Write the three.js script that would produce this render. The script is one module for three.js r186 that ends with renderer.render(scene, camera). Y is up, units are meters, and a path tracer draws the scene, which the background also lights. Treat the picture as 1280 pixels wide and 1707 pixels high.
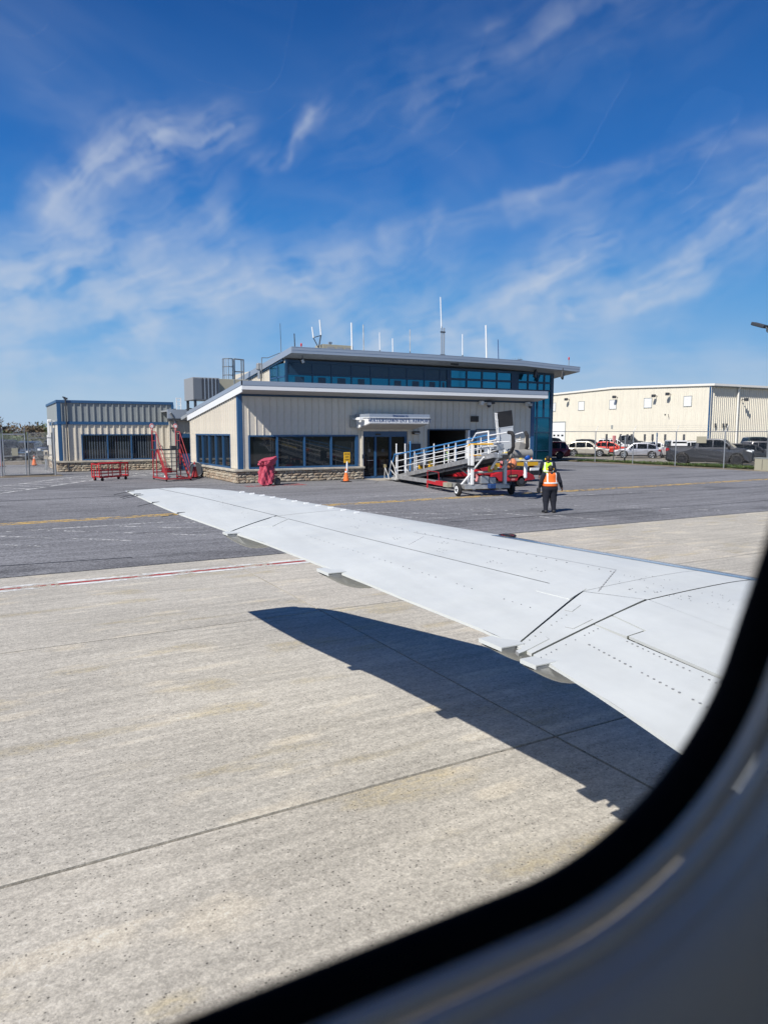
import * as THREE from 'three';
import { mergeGeometries } from 'three/addons/utils/BufferGeometryUtils.js';
import { RoundedBoxGeometry } from 'three/addons/geometries/RoundedBoxGeometry.js';
import { TextGeometry } from 'three/addons/geometries/TextGeometry.js';
import { FontLoader } from 'three/addons/loaders/FontLoader.js';
import { Brush, Evaluator, SUBTRACTION } from 'three-bvh-csg';

// ---------------------------------------------------------------- camera, sky, sun, exposure
const scene = new THREE.Scene();
const EYE = new THREE.Vector3(0, 2.7, 0), YAW = 29.05 * Math.PI / 180, PITCH = 6.44 * Math.PI / 180;
const camera = new THREE.PerspectiveCamera(71.62, 767 / 1024, 0.02, 4000);
camera.position.copy(EYE);
camera.lookAt(EYE.x + Math.sin(YAW) * Math.cos(PITCH), EYE.y - Math.sin(PITCH), EYE.z - Math.cos(YAW) * Math.cos(PITCH));
camera.focus = 12; camera.userData.fStop = 7;
const renderer = new THREE.WebGLRenderer({ antialias: true });
renderer.setSize(767, 1024);
renderer.toneMapping = THREE.LinearToneMapping;
renderer.toneMappingExposure = 1.18;
renderer.shadowMap.enabled = true;

const SUN_AZ = 25 * Math.PI / 180, SUN_EL = 44.4 * Math.PI / 180;      // shadows run towards +x and a little -z
const sunDir = new THREE.Vector3(-Math.cos(SUN_AZ) * Math.cos(SUN_EL), Math.sin(SUN_EL), Math.sin(SUN_AZ) * Math.cos(SUN_EL));
const sun = new THREE.DirectionalLight(new THREE.Color().setRGB(1, 0.955, 0.885), 4.7);
sun.name = 'sun'; sun.position.copy(sunDir).multiplyScalar(200); sun.castShadow = true;
Object.assign(sun.shadow.camera, { left: -110, right: 110, top: 110, bottom: -110, near: 1, far: 600 });
sun.shadow.mapSize.set(4096, 4096);
scene.add(sun, sun.target);

// ---------------------------------------------------------------- noise
function rng(seed) { let a = seed >>> 0; return () => { a = (a + 0x6d2b79f5) | 0; let t = Math.imul(a ^ (a >>> 15), 1 | a); t = (t + Math.imul(t ^ (t >>> 7), 61 | t)) ^ t; return ((t ^ (t >>> 14)) >>> 0) / 4294967296; }; }
function hash2(x, y, s) { let h = Math.imul(x, 374761393) + Math.imul(y, 668265263) + Math.imul(s, 1274126177); h = Math.imul(h ^ (h >>> 13), 1274126177); h ^= h >>> 16; return (h >>> 0) / 4294967296; }
// value noise; px, py > 0 make it tile with that period
function vn(x, y, s = 0, px = 0, py = 0) {
  const ix = Math.floor(x), iy = Math.floor(y), fx = x - ix, fy = y - iy, u = fx * fx * (3 - 2 * fx), v = fy * fy * (3 - 2 * fy);
  const wx = (n) => (px ? ((n % px) + px) % px : n), wy = (n) => (py ? ((n % py) + py) % py : n);
  const x0 = wx(ix), x1 = wx(ix + 1), y0 = wy(iy), y1 = wy(iy + 1);
  const a = hash2(x0, y0, s), b = hash2(x1, y0, s), c = hash2(x0, y1, s), d = hash2(x1, y1, s);
  return a + (b - a) * u + (c - a) * v + (a - b - c + d) * u * v;
}
function fbm(x, y, oct, s = 0, px = 0, py = 0) {
  let sum = 0, amp = 0.5, tot = 0;
  for (let i = 0; i < oct; i++) { sum += amp * vn(x, y, s + i * 17, px, py); tot += amp; x *= 2; y *= 2; px *= 2; py *= 2; amp *= 0.5; }
  return sum / tot;
}
const clamp = (x, a = 0, b = 1) => Math.min(b, Math.max(a, x)), mix = (a, b, t) => a + (b - a) * t, sstep = (a, b, x) => { const t = clamp((x - a) / (b - a)); return t * t * (3 - 2 * t); };
const lin = (c) => (c <= 0.04045 ? c / 12.92 : ((c + 0.055) / 1.055) ** 2.4);

// ---------------------------------------------------------------- sky: clear spring air with cirrus
{
  const W = 4096, H = 2048, data = new Float32Array(W * H * 4), D = 180 / Math.PI;
  const stops = [[0, 176, 198, 221], [2.5, 164, 194, 221], [6, 124, 175, 222], [10, 92, 156, 216], [14, 64, 134, 206], [19, 46, 112, 188], [29, 33, 86, 156], [50, 24, 66, 128], [90, 19, 54, 108]].map(([e, r, g, b]) => [e, lin(r / 255), lin(g / 255), lin(b / 255)]);
  // streaks of cirrus: azimuth (degrees right of the view direction), elevation, then half width in degrees and density
  const pix = (x, y) => { const u = (x - 640) / 1183, v = (853.5 - y) / 1183, cp = Math.cos(PITCH), sp = Math.sin(PITCH), up = v * cp - sp, fw = v * sp + cp; return [Math.atan2(u, fw) * D, Math.atan2(up, Math.hypot(u, fw)) * D]; };
  const S = [
    [[90, 350], [135, 300], [180, 262], [228, 238], 1.25, 0.62], [[235, 275], [285, 228], [375, 218], 1.1, 0.55], [[20, 500], [110, 440], [150, 350], 2.2, 0.22],
    [[-60, 470], [50, 448], [150, 412], 2.2, 0.62], [[-60, 500], [90, 488], [200, 500], 1.5, 0.3], [[160, 480], [235, 445], [295, 385], [360, 355], 1.5, 0.3],
    [[215, 530], [300, 508], [400, 468], 1.5, 0.42], [[-60, 575], [120, 545], [330, 500], 2.2, 0.3], [[-50, 640], [250, 610], [420, 640], 1.7, 0.26],
    [[455, 468], [515, 495], [552, 485], [560, 448], 1.2, 0.5], [[420, 440], [560, 420], [650, 440], 1.6, 0.2], [[435, 278], [490, 252], [506, 215], [528, 165], 0.6, 0.36],
    [[560, 560], [740, 545], [870, 495], [925, 452], [980, 400], 1.6, 0.5], [[800, 555], [950, 512], [1080, 476], [1160, 458], 1.0, 0.46], [[1150, 445], [1210, 395], [1300, 325], 2.0, 0.34],
    [[846, 350], [885, 340], 0.65, 0.34], [[640, 405], [850, 352], [1010, 300], [1300, 205], 0.6, 0.14], [[590, 215], [750, 130], [960, 45], [1150, -40], 3.2, 0.10],
    [[640, 585], [860, 575], [1010, 545], 1.2, 0.28], [[880, 615], [1080, 600], [1330, 615], 1.2, 0.26], [[640, 395], [700, 378], [738, 362], 0.4, 0.2], [[238, 558], [278, 570], 0.5, 0.28],
    [[940, 540], [1040, 525], [1130, 530], 0.8, 0.2], [[700, 490], [760, 440], [740, 400], 1.3, 0.14], [[430, 640], [700, 600], [900, 590], 1.4, 0.22], [[180, 170], [120, 190], [60, 160], 1.2, 0.06], [[-80, 560], [120, 440], [340, 320], 3.4, 0.09], [[120, 560], [300, 470], [420, 440], 3.0, 0.10], [[400, 560], [560, 470], [700, 430], 2.8, 0.19], [[640, 580], [900, 490], [1120, 390], [1300, 320], 3.2, 0.17], [[-60, 640], [300, 590], [700, 610], 2.2, 0.17], [[560, 650], [900, 630], [1300, 640], 2.0, 0.16],
  ].map((a) => { const d = a.pop(), w = a.pop(); const p = a.map(([x, y]) => pix(x, y)), q = p[p.length - 1], L = Math.hypot(q[0] - p[0][0], q[1] - p[0][1]); return { p, w, d, tx: (q[0] - p[0][0]) / L, ty: (q[1] - p[0][1]) / L }; });
  // thin fibres within each bank of cirrus
  { const r = rng(808); for (const [cx, cy, ux, uy, len, spread, n, d] of [[150, 290, 1, -0.8, 130, 55, 15, 0.22], [310, 235, 1, -0.25, 110, 26, 11, 0.22], [60, 450, 1, -0.22, 170, 50, 13, 0.2], [270, 440, 1, -0.55, 190, 60, 15, 0.14], [320, 505, 1, -0.24, 200, 34, 11, 0.16], [520, 475, 1, -0.35, 120, 45, 13, 0.18], [500, 215, 0.3, -1, 90, 14, 6, 0.14], [900, 470, 1, -0.62, 190, 45, 15, 0.17], [1020, 498, 1, -0.3, 220, 32, 13, 0.19], [1220, 385, 1, -0.75, 150, 45, 12, 0.15], [700, 560, 1, -0.12, 260, 30, 10, 0.14], [860, 90, 1, -0.55, 330, 70, 12, 0.06], [1010, 300, 1, -0.36, 360, 26, 8, 0.07], [180, 560, 1, -0.12, 260, 36, 10, 0.13]]) for (let i = 0; i < n; i++) { const L = Math.hypot(ux, uy), dx = ux / L, dy = uy / L, o = (r() + r() - 1) * spread, t = (r() - 0.5) * len, l = len * (0.25 + 0.5 * r()), x = cx + dx * t - dy * o, y = cy + dy * t + dx * o, b = (r() - 0.5) * 0.35, c = [[x - dx * l / 2, y - dy * l / 2], [x + b * l * 0.12, y + b * l * 0.12], [x + dx * l / 2, y + dy * l / 2]].map(([a, e]) => pix(a, e)), q = c[2], LL = Math.hypot(q[0] - c[0][0], q[1] - c[0][1]); S.push({ p: c, w: 0.13 + 0.32 * r() ** 1.5, d: d * (0.7 + 1.3 * r()), tx: (q[0] - c[0][0]) / LL, ty: (q[1] - c[0][1]) / LL }); } }
  for (const st of S) { const m = 3.2 * st.w; st.x0 = Math.min(...st.p.map((q) => q[0])) - m; st.x1 = Math.max(...st.p.map((q) => q[0])) + m; st.y0 = Math.min(...st.p.map((q) => q[1])) - m; st.y1 = Math.max(...st.p.map((q) => q[1])) + m; }
  const base = (e) => { let i = 1; while (i < stops.length - 1 && stops[i][0] < e) i++; const a = stops[i - 1], b = stops[i], t = clamp((e - a[0]) / (b[0] - a[0])); return [1, 2, 3].map((k) => mix(a[k], b[k], t)); };
  for (let row = 0; row < H; row++) {
    const el = ((row + 0.5) / H - 0.5) * 180, e = Math.max(el, 0), c = base(e), y = Math.sin(e / D);
    for (let col = 0; col < W; col++) {
      const az = ((col + 0.5) / W - 0.5) * 360, o = (row * W + col) * 4;
      let cover = 0;
      if (el > -0.2 && el < 80) {
        const ca = Math.cos(az / D) * Math.cos(e / D), sa = Math.sin(az / D) * Math.cos(e / D), k = 1 / (y + 0.12);
        const X = ca * k, Z = sa * k;
        // thin veils drifting everywhere, drawn out along one wind direction
        const wx = X * 0.83 - Z * 0.55, wz = X * 0.55 + Z * 0.83;
        const bend = fbm(wx * 0.7, wz * 0.7, 3, 5) - 0.5;
        const veil = fbm(wx * 0.8 + bend * 1.5, wz * 2.6 + bend * 3, 4, 40);
        cover = veil > 0.52 ? sstep(0.52, 0.85, veil) * (0.12 + 0.36 * fbm(wx * 5 + bend * 6, wz * 19 + bend * 9, 3, 90)) * 0.75 : 0;
        // azimuth measured to the right of the view: the view is at -90 + yaw degrees in this map
        let rel = az + 90 - YAW * D; rel = ((rel + 540) % 360) - 180;
        if (Math.abs(rel) < 48 && el < 42) {
          const qx = rel + (fbm(rel * 0.22, e * 0.22, 4, 11) - 0.5) * 2.2 + (fbm(rel * 0.9, e * 0.9, 3, 14) - 0.5) * 0.5, qy = e + (fbm(rel * 0.22, e * 0.25, 4, 23) - 0.5) * 1.7 + (fbm(rel * 0.9, e * 0.9, 3, 29) - 0.5) * 0.4;
          let s = 0;
          const wob = (fbm(qx * 0.14, qy * 0.14, 3, 71) - 0.5) * 1.1, puff = fbm(qx * 0.4, qy * 0.5, 5, 77);
          for (const st of S) {
            if (qx < st.x0 || qx > st.x1 || qy < st.y0 || qy > st.y1) continue;
            let best = 1e9;
            for (let i = 1; i < st.p.length; i++) {
              const ax = st.p[i - 1][0], ay = st.p[i - 1][1], dx = st.p[i][0] - ax, dy = st.p[i][1] - ay, L2 = dx * dx + dy * dy, t = clamp(((qx - ax) * dx + (qy - ay) * dy) / L2);
              const d2 = (qx - ax - dx * t) ** 2 + (qy - ay - dy * t) ** 2;
              if (d2 < best) best = d2;
            }
            const d = Math.sqrt(best) / st.w;
            if (d > 3.2) continue;
            const along = qx * st.tx + qy * st.ty, across = -qx * st.ty + qy * st.tx;
            const fib = fbm(along * 0.13 + 7, (across + wob) * 1.05, st.w < 0.5 ? 3 : 5, 61 + Math.round(st.w * 10)), hair = st.w < 0.5 ? 0.5 : fbm(along * 0.35 + 3, (across + wob) * 4.2, 3, 131);
            s += st.d * Math.exp(-d * d * 0.62) * clamp(0.55 + 1.5 * (fib - 0.5) + 0.5 * (hair - 0.5) + 1.5 * (puff - 0.5), 0, 1.5);
          }
          cover = 1 - (1 - cover * 0.3) * (1 - 0.86 * (1 - Math.exp(-0.95 * s)));
        }
        cover *= sstep(-0.2, 2.5, el);
      }
      const white = [0.60, 0.655, 0.745];
      for (let i = 0; i < 3; i++) data[o + i] = mix(c[i], Math.max(white[i], c[i]), cover) * 0.86;
      data[o + 3] = 1;
    }
  }
  const t = new THREE.DataTexture(data, W, H, THREE.RGBAFormat, THREE.FloatType);
  t.mapping = THREE.EquirectangularReflectionMapping; t.magFilter = t.minFilter = THREE.LinearFilter; t.needsUpdate = true;
  scene.background = t; scene.environment = t;
}

// ---------------------------------------------------------------- textures
function tex(n, f, { srgb = false, rep = [1, 1], m = n } = {}) {
  const d = new Uint8Array(n * m * 4);
  for (let y = 0; y < m; y++) for (let x = 0; x < n; x++) {
    const v = f(x / n, y / m), o = (y * n + x) * 4;
    if (typeof v === 'number') d[o] = d[o + 1] = d[o + 2] = clamp(v) * 255; else { d[o] = clamp(v[0]) * 255; d[o + 1] = clamp(v[1]) * 255; d[o + 2] = clamp(v[2]) * 255; }
    d[o + 3] = 255;
  }
  const t = new THREE.DataTexture(d, n, m); t.wrapS = t.wrapT = THREE.RepeatWrapping; t.magFilter = THREE.LinearFilter; t.minFilter = THREE.LinearMipmapLinearFilter; t.generateMipmaps = true;
  if (srgb) t.colorSpace = THREE.SRGBColorSpace;
  t.repeat.set(...rep); t.needsUpdate = true;
  return t;
}
// broom-finished, weathered concrete; 10.18 m a tile
const concreteRGB = (u, v) => {
  const streak = fbm(u * 10, v * 150, 4, 3, 10, 150), blot = fbm(u * 7, v * 9, 5, 9, 7, 9), fine = fbm(u * 260, v * 420, 2, 21, 260, 420), g1 = hash2(Math.floor(u * 2048), Math.floor(v * 2048), 5), g2 = hash2(Math.floor(u * 1024), Math.floor(v * 1024), 8);
  const wear = sstep(0.60, 0.78, fbm(u * 14, v * 40, 4, 51, 14, 40)), rust = sstep(0.62, 0.8, fbm(u * 9, v * 26, 5, 71, 9, 26)) * fine;
  let l = 0.86 + 0.15 * (streak - 0.5) + 0.10 * (blot - 0.5) + 0.15 * (fine - 0.5) + 0.15 * (vn(u * 900, v * 900, 14, 900, 900) - 0.5) + 0.12 * (g1 - 0.5) + 0.06 * wear - 0.07 * rust;
  if (g2 > 0.982) l -= 0.40 * hash2(Math.floor(u * 1024), Math.floor(v * 1024), 18); if (g2 < 0.006) l += 0.1;
  return [l * (1 + 0.03 * rust + 0.012 * wear), l * (0.985 - 0.005 * rust), l * (0.955 - 0.10 * rust - 0.02 * wear)];
};
const T = {};
T.concrete = tex(2048, concreteRGB, { rep: [1 / 10.18, 1 / 10.18], srgb: true });
T.concreteBump = tex(1024, (u, v) => 0.5 * fbm(u * 200, v * 360, 2, 21, 200, 360) + 0.3 * hash2(Math.floor(u * 1024), Math.floor(v * 1024), 5) + 0.2 * fbm(u * 14, v * 40, 3, 51, 14, 40), { rep: [1 / 6, 1 / 6] });
T.asphalt = tex(2048, (u, v) => {
  const g = hash2(Math.floor(u * 2048), Math.floor(v * 2048), 2), g3 = vn(u * 700, v * 700, 4, 700, 700), blot = fbm(u * 6, v * 8, 5, 31, 6, 8), drag = fbm(u * 8, v * 120, 4, 44, 8, 120), dark = sstep(0.6, 0.8, fbm(u * 10, v * 14, 4, 58, 10, 14));
  let l = 0.70 + 0.30 * (g - 0.5) + 0.22 * (g3 - 0.5) + 0.16 * (blot - 0.5) + 0.20 * (drag - 0.5) - 0.10 * dark;
  return [l * 0.985, l * 0.99, l * 1.01];
}, { rep: [1 / 24, 1 / 24], srgb: true });
T.asphaltBump = tex(512, (u, v) => 0.6 * hash2(Math.floor(u * 512), Math.floor(v * 512), 2) + 0.4 * vn(u * 170, v * 170, 4, 170, 170), { rep: [1 / 5, 1 / 5] });
T.wear = tex(512, (u, v) => sstep(0.30, 0.62, 0.55 * fbm(u * 10, v * 10, 5, 12, 10, 10) + 0.45 * fbm(u * 60, v * 60, 3, 19, 60, 60)), { rep: [1 / 4, 1 / 4] });
T.wearHard = tex(512, (u, v) => sstep(0.45, 0.66, 0.5 * fbm(u * 10, v * 10, 5, 112, 10, 10) + 0.5 * fbm(u * 60, v * 60, 3, 119, 60, 60)), { rep: [1 / 4, 1 / 4] });
T.grain = tex(512, (u, v) => 0.86 + 0.28 * (fbm(u * 12, v * 12, 5, 7, 12, 12) - 0.5) + 0.10 * (hash2(Math.floor(u * 512), Math.floor(v * 512), 3) - 0.5), { rep: [0.5, 0.5], srgb: true });
T.wingDirt = tex(1024, (u, v) => { const a = fbm(u * 5, v * 7, 4, 33, 5, 7), b = fbm(u * 40, v * 6, 4, 39, 40, 6), c = fbm(u * 80, v * 80, 2, 47, 80, 80), l = 0.955 + 0.06 * (a - 0.5) + 0.05 * (b - 0.5) + 0.02 * (c - 0.5); return [l, l, l * 0.995]; }, { rep: [0.25, 0.25], srgb: true });
T.wingRough = tex(512, (u, v) => 0.42 + 0.3 * fbm(u * 6, v * 20, 4, 35, 6, 20), { rep: [0.4, 0.4] });
T.stone = tex(512, (u, v) => { const a = fbm(u * 8, v * 8, 5, 61, 8, 8), b = fbm(u * 50, v * 50, 3, 66, 50, 50), l = 0.78 + 0.35 * (a - 0.5) + 0.3 * (b - 0.5); return [l, l * 0.985, l * 0.95]; }, { rep: [1, 1], srgb: true });
T.stoneBump = tex(512, (u, v) => fbm(u * 14, v * 14, 5, 62, 14, 14), { rep: [1, 1] });
T.plastic = tex(512, (u, v) => 0.5 * hash2(Math.floor(u * 512), Math.floor(v * 512), 6) + 0.5 * vn(u * 200, v * 200, 8, 200, 200), { rep: [12, 12] });
T.panelDirt = tex(512, (u, v) => { const a = fbm(u * 10, v * 2, 4, 81, 10, 2), b = fbm(u * 30, v * 30, 3, 83, 30, 30), l = 0.94 + 0.09 * (a - 0.5) + 0.05 * (b - 0.5); return [l, l * 0.995, l * 0.985]; }, { rep: [0.35, 0.35], srgb: true });
T.dirt = tex(512, (u, v) => { const a = fbm(u * 8, v * 8, 5, 91, 8, 8), g = hash2(Math.floor(u * 512), Math.floor(v * 512), 9), l = 0.8 + 0.4 * (a - 0.5) + 0.3 * (g - 0.5); return [l, l * 0.97, l * 0.92]; }, { rep: [0.2, 0.2], srgb: true });

// ---------------------------------------------------------------- materials
function mat(c, o = {}) {
  const { rough = 0.6, metal = 0, ...r } = o, color = typeof c === 'number' ? new THREE.Color(c) : new THREE.Color().setRGB(...c);
  return new THREE.MeshPhysicalMaterial({ color, roughness: rough, metalness: metal, ...r });
}
const M = {
  asphalt: mat([0.43, 0.425, 0.425], { rough: 0.93, map: T.asphalt, bumpMap: T.asphaltBump, bumpScale: 0.006 }),
  tar: mat([0.02, 0.02, 0.022], { rough: 0.6 }),
  dirt: mat([0.30, 0.26, 0.2], { rough: 1, map: T.dirt }), soil: mat([0.16, 0.14, 0.085], { rough: 1, map: T.dirt }), gravel: mat([0.40, 0.385, 0.35], { rough: 1, map: T.dirt }),
  field: mat([0.10, 0.12, 0.045], { rough: 1, map: T.dirt }),
  joint: mat([0.05, 0.047, 0.042], { rough: 0.95 }),
  pad: mat([0.55, 0.51, 0.45], { rough: 0.95, map: T.concrete }),
  wing: mat([0.65, 0.678, 0.675], { rough: 1, roughnessMap: T.wingRough, map: T.wingDirt }), wingGap: mat([0.30, 0.31, 0.26], { rough: 0.8 }), polished: mat([0.93, 0.93, 0.94], { rough: 0.22, metal: 1 }), rivet: mat([0.26, 0.265, 0.27], { rough: 0.6 }),
  whitePaint: mat([0.78, 0.79, 0.78], { rough: 0.45 }), underWing: mat([0.55, 0.57, 0.59], { rough: 0.5 }),
  seal: mat([0.006, 0.007, 0.010], { rough: 1, specularIntensity: 0.1 }), trim: mat([0.72, 0.71, 0.70], { rough: 0.5, bumpMap: T.plastic, bumpScale: 0.00015 }), lining: mat([0.80, 0.80, 0.79], { rough: 0.7 }), carpet: mat([0.50, 0.50, 0.50], { rough: 1 }),
  pane: mat([1, 1, 1], { rough: 0, transmission: 1, thickness: 0, ior: 1.3, specularIntensity: 0.5 }),
  cream: mat([0.72, 0.675, 0.585], { rough: 0.55, map: T.panelDirt }), creamB: mat([0.695, 0.65, 0.565], { rough: 0.55, map: T.panelDirt }), creamC: mat([0.74, 0.69, 0.60], { rough: 0.55, map: T.panelDirt }),
  hangar: mat([0.84, 0.80, 0.69], { rough: 0.55, map: T.panelDirt }), hangarTrim: mat([0.82, 0.8, 0.74], { rough: 0.5 }),
  blue: mat([0.024, 0.088, 0.20], { rough: 0.42 }), blueDark: mat([0.012, 0.04, 0.085], { rough: 0.35 }), greyRib: mat([0.30, 0.33, 0.34], { rough: 0.5, map: T.panelDirt }), greyPanel: mat([0.34, 0.37, 0.37], { rough: 0.55, map: T.panelDirt }),
  fascia: mat([0.38, 0.43, 0.50], { rough: 0.38, metal: 0.35 }), fasciaWhite: mat([0.80, 0.81, 0.81], { rough: 0.45 }), soffit: mat([0.42, 0.41, 0.39], { rough: 0.6 }), roofing: mat([0.36, 0.39, 0.42], { rough: 0.5, map: T.panelDirt }),
  sill: mat([0.66, 0.60, 0.49], { rough: 0.8, map: T.grain }), mortar: mat([0.13, 0.115, 0.095], { rough: 1 }),
  darkGlass: mat([0.012, 0.017, 0.022], { rough: 0.03, ior: 1.55 }), tealGlass: mat([0.025, 0.20, 0.30], { rough: 0.07, metal: 0.85 }), tealDeep: mat([0.018, 0.15, 0.23], { rough: 0.1, metal: 0.8 }), spandrel: mat([0.012, 0.036, 0.07], { rough: 0.25 }), blind: mat([0.10, 0.13, 0.17], { rough: 0.8 }),
  blackGlass: mat([0.008, 0.009, 0.011], { rough: 0.05 }),
  room: mat([0.10, 0.095, 0.09], { rough: 0.9 }), doorGrey: mat([0.52, 0.55, 0.58], { rough: 0.5 }),
  galv: mat([0.45, 0.47, 0.49], { rough: 0.4, metal: 0.7 }), galvDark: mat([0.20, 0.215, 0.23], { rough: 0.5, metal: 0.5 }), alum: mat([0.72, 0.73, 0.74], { rough: 0.38, metal: 0.6, map: T.grain }), steelDark: mat([0.06, 0.065, 0.075], { rough: 0.55, metal: 0.3 }),
  red: mat([0.50, 0.018, 0.028], { rough: 0.4 }), redDeep: mat([0.33, 0.012, 0.02], { rough: 0.45 }), redStair: mat([0.34, 0.028, 0.035], { rough: 0.5 }), redCart: mat([0.50, 0.022, 0.026], { rough: 0.45 }), pinkCloth: mat([0.46, 0.062, 0.105], { rough: 0.62, sheen: 0.4, sheenColor: new THREE.Color(0.8, 0.3, 0.35) }), redPale: mat([0.6, 0.22, 0.22], { rough: 0.6 }),
  yellow: mat([0.75, 0.42, 0.02], { rough: 0.5 }), yellowPale: mat([0.72, 0.55, 0.12], { rough: 0.55 }), orange: mat([0.80, 0.17, 0.03], { rough: 0.6 }), ballOrange: mat([0.80, 0.27, 0.13], { rough: 0.5 }), white: mat([0.80, 0.81, 0.81], { rough: 0.5 }), whiteDirty: mat([0.66, 0.66, 0.64], { rough: 0.6, map: T.grain }), black: mat([0.012, 0.012, 0.014], { rough: 0.6 }), rubber: mat([0.018, 0.018, 0.02], { rough: 0.85 }), railBlue: mat([0.05, 0.23, 0.52], { rough: 0.4 }), ballBlue: mat([0.01, 0.09, 0.42], { rough: 0.5 }), grey: mat([0.28, 0.29, 0.30], { rough: 0.55 }), greyTarp: mat([0.24, 0.235, 0.225], { rough: 0.8 }), tan: mat([0.36, 0.34, 0.26], { rough: 0.7 }), brass: mat([0.36, 0.30, 0.16], { rough: 0.5 }), lampRed: mat([0.55, 0.03, 0.03], { rough: 0.3 }), ink: mat([0.02, 0.02, 0.02], { rough: 0.7 }), inkBlue: mat([0.012, 0.05, 0.17], { rough: 0.6 }), signBlue: mat([0.08, 0.27, 0.45], { rough: 0.5 }),
  lineYellow: mat([0.72, 0.46, 0.10], { rough: 0.85, alphaMap: T.wear, transparent: true }), lineWhite: mat([0.72, 0.72, 0.70], { rough: 0.85, alphaMap: T.wear, transparent: true }), lineFaint: mat([0.58, 0.58, 0.57], { rough: 0.9, alphaMap: T.wearHard, transparent: true }), lineRed: mat([0.42, 0.045, 0.05], { rough: 0.85, alphaMap: T.wear, transparent: true }), redFaint: mat([0.38, 0.10, 0.10], { rough: 0.9, alphaMap: T.wearHard, transparent: true }),
  skin: mat([0.28, 0.15, 0.10], { rough: 0.6 }), hair: mat([0.012, 0.010, 0.010], { rough: 0.7 }), navy: mat([0.010, 0.012, 0.022], { rough: 0.9 }), vestOrange: mat([0.85, 0.16, 0.02], { rough: 0.8 }), vestLime: mat([0.50, 0.78, 0.03], { rough: 0.8 }), reflective: mat([0.72, 0.70, 0.68], { rough: 0.4 }), muff: mat([0.85, 0.50, 0.02], { rough: 0.5 }),
  leaf: mat([0.09, 0.14, 0.04], { rough: 0.8 }), leafBrown: mat([0.17, 0.13, 0.085], { rough: 0.9 }), leafOlive: mat([0.13, 0.14, 0.06], { rough: 0.85 }), twig: mat([0.09, 0.07, 0.055], { rough: 0.95 }), grass: mat([0.06, 0.12, 0.022], { rough: 0.8 }),
};
const slabMats = [[0.635, 0.61, 0.56], [0.62, 0.60, 0.555], [0.65, 0.62, 0.565], [0.63, 0.605, 0.55]].map((c, i) => { const t = T.concrete.clone(), b = T.concreteBump; t.offset.set(0.31 * i, 0.17 * i); t.needsUpdate = true; return mat(c, { rough: 0.92, map: t, bumpMap: b, bumpScale: 0.0035 }); });

// ---------------------------------------------------------------- geometry helpers
const V = (x, y, z) => new THREE.Vector3(x, y, z);
function plain(g) { g = g.index ? g.toNonIndexed() : g; for (const k of Object.keys(g.attributes)) if (!['position', 'normal'].includes(k)) g.deleteAttribute(k); if (!g.attributes.normal) g.computeVertexNormals(); g.morphAttributes = {}; return g; }
function fixWinding(g) { g = plain(g); const p = g.attributes.position.array; for (let k = 0; k < p.length; k += 9) for (let c = 0; c < 3; c++) { const t = p[k + 3 + c]; p[k + 3 + c] = p[k + 6 + c]; p[k + 6 + c] = t; } g.computeVertexNormals(); return g; }
function metreUV(g) {
  const p = g.attributes.position, n = g.attributes.normal, uv = new Float32Array(p.count * 2);
  for (let i = 0; i < p.count; i += 3) {
    let ax = 0, ay = 0, az = 0;
    for (let k = 0; k < 3; k++) { ax += Math.abs(n.getX(i + k)); ay += Math.abs(n.getY(i + k)); az += Math.abs(n.getZ(i + k)); }
    for (let k = 0; k < 3; k++) { const j = i + k, x = p.getX(j), y = p.getY(j), z = p.getZ(j); const [u, v] = ay >= ax && ay >= az ? [x, -z] : ax >= az ? [z, y] : [x, y]; uv[j * 2] = u; uv[j * 2 + 1] = v; }
  }
  g.setAttribute('uv', new THREE.BufferAttribute(uv, 2));
  return g;
}
function join(list) { return metreUV(mergeGeometries([].concat(list).flat(9).map(plain), false)); }
const used = new Map();
function numbered(name) { const k = used.get(name) ?? 0; used.set(name, k + 1); return k ? `${name}_${String(k).padStart(3, '0')}` : name; }
function mesh(name, geos, m, parent = scene) {
  const o = new THREE.Mesh(geos.isBufferGeometry && geos.userData.ready ? geos : join(geos), m);
  o.name = parent === scene ? numbered(name) : name; o.castShadow = o.receiveShadow = true; parent.add(o); return o;
}
function ready(geos) { const g = join(geos); g.userData.ready = true; return g; }
function thing(name, label, category, [x, y, z] = [0, 0, 0], turn = 0, group) { const o = new THREE.Group(); o.name = numbered(name); o.position.set(x, y, z); o.rotation.y = turn; o.userData = { label, category }; if (group) o.userData.group = group; scene.add(o); return o; }
function tag(o, label, category, group) { Object.assign(o.userData, { label, category }); if (group) o.userData.group = group; return o; }
function struct(name, geos, m) { const o = mesh(name, geos, m); o.userData.kind = 'structure'; return o; }
function copy(o, pos, turn, label) { const c = o.clone(); c.name = numbered(o.name.replace(/_\d{3}$/, '')); c.userData = { ...o.userData }; if (label) c.userData.label = label; c.position.set(...pos); c.rotation.y = turn; scene.add(c); return c; }
const box = (x0, x1, y0, y1, z0, z1) => new THREE.BoxGeometry(x1 - x0, y1 - y0, z1 - z0).translate((x0 + x1) / 2, (y0 + y1) / 2, (z0 + z1) / 2);
const rbox = (x0, x1, y0, y1, z0, z1, r = 0.02, s = 2) => new RoundedBoxGeometry(x1 - x0, y1 - y0, z1 - z0, s, r).translate((x0 + x1) / 2, (y0 + y1) / 2, (z0 + z1) / 2);
function between(g, a, b) { const d = b.clone().sub(a), q = new THREE.Quaternion().setFromUnitVectors(V(0, 1, 0), d.clone().normalize()); return g.applyQuaternion(q).translate((a.x + b.x) / 2, (a.y + b.y) / 2, (a.z + b.z) / 2); }
const vec = (a) => (a.isVector3 ? a : V(...a));
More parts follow.
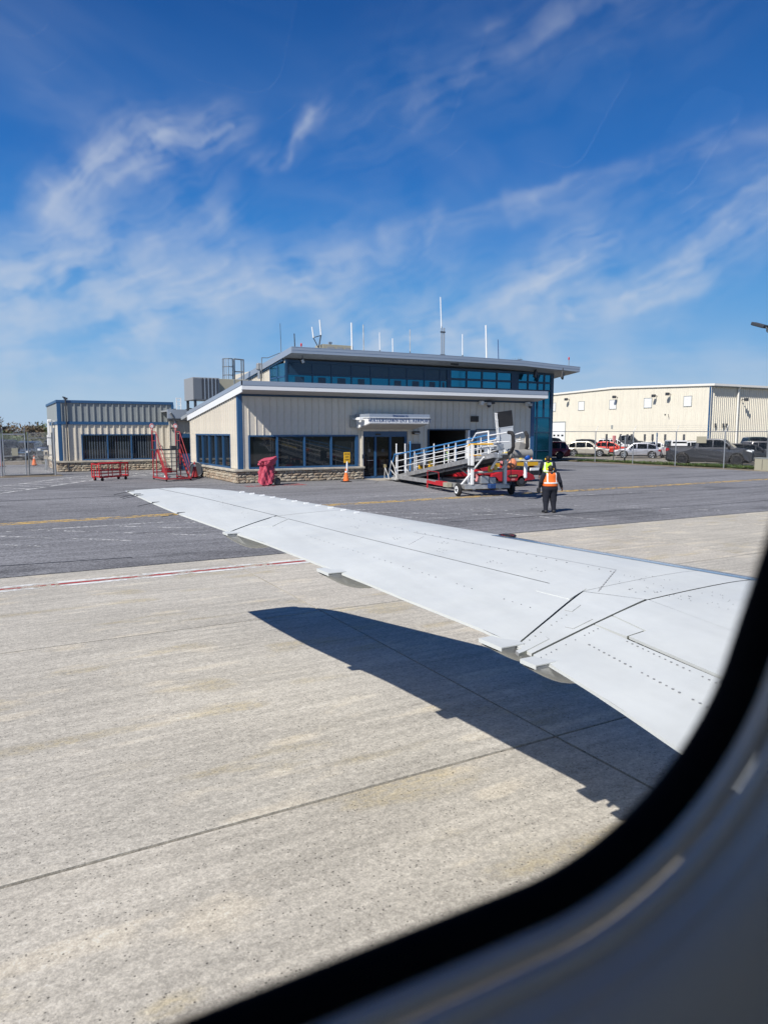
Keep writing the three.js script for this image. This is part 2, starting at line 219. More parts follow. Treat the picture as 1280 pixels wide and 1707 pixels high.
const rod = (a, b, r, seg = 8, r2 = r) => { a = vec(a); b = vec(b); return between(new THREE.CylinderGeometry(r2, r, a.distanceTo(b), seg), a, b); };
function bar(a, b, w, h = w) { // a rectangular bar: w across (horizontal), h upright
  a = vec(a); b = vec(b); const d = b.clone().sub(a), L = d.length(), z = d.normalize(), x = new THREE.Vector3().crossVectors(Math.abs(z.y) > 0.99 ? V(0, 0, 1) : V(0, 1, 0), z).normalize(), y = new THREE.Vector3().crossVectors(z, x);
  const g = new THREE.BoxGeometry(w, h, L); g.applyMatrix4(new THREE.Matrix4().makeBasis(x, y, z)); return g.translate((a.x + b.x) / 2, (a.y + b.y) / 2, (a.z + b.z) / 2);
}
function pipe(pts, r, seg = 8) { pts = pts.map(vec); const out = []; for (let i = 1; i < pts.length; i++) { out.push(rod(pts[i - 1], pts[i], r, seg)); if (i < pts.length - 1) out.push(new THREE.SphereGeometry(r * 1.02, seg, 6).translate(pts[i].x, pts[i].y, pts[i].z)); } return out; }
function extrude(pts, depth, bevel = 0, seg = 2) { const s = new THREE.Shape(pts.map(([x, y]) => new THREE.Vector2(x, y))); return new THREE.ExtrudeGeometry(s, { depth: depth - 2 * bevel, bevelEnabled: bevel > 0, bevelSize: bevel, bevelThickness: bevel, bevelOffset: -bevel, bevelSegments: seg, curveSegments: 10 }).translate(0, 0, -depth / 2 + bevel); }
const cyl = (x, y, z, r, h, seg = 16, r2 = r) => new THREE.CylinderGeometry(r2, r, h, seg).translate(x, y + h / 2, z);
const ball = (x, y, z, r, s = 12) => new THREE.SphereGeometry(r, s, Math.ceil(s * 0.7)).translate(x, y, z);
const lathe = (pts, seg = 20) => new THREE.LatheGeometry(pts.map(([r, y]) => new THREE.Vector2(r, y)), seg);
function quadSheet(a, b, c, d) { const g = new THREE.BufferGeometry(); g.setAttribute('position', new THREE.BufferAttribute(new Float32Array([...a, ...b, ...c, ...a, ...c, ...d]), 3)); g.computeVertexNormals(); return g; }
function grid(fn, n, m) { // fn(u, v) -> [x, y, z]
  const p = [], id = []; for (let j = 0; j <= m; j++) for (let i = 0; i <= n; i++) p.push(...fn(i / n, j / m));
  for (let j = 0; j < m; j++) for (let i = 0; i < n; i++) { const a = j * (n + 1) + i, b = a + 1, c = a + n + 1, d = c + 1; id.push(a, b, d, a, d, c); }
  const g = new THREE.BufferGeometry(); g.setAttribute('position', new THREE.BufferAttribute(new Float32Array(p), 3)); g.setIndex(id); g.computeVertexNormals(); return g;
}
// surface nets over a signed distance function
function sdfMesh(f, lo, hi, cell) {
  const n = [0, 1, 2].map((k) => Math.ceil((hi[k] - lo[k]) / cell) + 1), at = (i, j, k) => (k * n[1] + j) * n[0] + i, val = new Float32Array(n[0] * n[1] * n[2]);
  for (let k = 0; k < n[2]; k++) for (let j = 0; j < n[1]; j++) for (let i = 0; i < n[0]; i++) val[at(i, j, k)] = f(lo[0] + i * cell, lo[1] + j * cell, lo[2] + k * cell);
  const vid = new Int32Array(val.length).fill(-1), pos = [], idx = [];
  for (let k = 0; k < n[2] - 1; k++) for (let j = 0; j < n[1] - 1; j++) for (let i = 0; i < n[0] - 1; i++) {
    let cx = 0, cy = 0, cz = 0, c = 0;
    const v = []; for (let q = 0; q < 8; q++) v.push(val[at(i + (q & 1), j + ((q >> 1) & 1), k + (q >> 2))]);
    for (const [a, b] of [[0, 1], [2, 3], [4, 5], [6, 7], [0, 2], [1, 3], [4, 6], [5, 7], [0, 4], [1, 5], [2, 6], [3, 7]]) if ((v[a] < 0) !== (v[b] < 0)) { const t = v[a] / (v[a] - v[b]); cx += mix(a & 1, b & 1, t); cy += mix((a >> 1) & 1, (b >> 1) & 1, t); cz += mix(a >> 2, b >> 2, t); c++; }
    if (c) { vid[at(i, j, k)] = pos.length / 3; pos.push(lo[0] + (i + cx / c) * cell, lo[1] + (j + cy / c) * cell, lo[2] + (k + cz / c) * cell); }
  }
  for (let k = 1; k < n[2] - 1; k++) for (let j = 1; j < n[1] - 1; j++) for (let i = 1; i < n[0] - 1; i++) {
    const s = val[at(i, j, k)] < 0, q = (a, b, c, d, flip) => { if (a < 0 || b < 0 || c < 0 || d < 0) return; flip ? idx.push(a, b, c, a, c, d) : idx.push(a, c, b, a, d, c); };
    if (s !== val[at(i + 1, j, k)] < 0) q(vid[at(i, j - 1, k - 1)], vid[at(i, j, k - 1)], vid[at(i, j, k)], vid[at(i, j - 1, k)], s);
    if (s !== val[at(i, j + 1, k)] < 0) q(vid[at(i - 1, j, k - 1)], vid[at(i - 1, j, k)], vid[at(i, j, k)], vid[at(i, j, k - 1)], s);
    if (s !== val[at(i, j, k + 1)] < 0) q(vid[at(i - 1, j - 1, k)], vid[at(i, j - 1, k)], vid[at(i, j, k)], vid[at(i - 1, j, k)], s);
  }
  const g = new THREE.BufferGeometry(); g.setAttribute('position', new THREE.BufferAttribute(new Float32Array(pos), 3)); g.setIndex(idx); g.computeVertexNormals(); return g;
}
const font = await new FontLoader().loadAsync('fonts/droid/droid_serif_bold.typeface.json'), fontSans = await new FontLoader().loadAsync('fonts/droid/droid_sans_bold.typeface.json');
function letters(text, h, depth, x, y, z, f = font, stretch = 1) { const g = new TextGeometry(text, { font: f, size: h, depth, curveSegments: 3, bevelEnabled: false }); g.computeBoundingBox(); return g.translate(-(g.boundingBox.max.x + g.boundingBox.min.x) / 2, 0, 0).scale(stretch, 1, 1).translate(x, y, z); }

// ================================================================ GROUND
{
  const sheet = (x0, x1, z0, z1, y, n = 1) => new THREE.PlaneGeometry(x1 - x0, z1 - z0, n, n).rotateX(-Math.PI / 2).translate((x0 + x1) / 2, y, (z0 + z1) / 2);
  struct('ground', [sheet(-2600, 2600, -2600, 2600, -0.09)], M.field);
  struct('asphalt_apron', [box(-160, 46.55, -0.08, 0, -66, -14.83)], M.asphalt);
  // concrete slabs with open joints
  const apron = thing('concrete_apron', '', '', [0, 0, 0]); apron.userData = { kind: 'structure' };
  const P5 = 5.09, slab = ready([box(-P5 / 2 + 0.012, P5 / 2 - 0.012, -0.16, 0, -P5 / 2 + 0.015, P5 / 2 - 0.015)]), r = rng(5);
  mesh('joint_filler', [box(-36, 62, -0.2, -0.022, -14.8, 11)], M.joint, apron);
  // a slab's uv is in metres round its own middle; each wears one of four cuts of the same concrete
  for (let i = -7; i < 11; i++) for (let k = 0; k < 5; k++) { const s = mesh('concrete_slab', slab, slabMats[Math.floor(r() * 4)], apron); s.position.set(4.28 + (i + 0.5) * P5, (r() - 0.5) * 0.004 + 0.003, -4.56 - 2 * P5 + (k + 0.5) * P5); }
  // verge, parking lot and the ground beyond the gate
  struct('verge', [box(47.75, 50.2, -0.08, 0.05, -70, 4), box(56, 61, -0.08, 0.012, -58.2, -56.6)], M.soil);
  struct('dirt_strip', [box(46.55, 47.75, -0.08, 0.03, -47.6, 4), box(-60, 4.1, -0.08, 0.012, -72, -66.001), box(-60, 3.95, 0.001, 0.02, -49.4, -47.6)], M.dirt);
  struct('parking_lot', [box(50.2, 84.9, -0.08, 0.012, -170, 4), box(84.9, 160, -0.08, 0.012, -62.6, 4)], M.gravel);
  struct('far_parking_lot', [box(-70, 30, -0.08, 0.02, -96, -72)], M.gravel);
  struct('concrete_pad', [box(18.85, 22.6, -0.02, 0.008, -36.4, -34.6)], M.pad);
  // a low rise with scrub behind the far lot
  struct('hill', [grid((u, v) => { const x = -110 + u * 190, z = -99 - v * 70; return [x, -0.3 + 2.3 * sstep(0, 0.35, v) * (0.85 + 0.3 * (fbm(u * 14, v * 4, 3, 4) - 0.5)), z]; }, 60, 12)], M.soil);

  // painted lines: sheets 4 mm above what they lie on
  const strip = (pts, w, y = 0.005) => { const out = []; for (let i = 1; i < pts.length; i++) { const [ax, az] = pts[i - 1], [bx, bz] = pts[i], L = Math.hypot(bx - ax, bz - az), nx = -(bz - az) / L * w / 2, nz = (bx - ax) / L * w / 2; out.push(quadSheet([ax + nx, y, az + nz], [bx + nx, y, bz + nz], [bx - nx, y, bz - nz], [ax - nx, y, az - nz])); } return out.map((g) => { const n = g.attributes.normal; if (n.getY(0) < 0) { const p = g.attributes.position.array; for (let k = 0; k < p.length; k += 9) for (let c = 0; c < 3; c++) { const t = p[k + 3 + c]; p[k + 3 + c] = p[k + 6 + c]; p[k + 6 + c] = t; } g.computeVertexNormals(); } return g; }); };
  const yl = (x) => -23.48 - 0.036 * x;
  struct('yellow_taxi_line', [strip([[-60, yl(-60) + 0.17], [46.4, yl(46.4) + 0.17]], 0.17), strip([[-60, yl(-60) - 0.17], [46.4, yl(46.4) - 0.17]], 0.17)], M.lineYellow);
  struct('tar_seam', [strip([[-60, -29.6], [5.2, -31.6]], 0.10), strip([[5.2, -31.6], [8.6, -31.9]], 0.22), strip([[12, -17.6], [24, -17.1], [46, -17.4]], 0.05), strip([[21, -22.2], [30, -21.6], [46, -22.4]], 0.04), strip([[26, -29], [34, -28.2], [46, -28.8]], 0.05), strip([[13.5, -33.9], [15.6, -32.2], [17.8, -33.0], [18.9, -34.6]], 0.03), strip([[-3, -16.4], [2.6, -15.9]], 0.05)], M.tar);
  struct('red_boundary_line', [strip([[-36, -13.66], [9, -13.66]], 0.1, 0.009)], M.lineRed);
  struct('white_border_line', [strip([[-36, -13.5], [9, -13.5]], 0.15, 0.009), strip([[-36, -13.82], [9, -13.82]], 0.15, 0.009)], M.lineWhite);
  const faint = [strip([[-20, -21.3], [12, -21.9]], 0.14)];
  for (let x = -12; x < 12; x += 1.9) faint.push(strip([[x, -21.45 + 0.01 * x], [x + 3.6, -18.4]], 0.13));
  faint.push(strip([[14, -24.9], [18, -23.1], [27, -21.9]], 0.1), strip([[13, -26.2], [22.5, -26.9]], 0.12), strip([[14.2, -21.4], [15.9, -15.0]], 0.09), strip([[14.9, -21.2], [16.6, -15.0]], 0.09), strip([[17.4, -20.8], [21.3, -16.4], [22.6, -15.1]], 0.1), strip([[24.5, -28.4], [27.5, -28.2]], 0.14));
  struct('faded_marking', faint, M.lineFaint);
  // walkway to the gate: two white lines with rungs
  const A = [[-6, -27], [0.34, -35.4], [3.0, -39.6], [5.3, -43.3], [7.2, -45.4], [10, -46.6]], B = [[-8.6, -28.2], [-1.4, -37.4], [1.5, -41.7], [3.9, -45.7], [6.4, -48.2], [10, -49.4]], rungs = [];
  for (let i = 1; i < A.length; i++) for (let t = 0; t < 1; t += i === 1 ? 0.14 : 0.25) rungs.push(strip([[mix(A[i - 1][0], A[i][0], t), mix(A[i - 1][1], A[i][1], t)], [mix(B[i - 1][0], B[i][0], t), mix(B[i - 1][1], B[i][1], t)]], 0.12, 0.009));
  struct('walkway_marking', [strip(A, 0.16, 0.006), strip(B, 0.12, 0.006), rungs], M.lineWhite);
  struct('red_ground_marking', [strip([[11.1, -34.35], [14.2, -34.35]], 1.5)], M.redFaint);
}

// ================================================================ AIRCRAFT
const plane = thing('regional_jet', 'white regional jet with its wing reaching across the apron, seen through its cabin window', 'aircraft', [0, 0, 0]);
{
  // wing planform: trailing edge and leading edge as x over z, height of the chord plane, camber
  const teP = [[-9.31, 1.466], [-9.21, 1.476], [-8.3, 1.575], [-7.4, 1.70], [-6.4, 1.90], [-5.85, 2.03], [-5.0, 2.16], [-4.3, 2.26], [-3.85, 2.315], [-3.12, 2.42], [-2.85, 2.42], [-2.6, 2.405], [-2.15, 2.345], [-1.7, 2.26], [0, 1.95]];
  const lerpP = (P, z) => { let i = 1; while (i < P.length - 1 && P[i][0] < z) i++; const [a, b] = P[i - 1], [c, d] = P[i]; return mix(b, d, (z - a) / (c - a)); };
  const xte = (z) => lerpP(teP, z), xle = (z) => { const x = 2.62 + 0.4 * (z + 8.9); return z < -8.6 ? x - (1 - Math.sqrt(Math.max(0, 1 - ((-8.6 - z) / 0.72) ** 2))) * 0.62 : x; };
  const hz = (z) => 1.369 - 0.0659 * z, amp = (z) => 0.043 * (2.62 + 0.4 * (z + 8.9) - xte(z)) * sstep(-9.4, -8.0, z) ** 0.4;
  const top = (c, z) => hz(z) + amp(z) * (c < 0.22 ? 0.2 + 0.8 * Math.sqrt(Math.max(0, 1 - ((0.22 - c) / 0.22) ** 2)) : 1 - ((c - 0.22) / 0.78) ** 1.6);
  const bot = (c, z) => hz(z) + (c < 0.3 ? amp(z) * 0.2 - (amp(z) * 1.7) * Math.sqrt(Math.max(0, 1 - ((0.3 - c) / 0.3) ** 2)) : -0.016 - (amp(z) * 1.5 - 0.016) * (1 - ((c - 0.3) / 0.7) ** 1.3));
  const surf = (x, z, off = 0) => { const c = clamp((xle(z) - x) / (xle(z) - xte(z))); return [x, top(c, z) + off, z]; };
  const wing = new THREE.Group(); wing.name = 'wing'; plane.add(wing);
  const Z0 = -9.31, Z1 = -0.2, cs = (i) => (1 - Math.cos(i * Math.PI)) / 2 * 0.35 + i * 0.65;
  mesh('wing_underside', [grid((u, v) => { const z = mix(Z0, Z1, v), c = cs(u), x = mix(xle(z), xte(z), c); return [x, bot(c, z), z]; }, 20, 40)], M.underWing, wing);
  mesh('wing_core', [grid((u, v) => { const z = mix(Z0 + 0.01, Z1, v), c = 0.03 + 0.93 * cs(u), x = mix(xle(z), xte(z), c); return [x, mix(top(c, z), bot(c, z), 0.7), z]; }, 24, 40)], M.wingGap, wing);
  // a skin panel: four corners in plan (x, z), laid on the surface, with edges turned down into the gap
  function panel(name, a, b, c, d, m = M.wing, off = 0, n = 24, k = 8, gap = 0.003, te = false) {
    const C = [a, b, c, d], cx = (a[0] + b[0] + c[0] + d[0]) / 4, cz = (a[1] + b[1] + c[1] + d[1]) / 4;
    const Q = C.map(([x, z]) => { const L = Math.hypot(x - cx, z - cz); return [x - (x - cx) / L * gap, z - (z - cz) / L * gap]; });
    const pt = (u, v, o = off) => { const x = mix(mix(Q[0][0], Q[1][0], u), mix(Q[3][0], Q[2][0], u), v), z = mix(mix(Q[0][1], Q[1][1], u), mix(Q[3][1], Q[2][1], u), v); return surf(te ? mix(xte(z) + 0.001, mix(Q[1][0], Q[2][0], v), u) : x, z, o); };
    const skirt = (f) => grid((u, v) => f(u, v ? off - Math.min(0.03, 0.016 + 0) : off), 12, 1);
    const o_ = mesh(name, [grid((u, v) => pt(u, v), n, k), skirt((u, o) => pt(0, u, o))], m, wing); mesh('panel_edge', [skirt((u, o) => pt(u, 0, o)), skirt((u, o) => pt(u, 1, o)), skirt((u, o) => pt(1, u, o))], M.wingGap, o_); return o_;
  }
  // skin that runs to the leading edge: from a rear line to the nose
  function noseSkin(name, x0, z0, x1, z1, za, zb, m = M.wing) { // rear edge (x0, z0)-(x1, z1); front edge on the leading edge from za to zb
    const g = [grid((u, v) => { const f = 1 - (1 - v) ** 1.8, zr = mix(z0, z1, u), zf = mix(za, zb, u), xr = mix(x0, x1, u), z = mix(zr, zf, f); return surf(mix(xr, xle(z), f), z); }, 30, 14)];
    return mesh(name, g, m, wing);
  }
  panel('aileron', [1.47, -9.2], [1.850, -9.2], [2.498, -6.735], [1.91, -6.355], M.wing, 0, 12, 30, 0.003, true);
  mesh('wing_tip', [grid((u, v) => { const z = mix(-9.19, -9.31, v), c = cs(u), x = mix(xle(-9.19), xte(-9.19), c); const zz = mix(z, -9.19 - 0.12 * Math.sqrt(Math.max(0, 1 - (2 * u - 1) ** 2 * 0.8)), v); return [mix(x, mix(xle(-9.19), xte(-9.19), 0.5), v * 0.06), mix(top(c, -9.19), (top(c, -9.19) + bot(c, -9.19)) / 2, v * v), zz]; }, 20, 6)], M.wing, wing);
  noseSkin('outer_skin', 1.862, -9.195, 2.512, -6.715, -9.195, -6.715);
  panel('outer_flap', [1.915, -6.338], [2.497, -6.712], [3.345, -3.362], [2.42, -2.902], M.wing, 0, 12, 40, 0.002, true);
  panel('flap_notch_cover', [3.10, -3.53], [3.345, -3.62], [3.41, -3.38], [3.165, -3.28], M.wing, 0.003, 8, 6);
  noseSkin('outboard_skin', 2.506, -6.708, 3.354, -3.362, -6.708, -3.362);
  panel('trailing_wedge', [2.42, -2.889], [3.352, -3.350], [3.563, -3.034], [2.42, -2.767], M.wing, 0.001, 10, 10, 0.001, true);
  noseSkin('inboard_skin', 3.357, -3.358, 3.575, -3.026, -3.358, -3.026);
  noseSkin('root_skin', 3.580, -3.014, 3.352, -0.4, -3.014, -0.4);
  panel('inner_flap', [2.41, -2.755], [2.974, -2.884], [2.855, -0.6], [2.07, -0.6], M.wing, 0, 12, 30, 0.002, true);
  panel('flap_end_cover', [2.984, -2.886], [3.162, -2.925], [3.128, -2.662], [2.990, -2.655], M.wing, 0.001, 8, 8, 0.001);
  panel('spoiler', [3.172, -2.926], [3.570, -3.013], [3.541, -2.661], [3.136, -2.650], M.wing, 0.003, 10, 8, 0.0);
  panel('spoiler', [2.996, -2.646], [3.541, -2.661], [3.362, -0.6], [2.866, -0.6], M.wing, 0.003, 12, 24, 0.0);
  // small covers and their fasteners
  for (const q of [[[3.00, -3.150], [3.13, -3.213], [3.15, -3.165], [3.02, -3.105]], [[2.83, -2.895], [3.03, -2.945], [3.01, -3.0], [2.81, -2.945]], [[2.35, -2.79], [2.62, -2.86], [2.63, -2.9], [2.36, -2.83]]]) { const g = panel('access_gasket', ...q, M.rivet, 0.0022, 6, 4, 0.0); panel('access_cover', ...q, M.wing, 0.0036, 6, 4, 0.0045); }
  panel('flap_track_cover', [2.10, -6.39], [2.46, -6.70], [2.55, -6.52], [2.30, -6.30], M.wing, 0.003, 6, 6, 0.002);
  // bright leading edge: narrow polished strip wrapped round the nose
  mesh('leading_edge_strip', [grid((u, v) => { const z = mix(-5.02, -0.5, u), c = mix(0.15, 0.0, v); return v < 0.75 ? [mix(xle(z), xte(z), c) + 0.004, top(Math.max(c, 0), z) + 0.003, z] : [mix(xle(z), xte(z), 0.01), bot(0.012, z) - 0.002, z]; }, 24, 4)], M.polished, wing);
  // flap track fairings: canoe under the flap, its tail past the trailing edge
  for (const [z, tail, len, w] of [[-6.31, 0.07, 0.6, 0.075], [-4.725, 0.09, 0.7, 0.105], [-2.985, 0.105, 0.7, 0.1], [-2.68, 0.09, 0.7, 0.06]]) {
    const g = grid((u, v) => { const x = xte(z) - tail + u * (len + tail), a = v * Math.PI * 2, s = Math.sin(Math.min(1, u * 2.1 + 0.06) * Math.PI / 2) * (u > 0.7 ? 1 - ((u - 0.7) / 0.3) ** 2 : 1), ca = Math.cos(a), sa = Math.sin(a), y0 = hz(z) - 0.016; const sq = (t) => Math.sign(t) * Math.abs(t) ** 0.45; return [x, y0 + (sa > 0 ? 0.008 * sq(sa) : 0.15 * s * sa), z + sq(ca) * w * Math.max(s, u < 0.2 ? 0.85 : 0)]; }, 14, 16);
    const tailTop = box(-tail, 0.05, -0.006, 0.0, -w, w).translate(xte(z), hz(z) + 0.002, z), tailEnd = box(-0.004, 0, -0.02, 0.002, -w, w).translate(xte(z) - tail, hz(z), z);
    mesh('flap_fairing', [g, tailTop, tailEnd], M.wing, wing);
  }
  // static wicks trailing from the aileron
  for (const z of [-9.14, -8.88, -8.78, -8.2, -7.45]) mesh('static_wick', [rod([xte(z) + 0.04, hz(z) + 0.004, z], [xte(z) - 0.17, hz(z) - 0.03, z + 0.01], 0.0035, 6), box(xte(z) - 0.01, xte(z) + 0.07, hz(z) - 0.002, hz(z) + 0.008, z - 0.008, z + 0.008)], M.steelDark, wing);
  // vortex generators on the outer wing
  for (let i = 0; i < 11; i++) { const z = -8.35 + i * 0.185, x = xle(z) - 0.17 - 0.012 * i, p = surf(x, z); mesh('vortex_generator', [box(-0.028, 0.028, 0, 0.006, -0.014, 0.014).translate(...p), box(-0.03, 0.03, 0, 0.016, -0.002, 0.002).translate(p[0], p[1], p[2])], M.white, wing); }
  { const p = surf(xle(-4.98) - 0.155, -4.98, 0.005); const cap = mesh('filler_cap', [new THREE.CylinderGeometry(0.075, 0.075, 0.006, 24).translate(...p)], M.redDeep, wing); mesh('cap_ring', [new THREE.TorusGeometry(0.072, 0.009, 6, 28).rotateX(Math.PI / 2).translate(p[0], p[1] + 0.002, p[2])], M.black, cap); mesh('cap_latch', [box(-0.02, 0.02, 0, 0.006, -0.045, 0.045).translate(p[0], p[1] + 0.003, p[2])], M.black, cap); }
  mesh('rub_strip', [grid((u, v) => surf(mix(2.885, 2.915, v) - 0.012 * u, mix(-2.02, -1.80, u), 0.0075), 6, 2)], M.grey, wing);
  // fastener rows: small dark heads
  const heads = [], head = (x, z, r = 0.0075) => heads.push(new THREE.CylinderGeometry(r * 0.72, r * 0.72, 0.002, 7).translate(...surf(x, z, 0.0035))), q = rng(9);
  const row = (x0, z0, x1, z1, n, r, drop = 0.12) => { for (let i = 0; i <= n; i++) if (q() > drop) head(mix(x0, x1, i / n), mix(z0, z1, i / n), r * (0.8 + 0.35 * q())); };
  row(3.0, -6.55, 3.36, -5.30, 14, 0.006, 0.2); row(3.36, -5.30, 3.86, -3.60, 20, 0.008, 0.05); row(3.48, -3.33, 3.86, -3.57, 8, 0.009, 0); row(3.03, -5.02, 3.28, -5.2, 8, 0.006, 0.1);
  row(2.36, -6.2, 2.62, -4.7, 22, 0.005, 0.3); row(2.62, -4.7, 2.86, -3.3, 20, 0.006, 0.35);
  row(2.735, -2.68, 2.59, -1.5, 30, 0.0085, 0.08); row(2.93, -2.60, 2.83, -1.6, 26, 0.0075, 0.08); row(2.40, -2.86, 2.95, -3.08, 9, 0.006, 0.2); row(2.42, -2.70, 2.94, -2.82, 12, 0.006, 0.3);
  for (const [x, z] of [[2.95, -5.85], [3.05, -5.25], [3.13, -4.72], [3.28, -4.2], [3.42, -3.9], [3.30, -4.95], [3.66, -3.2], [3.75, -3.05], [3.82, -2.9]]) for (let i = 0; i < 6; i++) head(x + (q() - 0.5) * 0.10, z + (q() - 0.5) * 0.12, 0.005);
  for (let i = 0; i < 36; i++) head(mix(3.7, 4.05, q()), mix(-3.5, -2.6, q()), 0.0035);
  for (let i = 0; i < 26; i++) head(mix(2.15, 2.35, q()), mix(-8.6, -6.8, q()), 0.004);
  mesh('fastener', heads, M.rivet, wing).userData.kind = 'stuff';
  // seam of the tank panel
  mesh('panel_seam', [grid((u, v) => surf(mix(3.43, 3.93, u) + v * 0.006, mix(-3.30, -3.615, u), 0.0022), 10, 1), grid((u, v) => surf(mix(3.93, 3.30, u) + v * 0.004, mix(-3.615, -5.4, u), 0.0016), 20, 1)], M.rivet, wing);

  // fuselage tube with window holes. Window axes: x forward, s up the tilted wall, off towards the cabin
  const TILT = 15 * Math.PI / 180, HW = 0.12, HH = 0.165, RC = 0.056, WX = 0.0495, PR = 1.12;
  const wall = new THREE.Matrix4().makeBasis(V(1, 0, 0), V(0, Math.cos(TILT), Math.sin(TILT)), V(0, -Math.sin(TILT), Math.cos(TILT))).setPosition(0, 2.5845, -0.13);
  const mid = V(0, HH, 0).applyMatrix4(wall), FY = mid.y - Math.sin(TILT) * PR, FZ = mid.z + Math.cos(TILT) * PR;
  const rr = (w, h, r, x = 0, y = 0) => { const s = new THREE.Shape(); s.moveTo(x - w + r, y - h); s.lineTo(x + w - r, y - h); s.absarc(x + w - r, y - h + r, r, -Math.PI / 2, 0, false); s.lineTo(x + w, y + h - r); s.absarc(x + w - r, y + h - r, r, 0, Math.PI / 2, false); s.lineTo(x - w + r, y + h); s.absarc(x - w + r, y + h - r, r, Math.PI / 2, Math.PI, false); s.lineTo(x - w, y - h + r); s.absarc(x - w + r, y - h + r, r, Math.PI, Math.PI * 1.5, false); return s; };
  const ev = new Evaluator(); ev.attributes = ['position', 'normal']; ev.useGroups = false;
  const tube = (ro, ri) => { const s = new THREE.Shape(); s.absarc(0, 0, ro, 0, Math.PI * 2, false); const h = new THREE.Path(); h.absarc(0, 0, ri, 0, Math.PI * 2, true); s.holes.push(h); return new THREE.ExtrudeGeometry(s, { depth: 9, bevelEnabled: false, curveSegments: 64 }).rotateY(Math.PI / 2).translate(-4, FY, FZ); };
  const cut = (grow) => { const out = []; for (let i = -6; i <= 7; i++) { const x = WX + i * 0.60; if (x < -3.5 || x > 4.6) continue; const g = plain(new THREE.ExtrudeGeometry(rr(HW + grow, HH + grow, RC + grow, x, HH), { depth: 0.36, bevelEnabled: false, curveSegments: 10 }).translate(0, 0, -0.14).applyMatrix4(wall)); out.push(g, fixWinding(g.clone().translate(0, 0, -FZ).scale(1, 1, -1).translate(0, 0, FZ))); } const b = new Brush(mergeGeometries(out)); b.updateMatrixWorld(); return b; };
  const skin = (ro, ri, grow) => { const b = new Brush(plain(tube(ro, ri))); b.updateMatrixWorld(); return ev.evaluate(b, cut(grow), SUBTRACTION).geometry; };
  mesh('fuselage', [skin(1.126, 1.113, 0.03)], M.whitePaint, plane);
  mesh('cabin_lining', [skin(1.10, 1.079, 0.095)], M.lining, plane);
  for (const x of [-3.95, 4.95]) mesh('bulkhead', [new THREE.CylinderGeometry(1.07, 1.07, 0.04, 40).rotateZ(Math.PI / 2).translate(x, FY, FZ)], M.lining, plane);
  mesh('cabin_floor', [box(-3.92, 4.92, FY - 0.76, FY - 0.70, FZ - 0.76, FZ + 0.76)], M.carpet, plane);
  // window surround: the opening's outline swept along a profile of (outward, towards the cabin)
  const outline = rr(HW, HH, RC, WX, HH).getPoints(24), nP = outline.length;
  const nor = outline.map((p, i) => { const a = outline[(i + nP - 1) % nP], b = outline[(i + 1) % nP], t = new THREE.Vector2(b.x - a.x, b.y - a.y); if (t.length() < 1e-9) t.set(1, 0); t.normalize(); return [t.y, -t.x]; });
  const sweep = (prof) => { const p = [], id = [], K = prof.length; for (let i = 0; i < nP; i++) for (const [d, o] of prof) p.push(outline[i].x + nor[i][0] * d, outline[i].y + nor[i][1] * d, o); for (let i = 0; i < nP; i++) for (let k = 0; k < K - 1; k++) { const a = i * K + k, b = ((i + 1) % nP) * K + k; id.push(a, b, b + 1, a, b + 1, a + 1); } const g = new THREE.BufferGeometry(); g.setAttribute('position', new THREE.BufferAttribute(new Float32Array(p), 3)); g.setIndex(id); g.computeVertexNormals(); return g.applyMatrix4(wall); };
  const smooth = (pts, n) => new THREE.SplineCurve(pts.map(([x, y]) => new THREE.Vector2(x, y))).getPoints(n).map((p) => [p.x, p.y]);
  mesh('window_seal', [sweep([[0.028, -0.0035], [0.002, -0.0028], [0.0, -0.0005], [0.0002, 0.0025], [0.0022, 0.0052], [0.0052, 0.0070], [0.0075, 0.0070]])], M.seal, plane);
  // two rounded beads, then the wall of the recess, a groove and the flare of the wall panel
  const bead = (cx, cy, r, a0, a1) => Array.from({ length: 15 }, (_, i) => { const a = mix(a0, a1, i / 14); return [cx + r * Math.cos(a), cy + r * Math.sin(a)]; });
  mesh('window_surround', [sweep([[0.0052, 0.0068], ...bead(0.0074, 0.0088, 0.0024, -2.5 + 0, -2.5 - 3.6 + 0).map(([x, y]) => [x, y])]), sweep(bead(0.0108, 0.0138, 0.0027, -2.6, -6.0)), sweep([[0.0086, 0.0096], [0.0098, 0.0116]]), sweep([[0.0118, 0.0158], [0.0122, 0.018], [0.0127, 0.0205], [0.0132, 0.0228]]),
    sweep(smooth([[0.0132, 0.0228], [0.0136, 0.0225], [0.0141, 0.0229], [0.0150, 0.0255], [0.018, 0.0295], [0.025, 0.0345], [0.037, 0.0385], [0.062, 0.0405], [0.10, 0.041]], 70)), sweep([[0.10, 0.041], [0.101, 0.005]])], M.trim, plane);
  mesh('window_pane', [new THREE.ShapeGeometry(rr(HW + 0.006, HH + 0.006, RC + 0.006, WX, HH), 16).translate(0, 0, -0.0022).applyMatrix4(wall)], M.pane, plane);
}

// ================================================================ BUILDINGS
const bays = (x0, x1, w) => { const n = Math.max(1, Math.round((x1 - x0) / w)); return Array.from({ length: n }, (_, i) => [mix(x0, x1, i / n), mix(x0, x1, (i + 1) / n)]); };
const sidingR = rng(77);
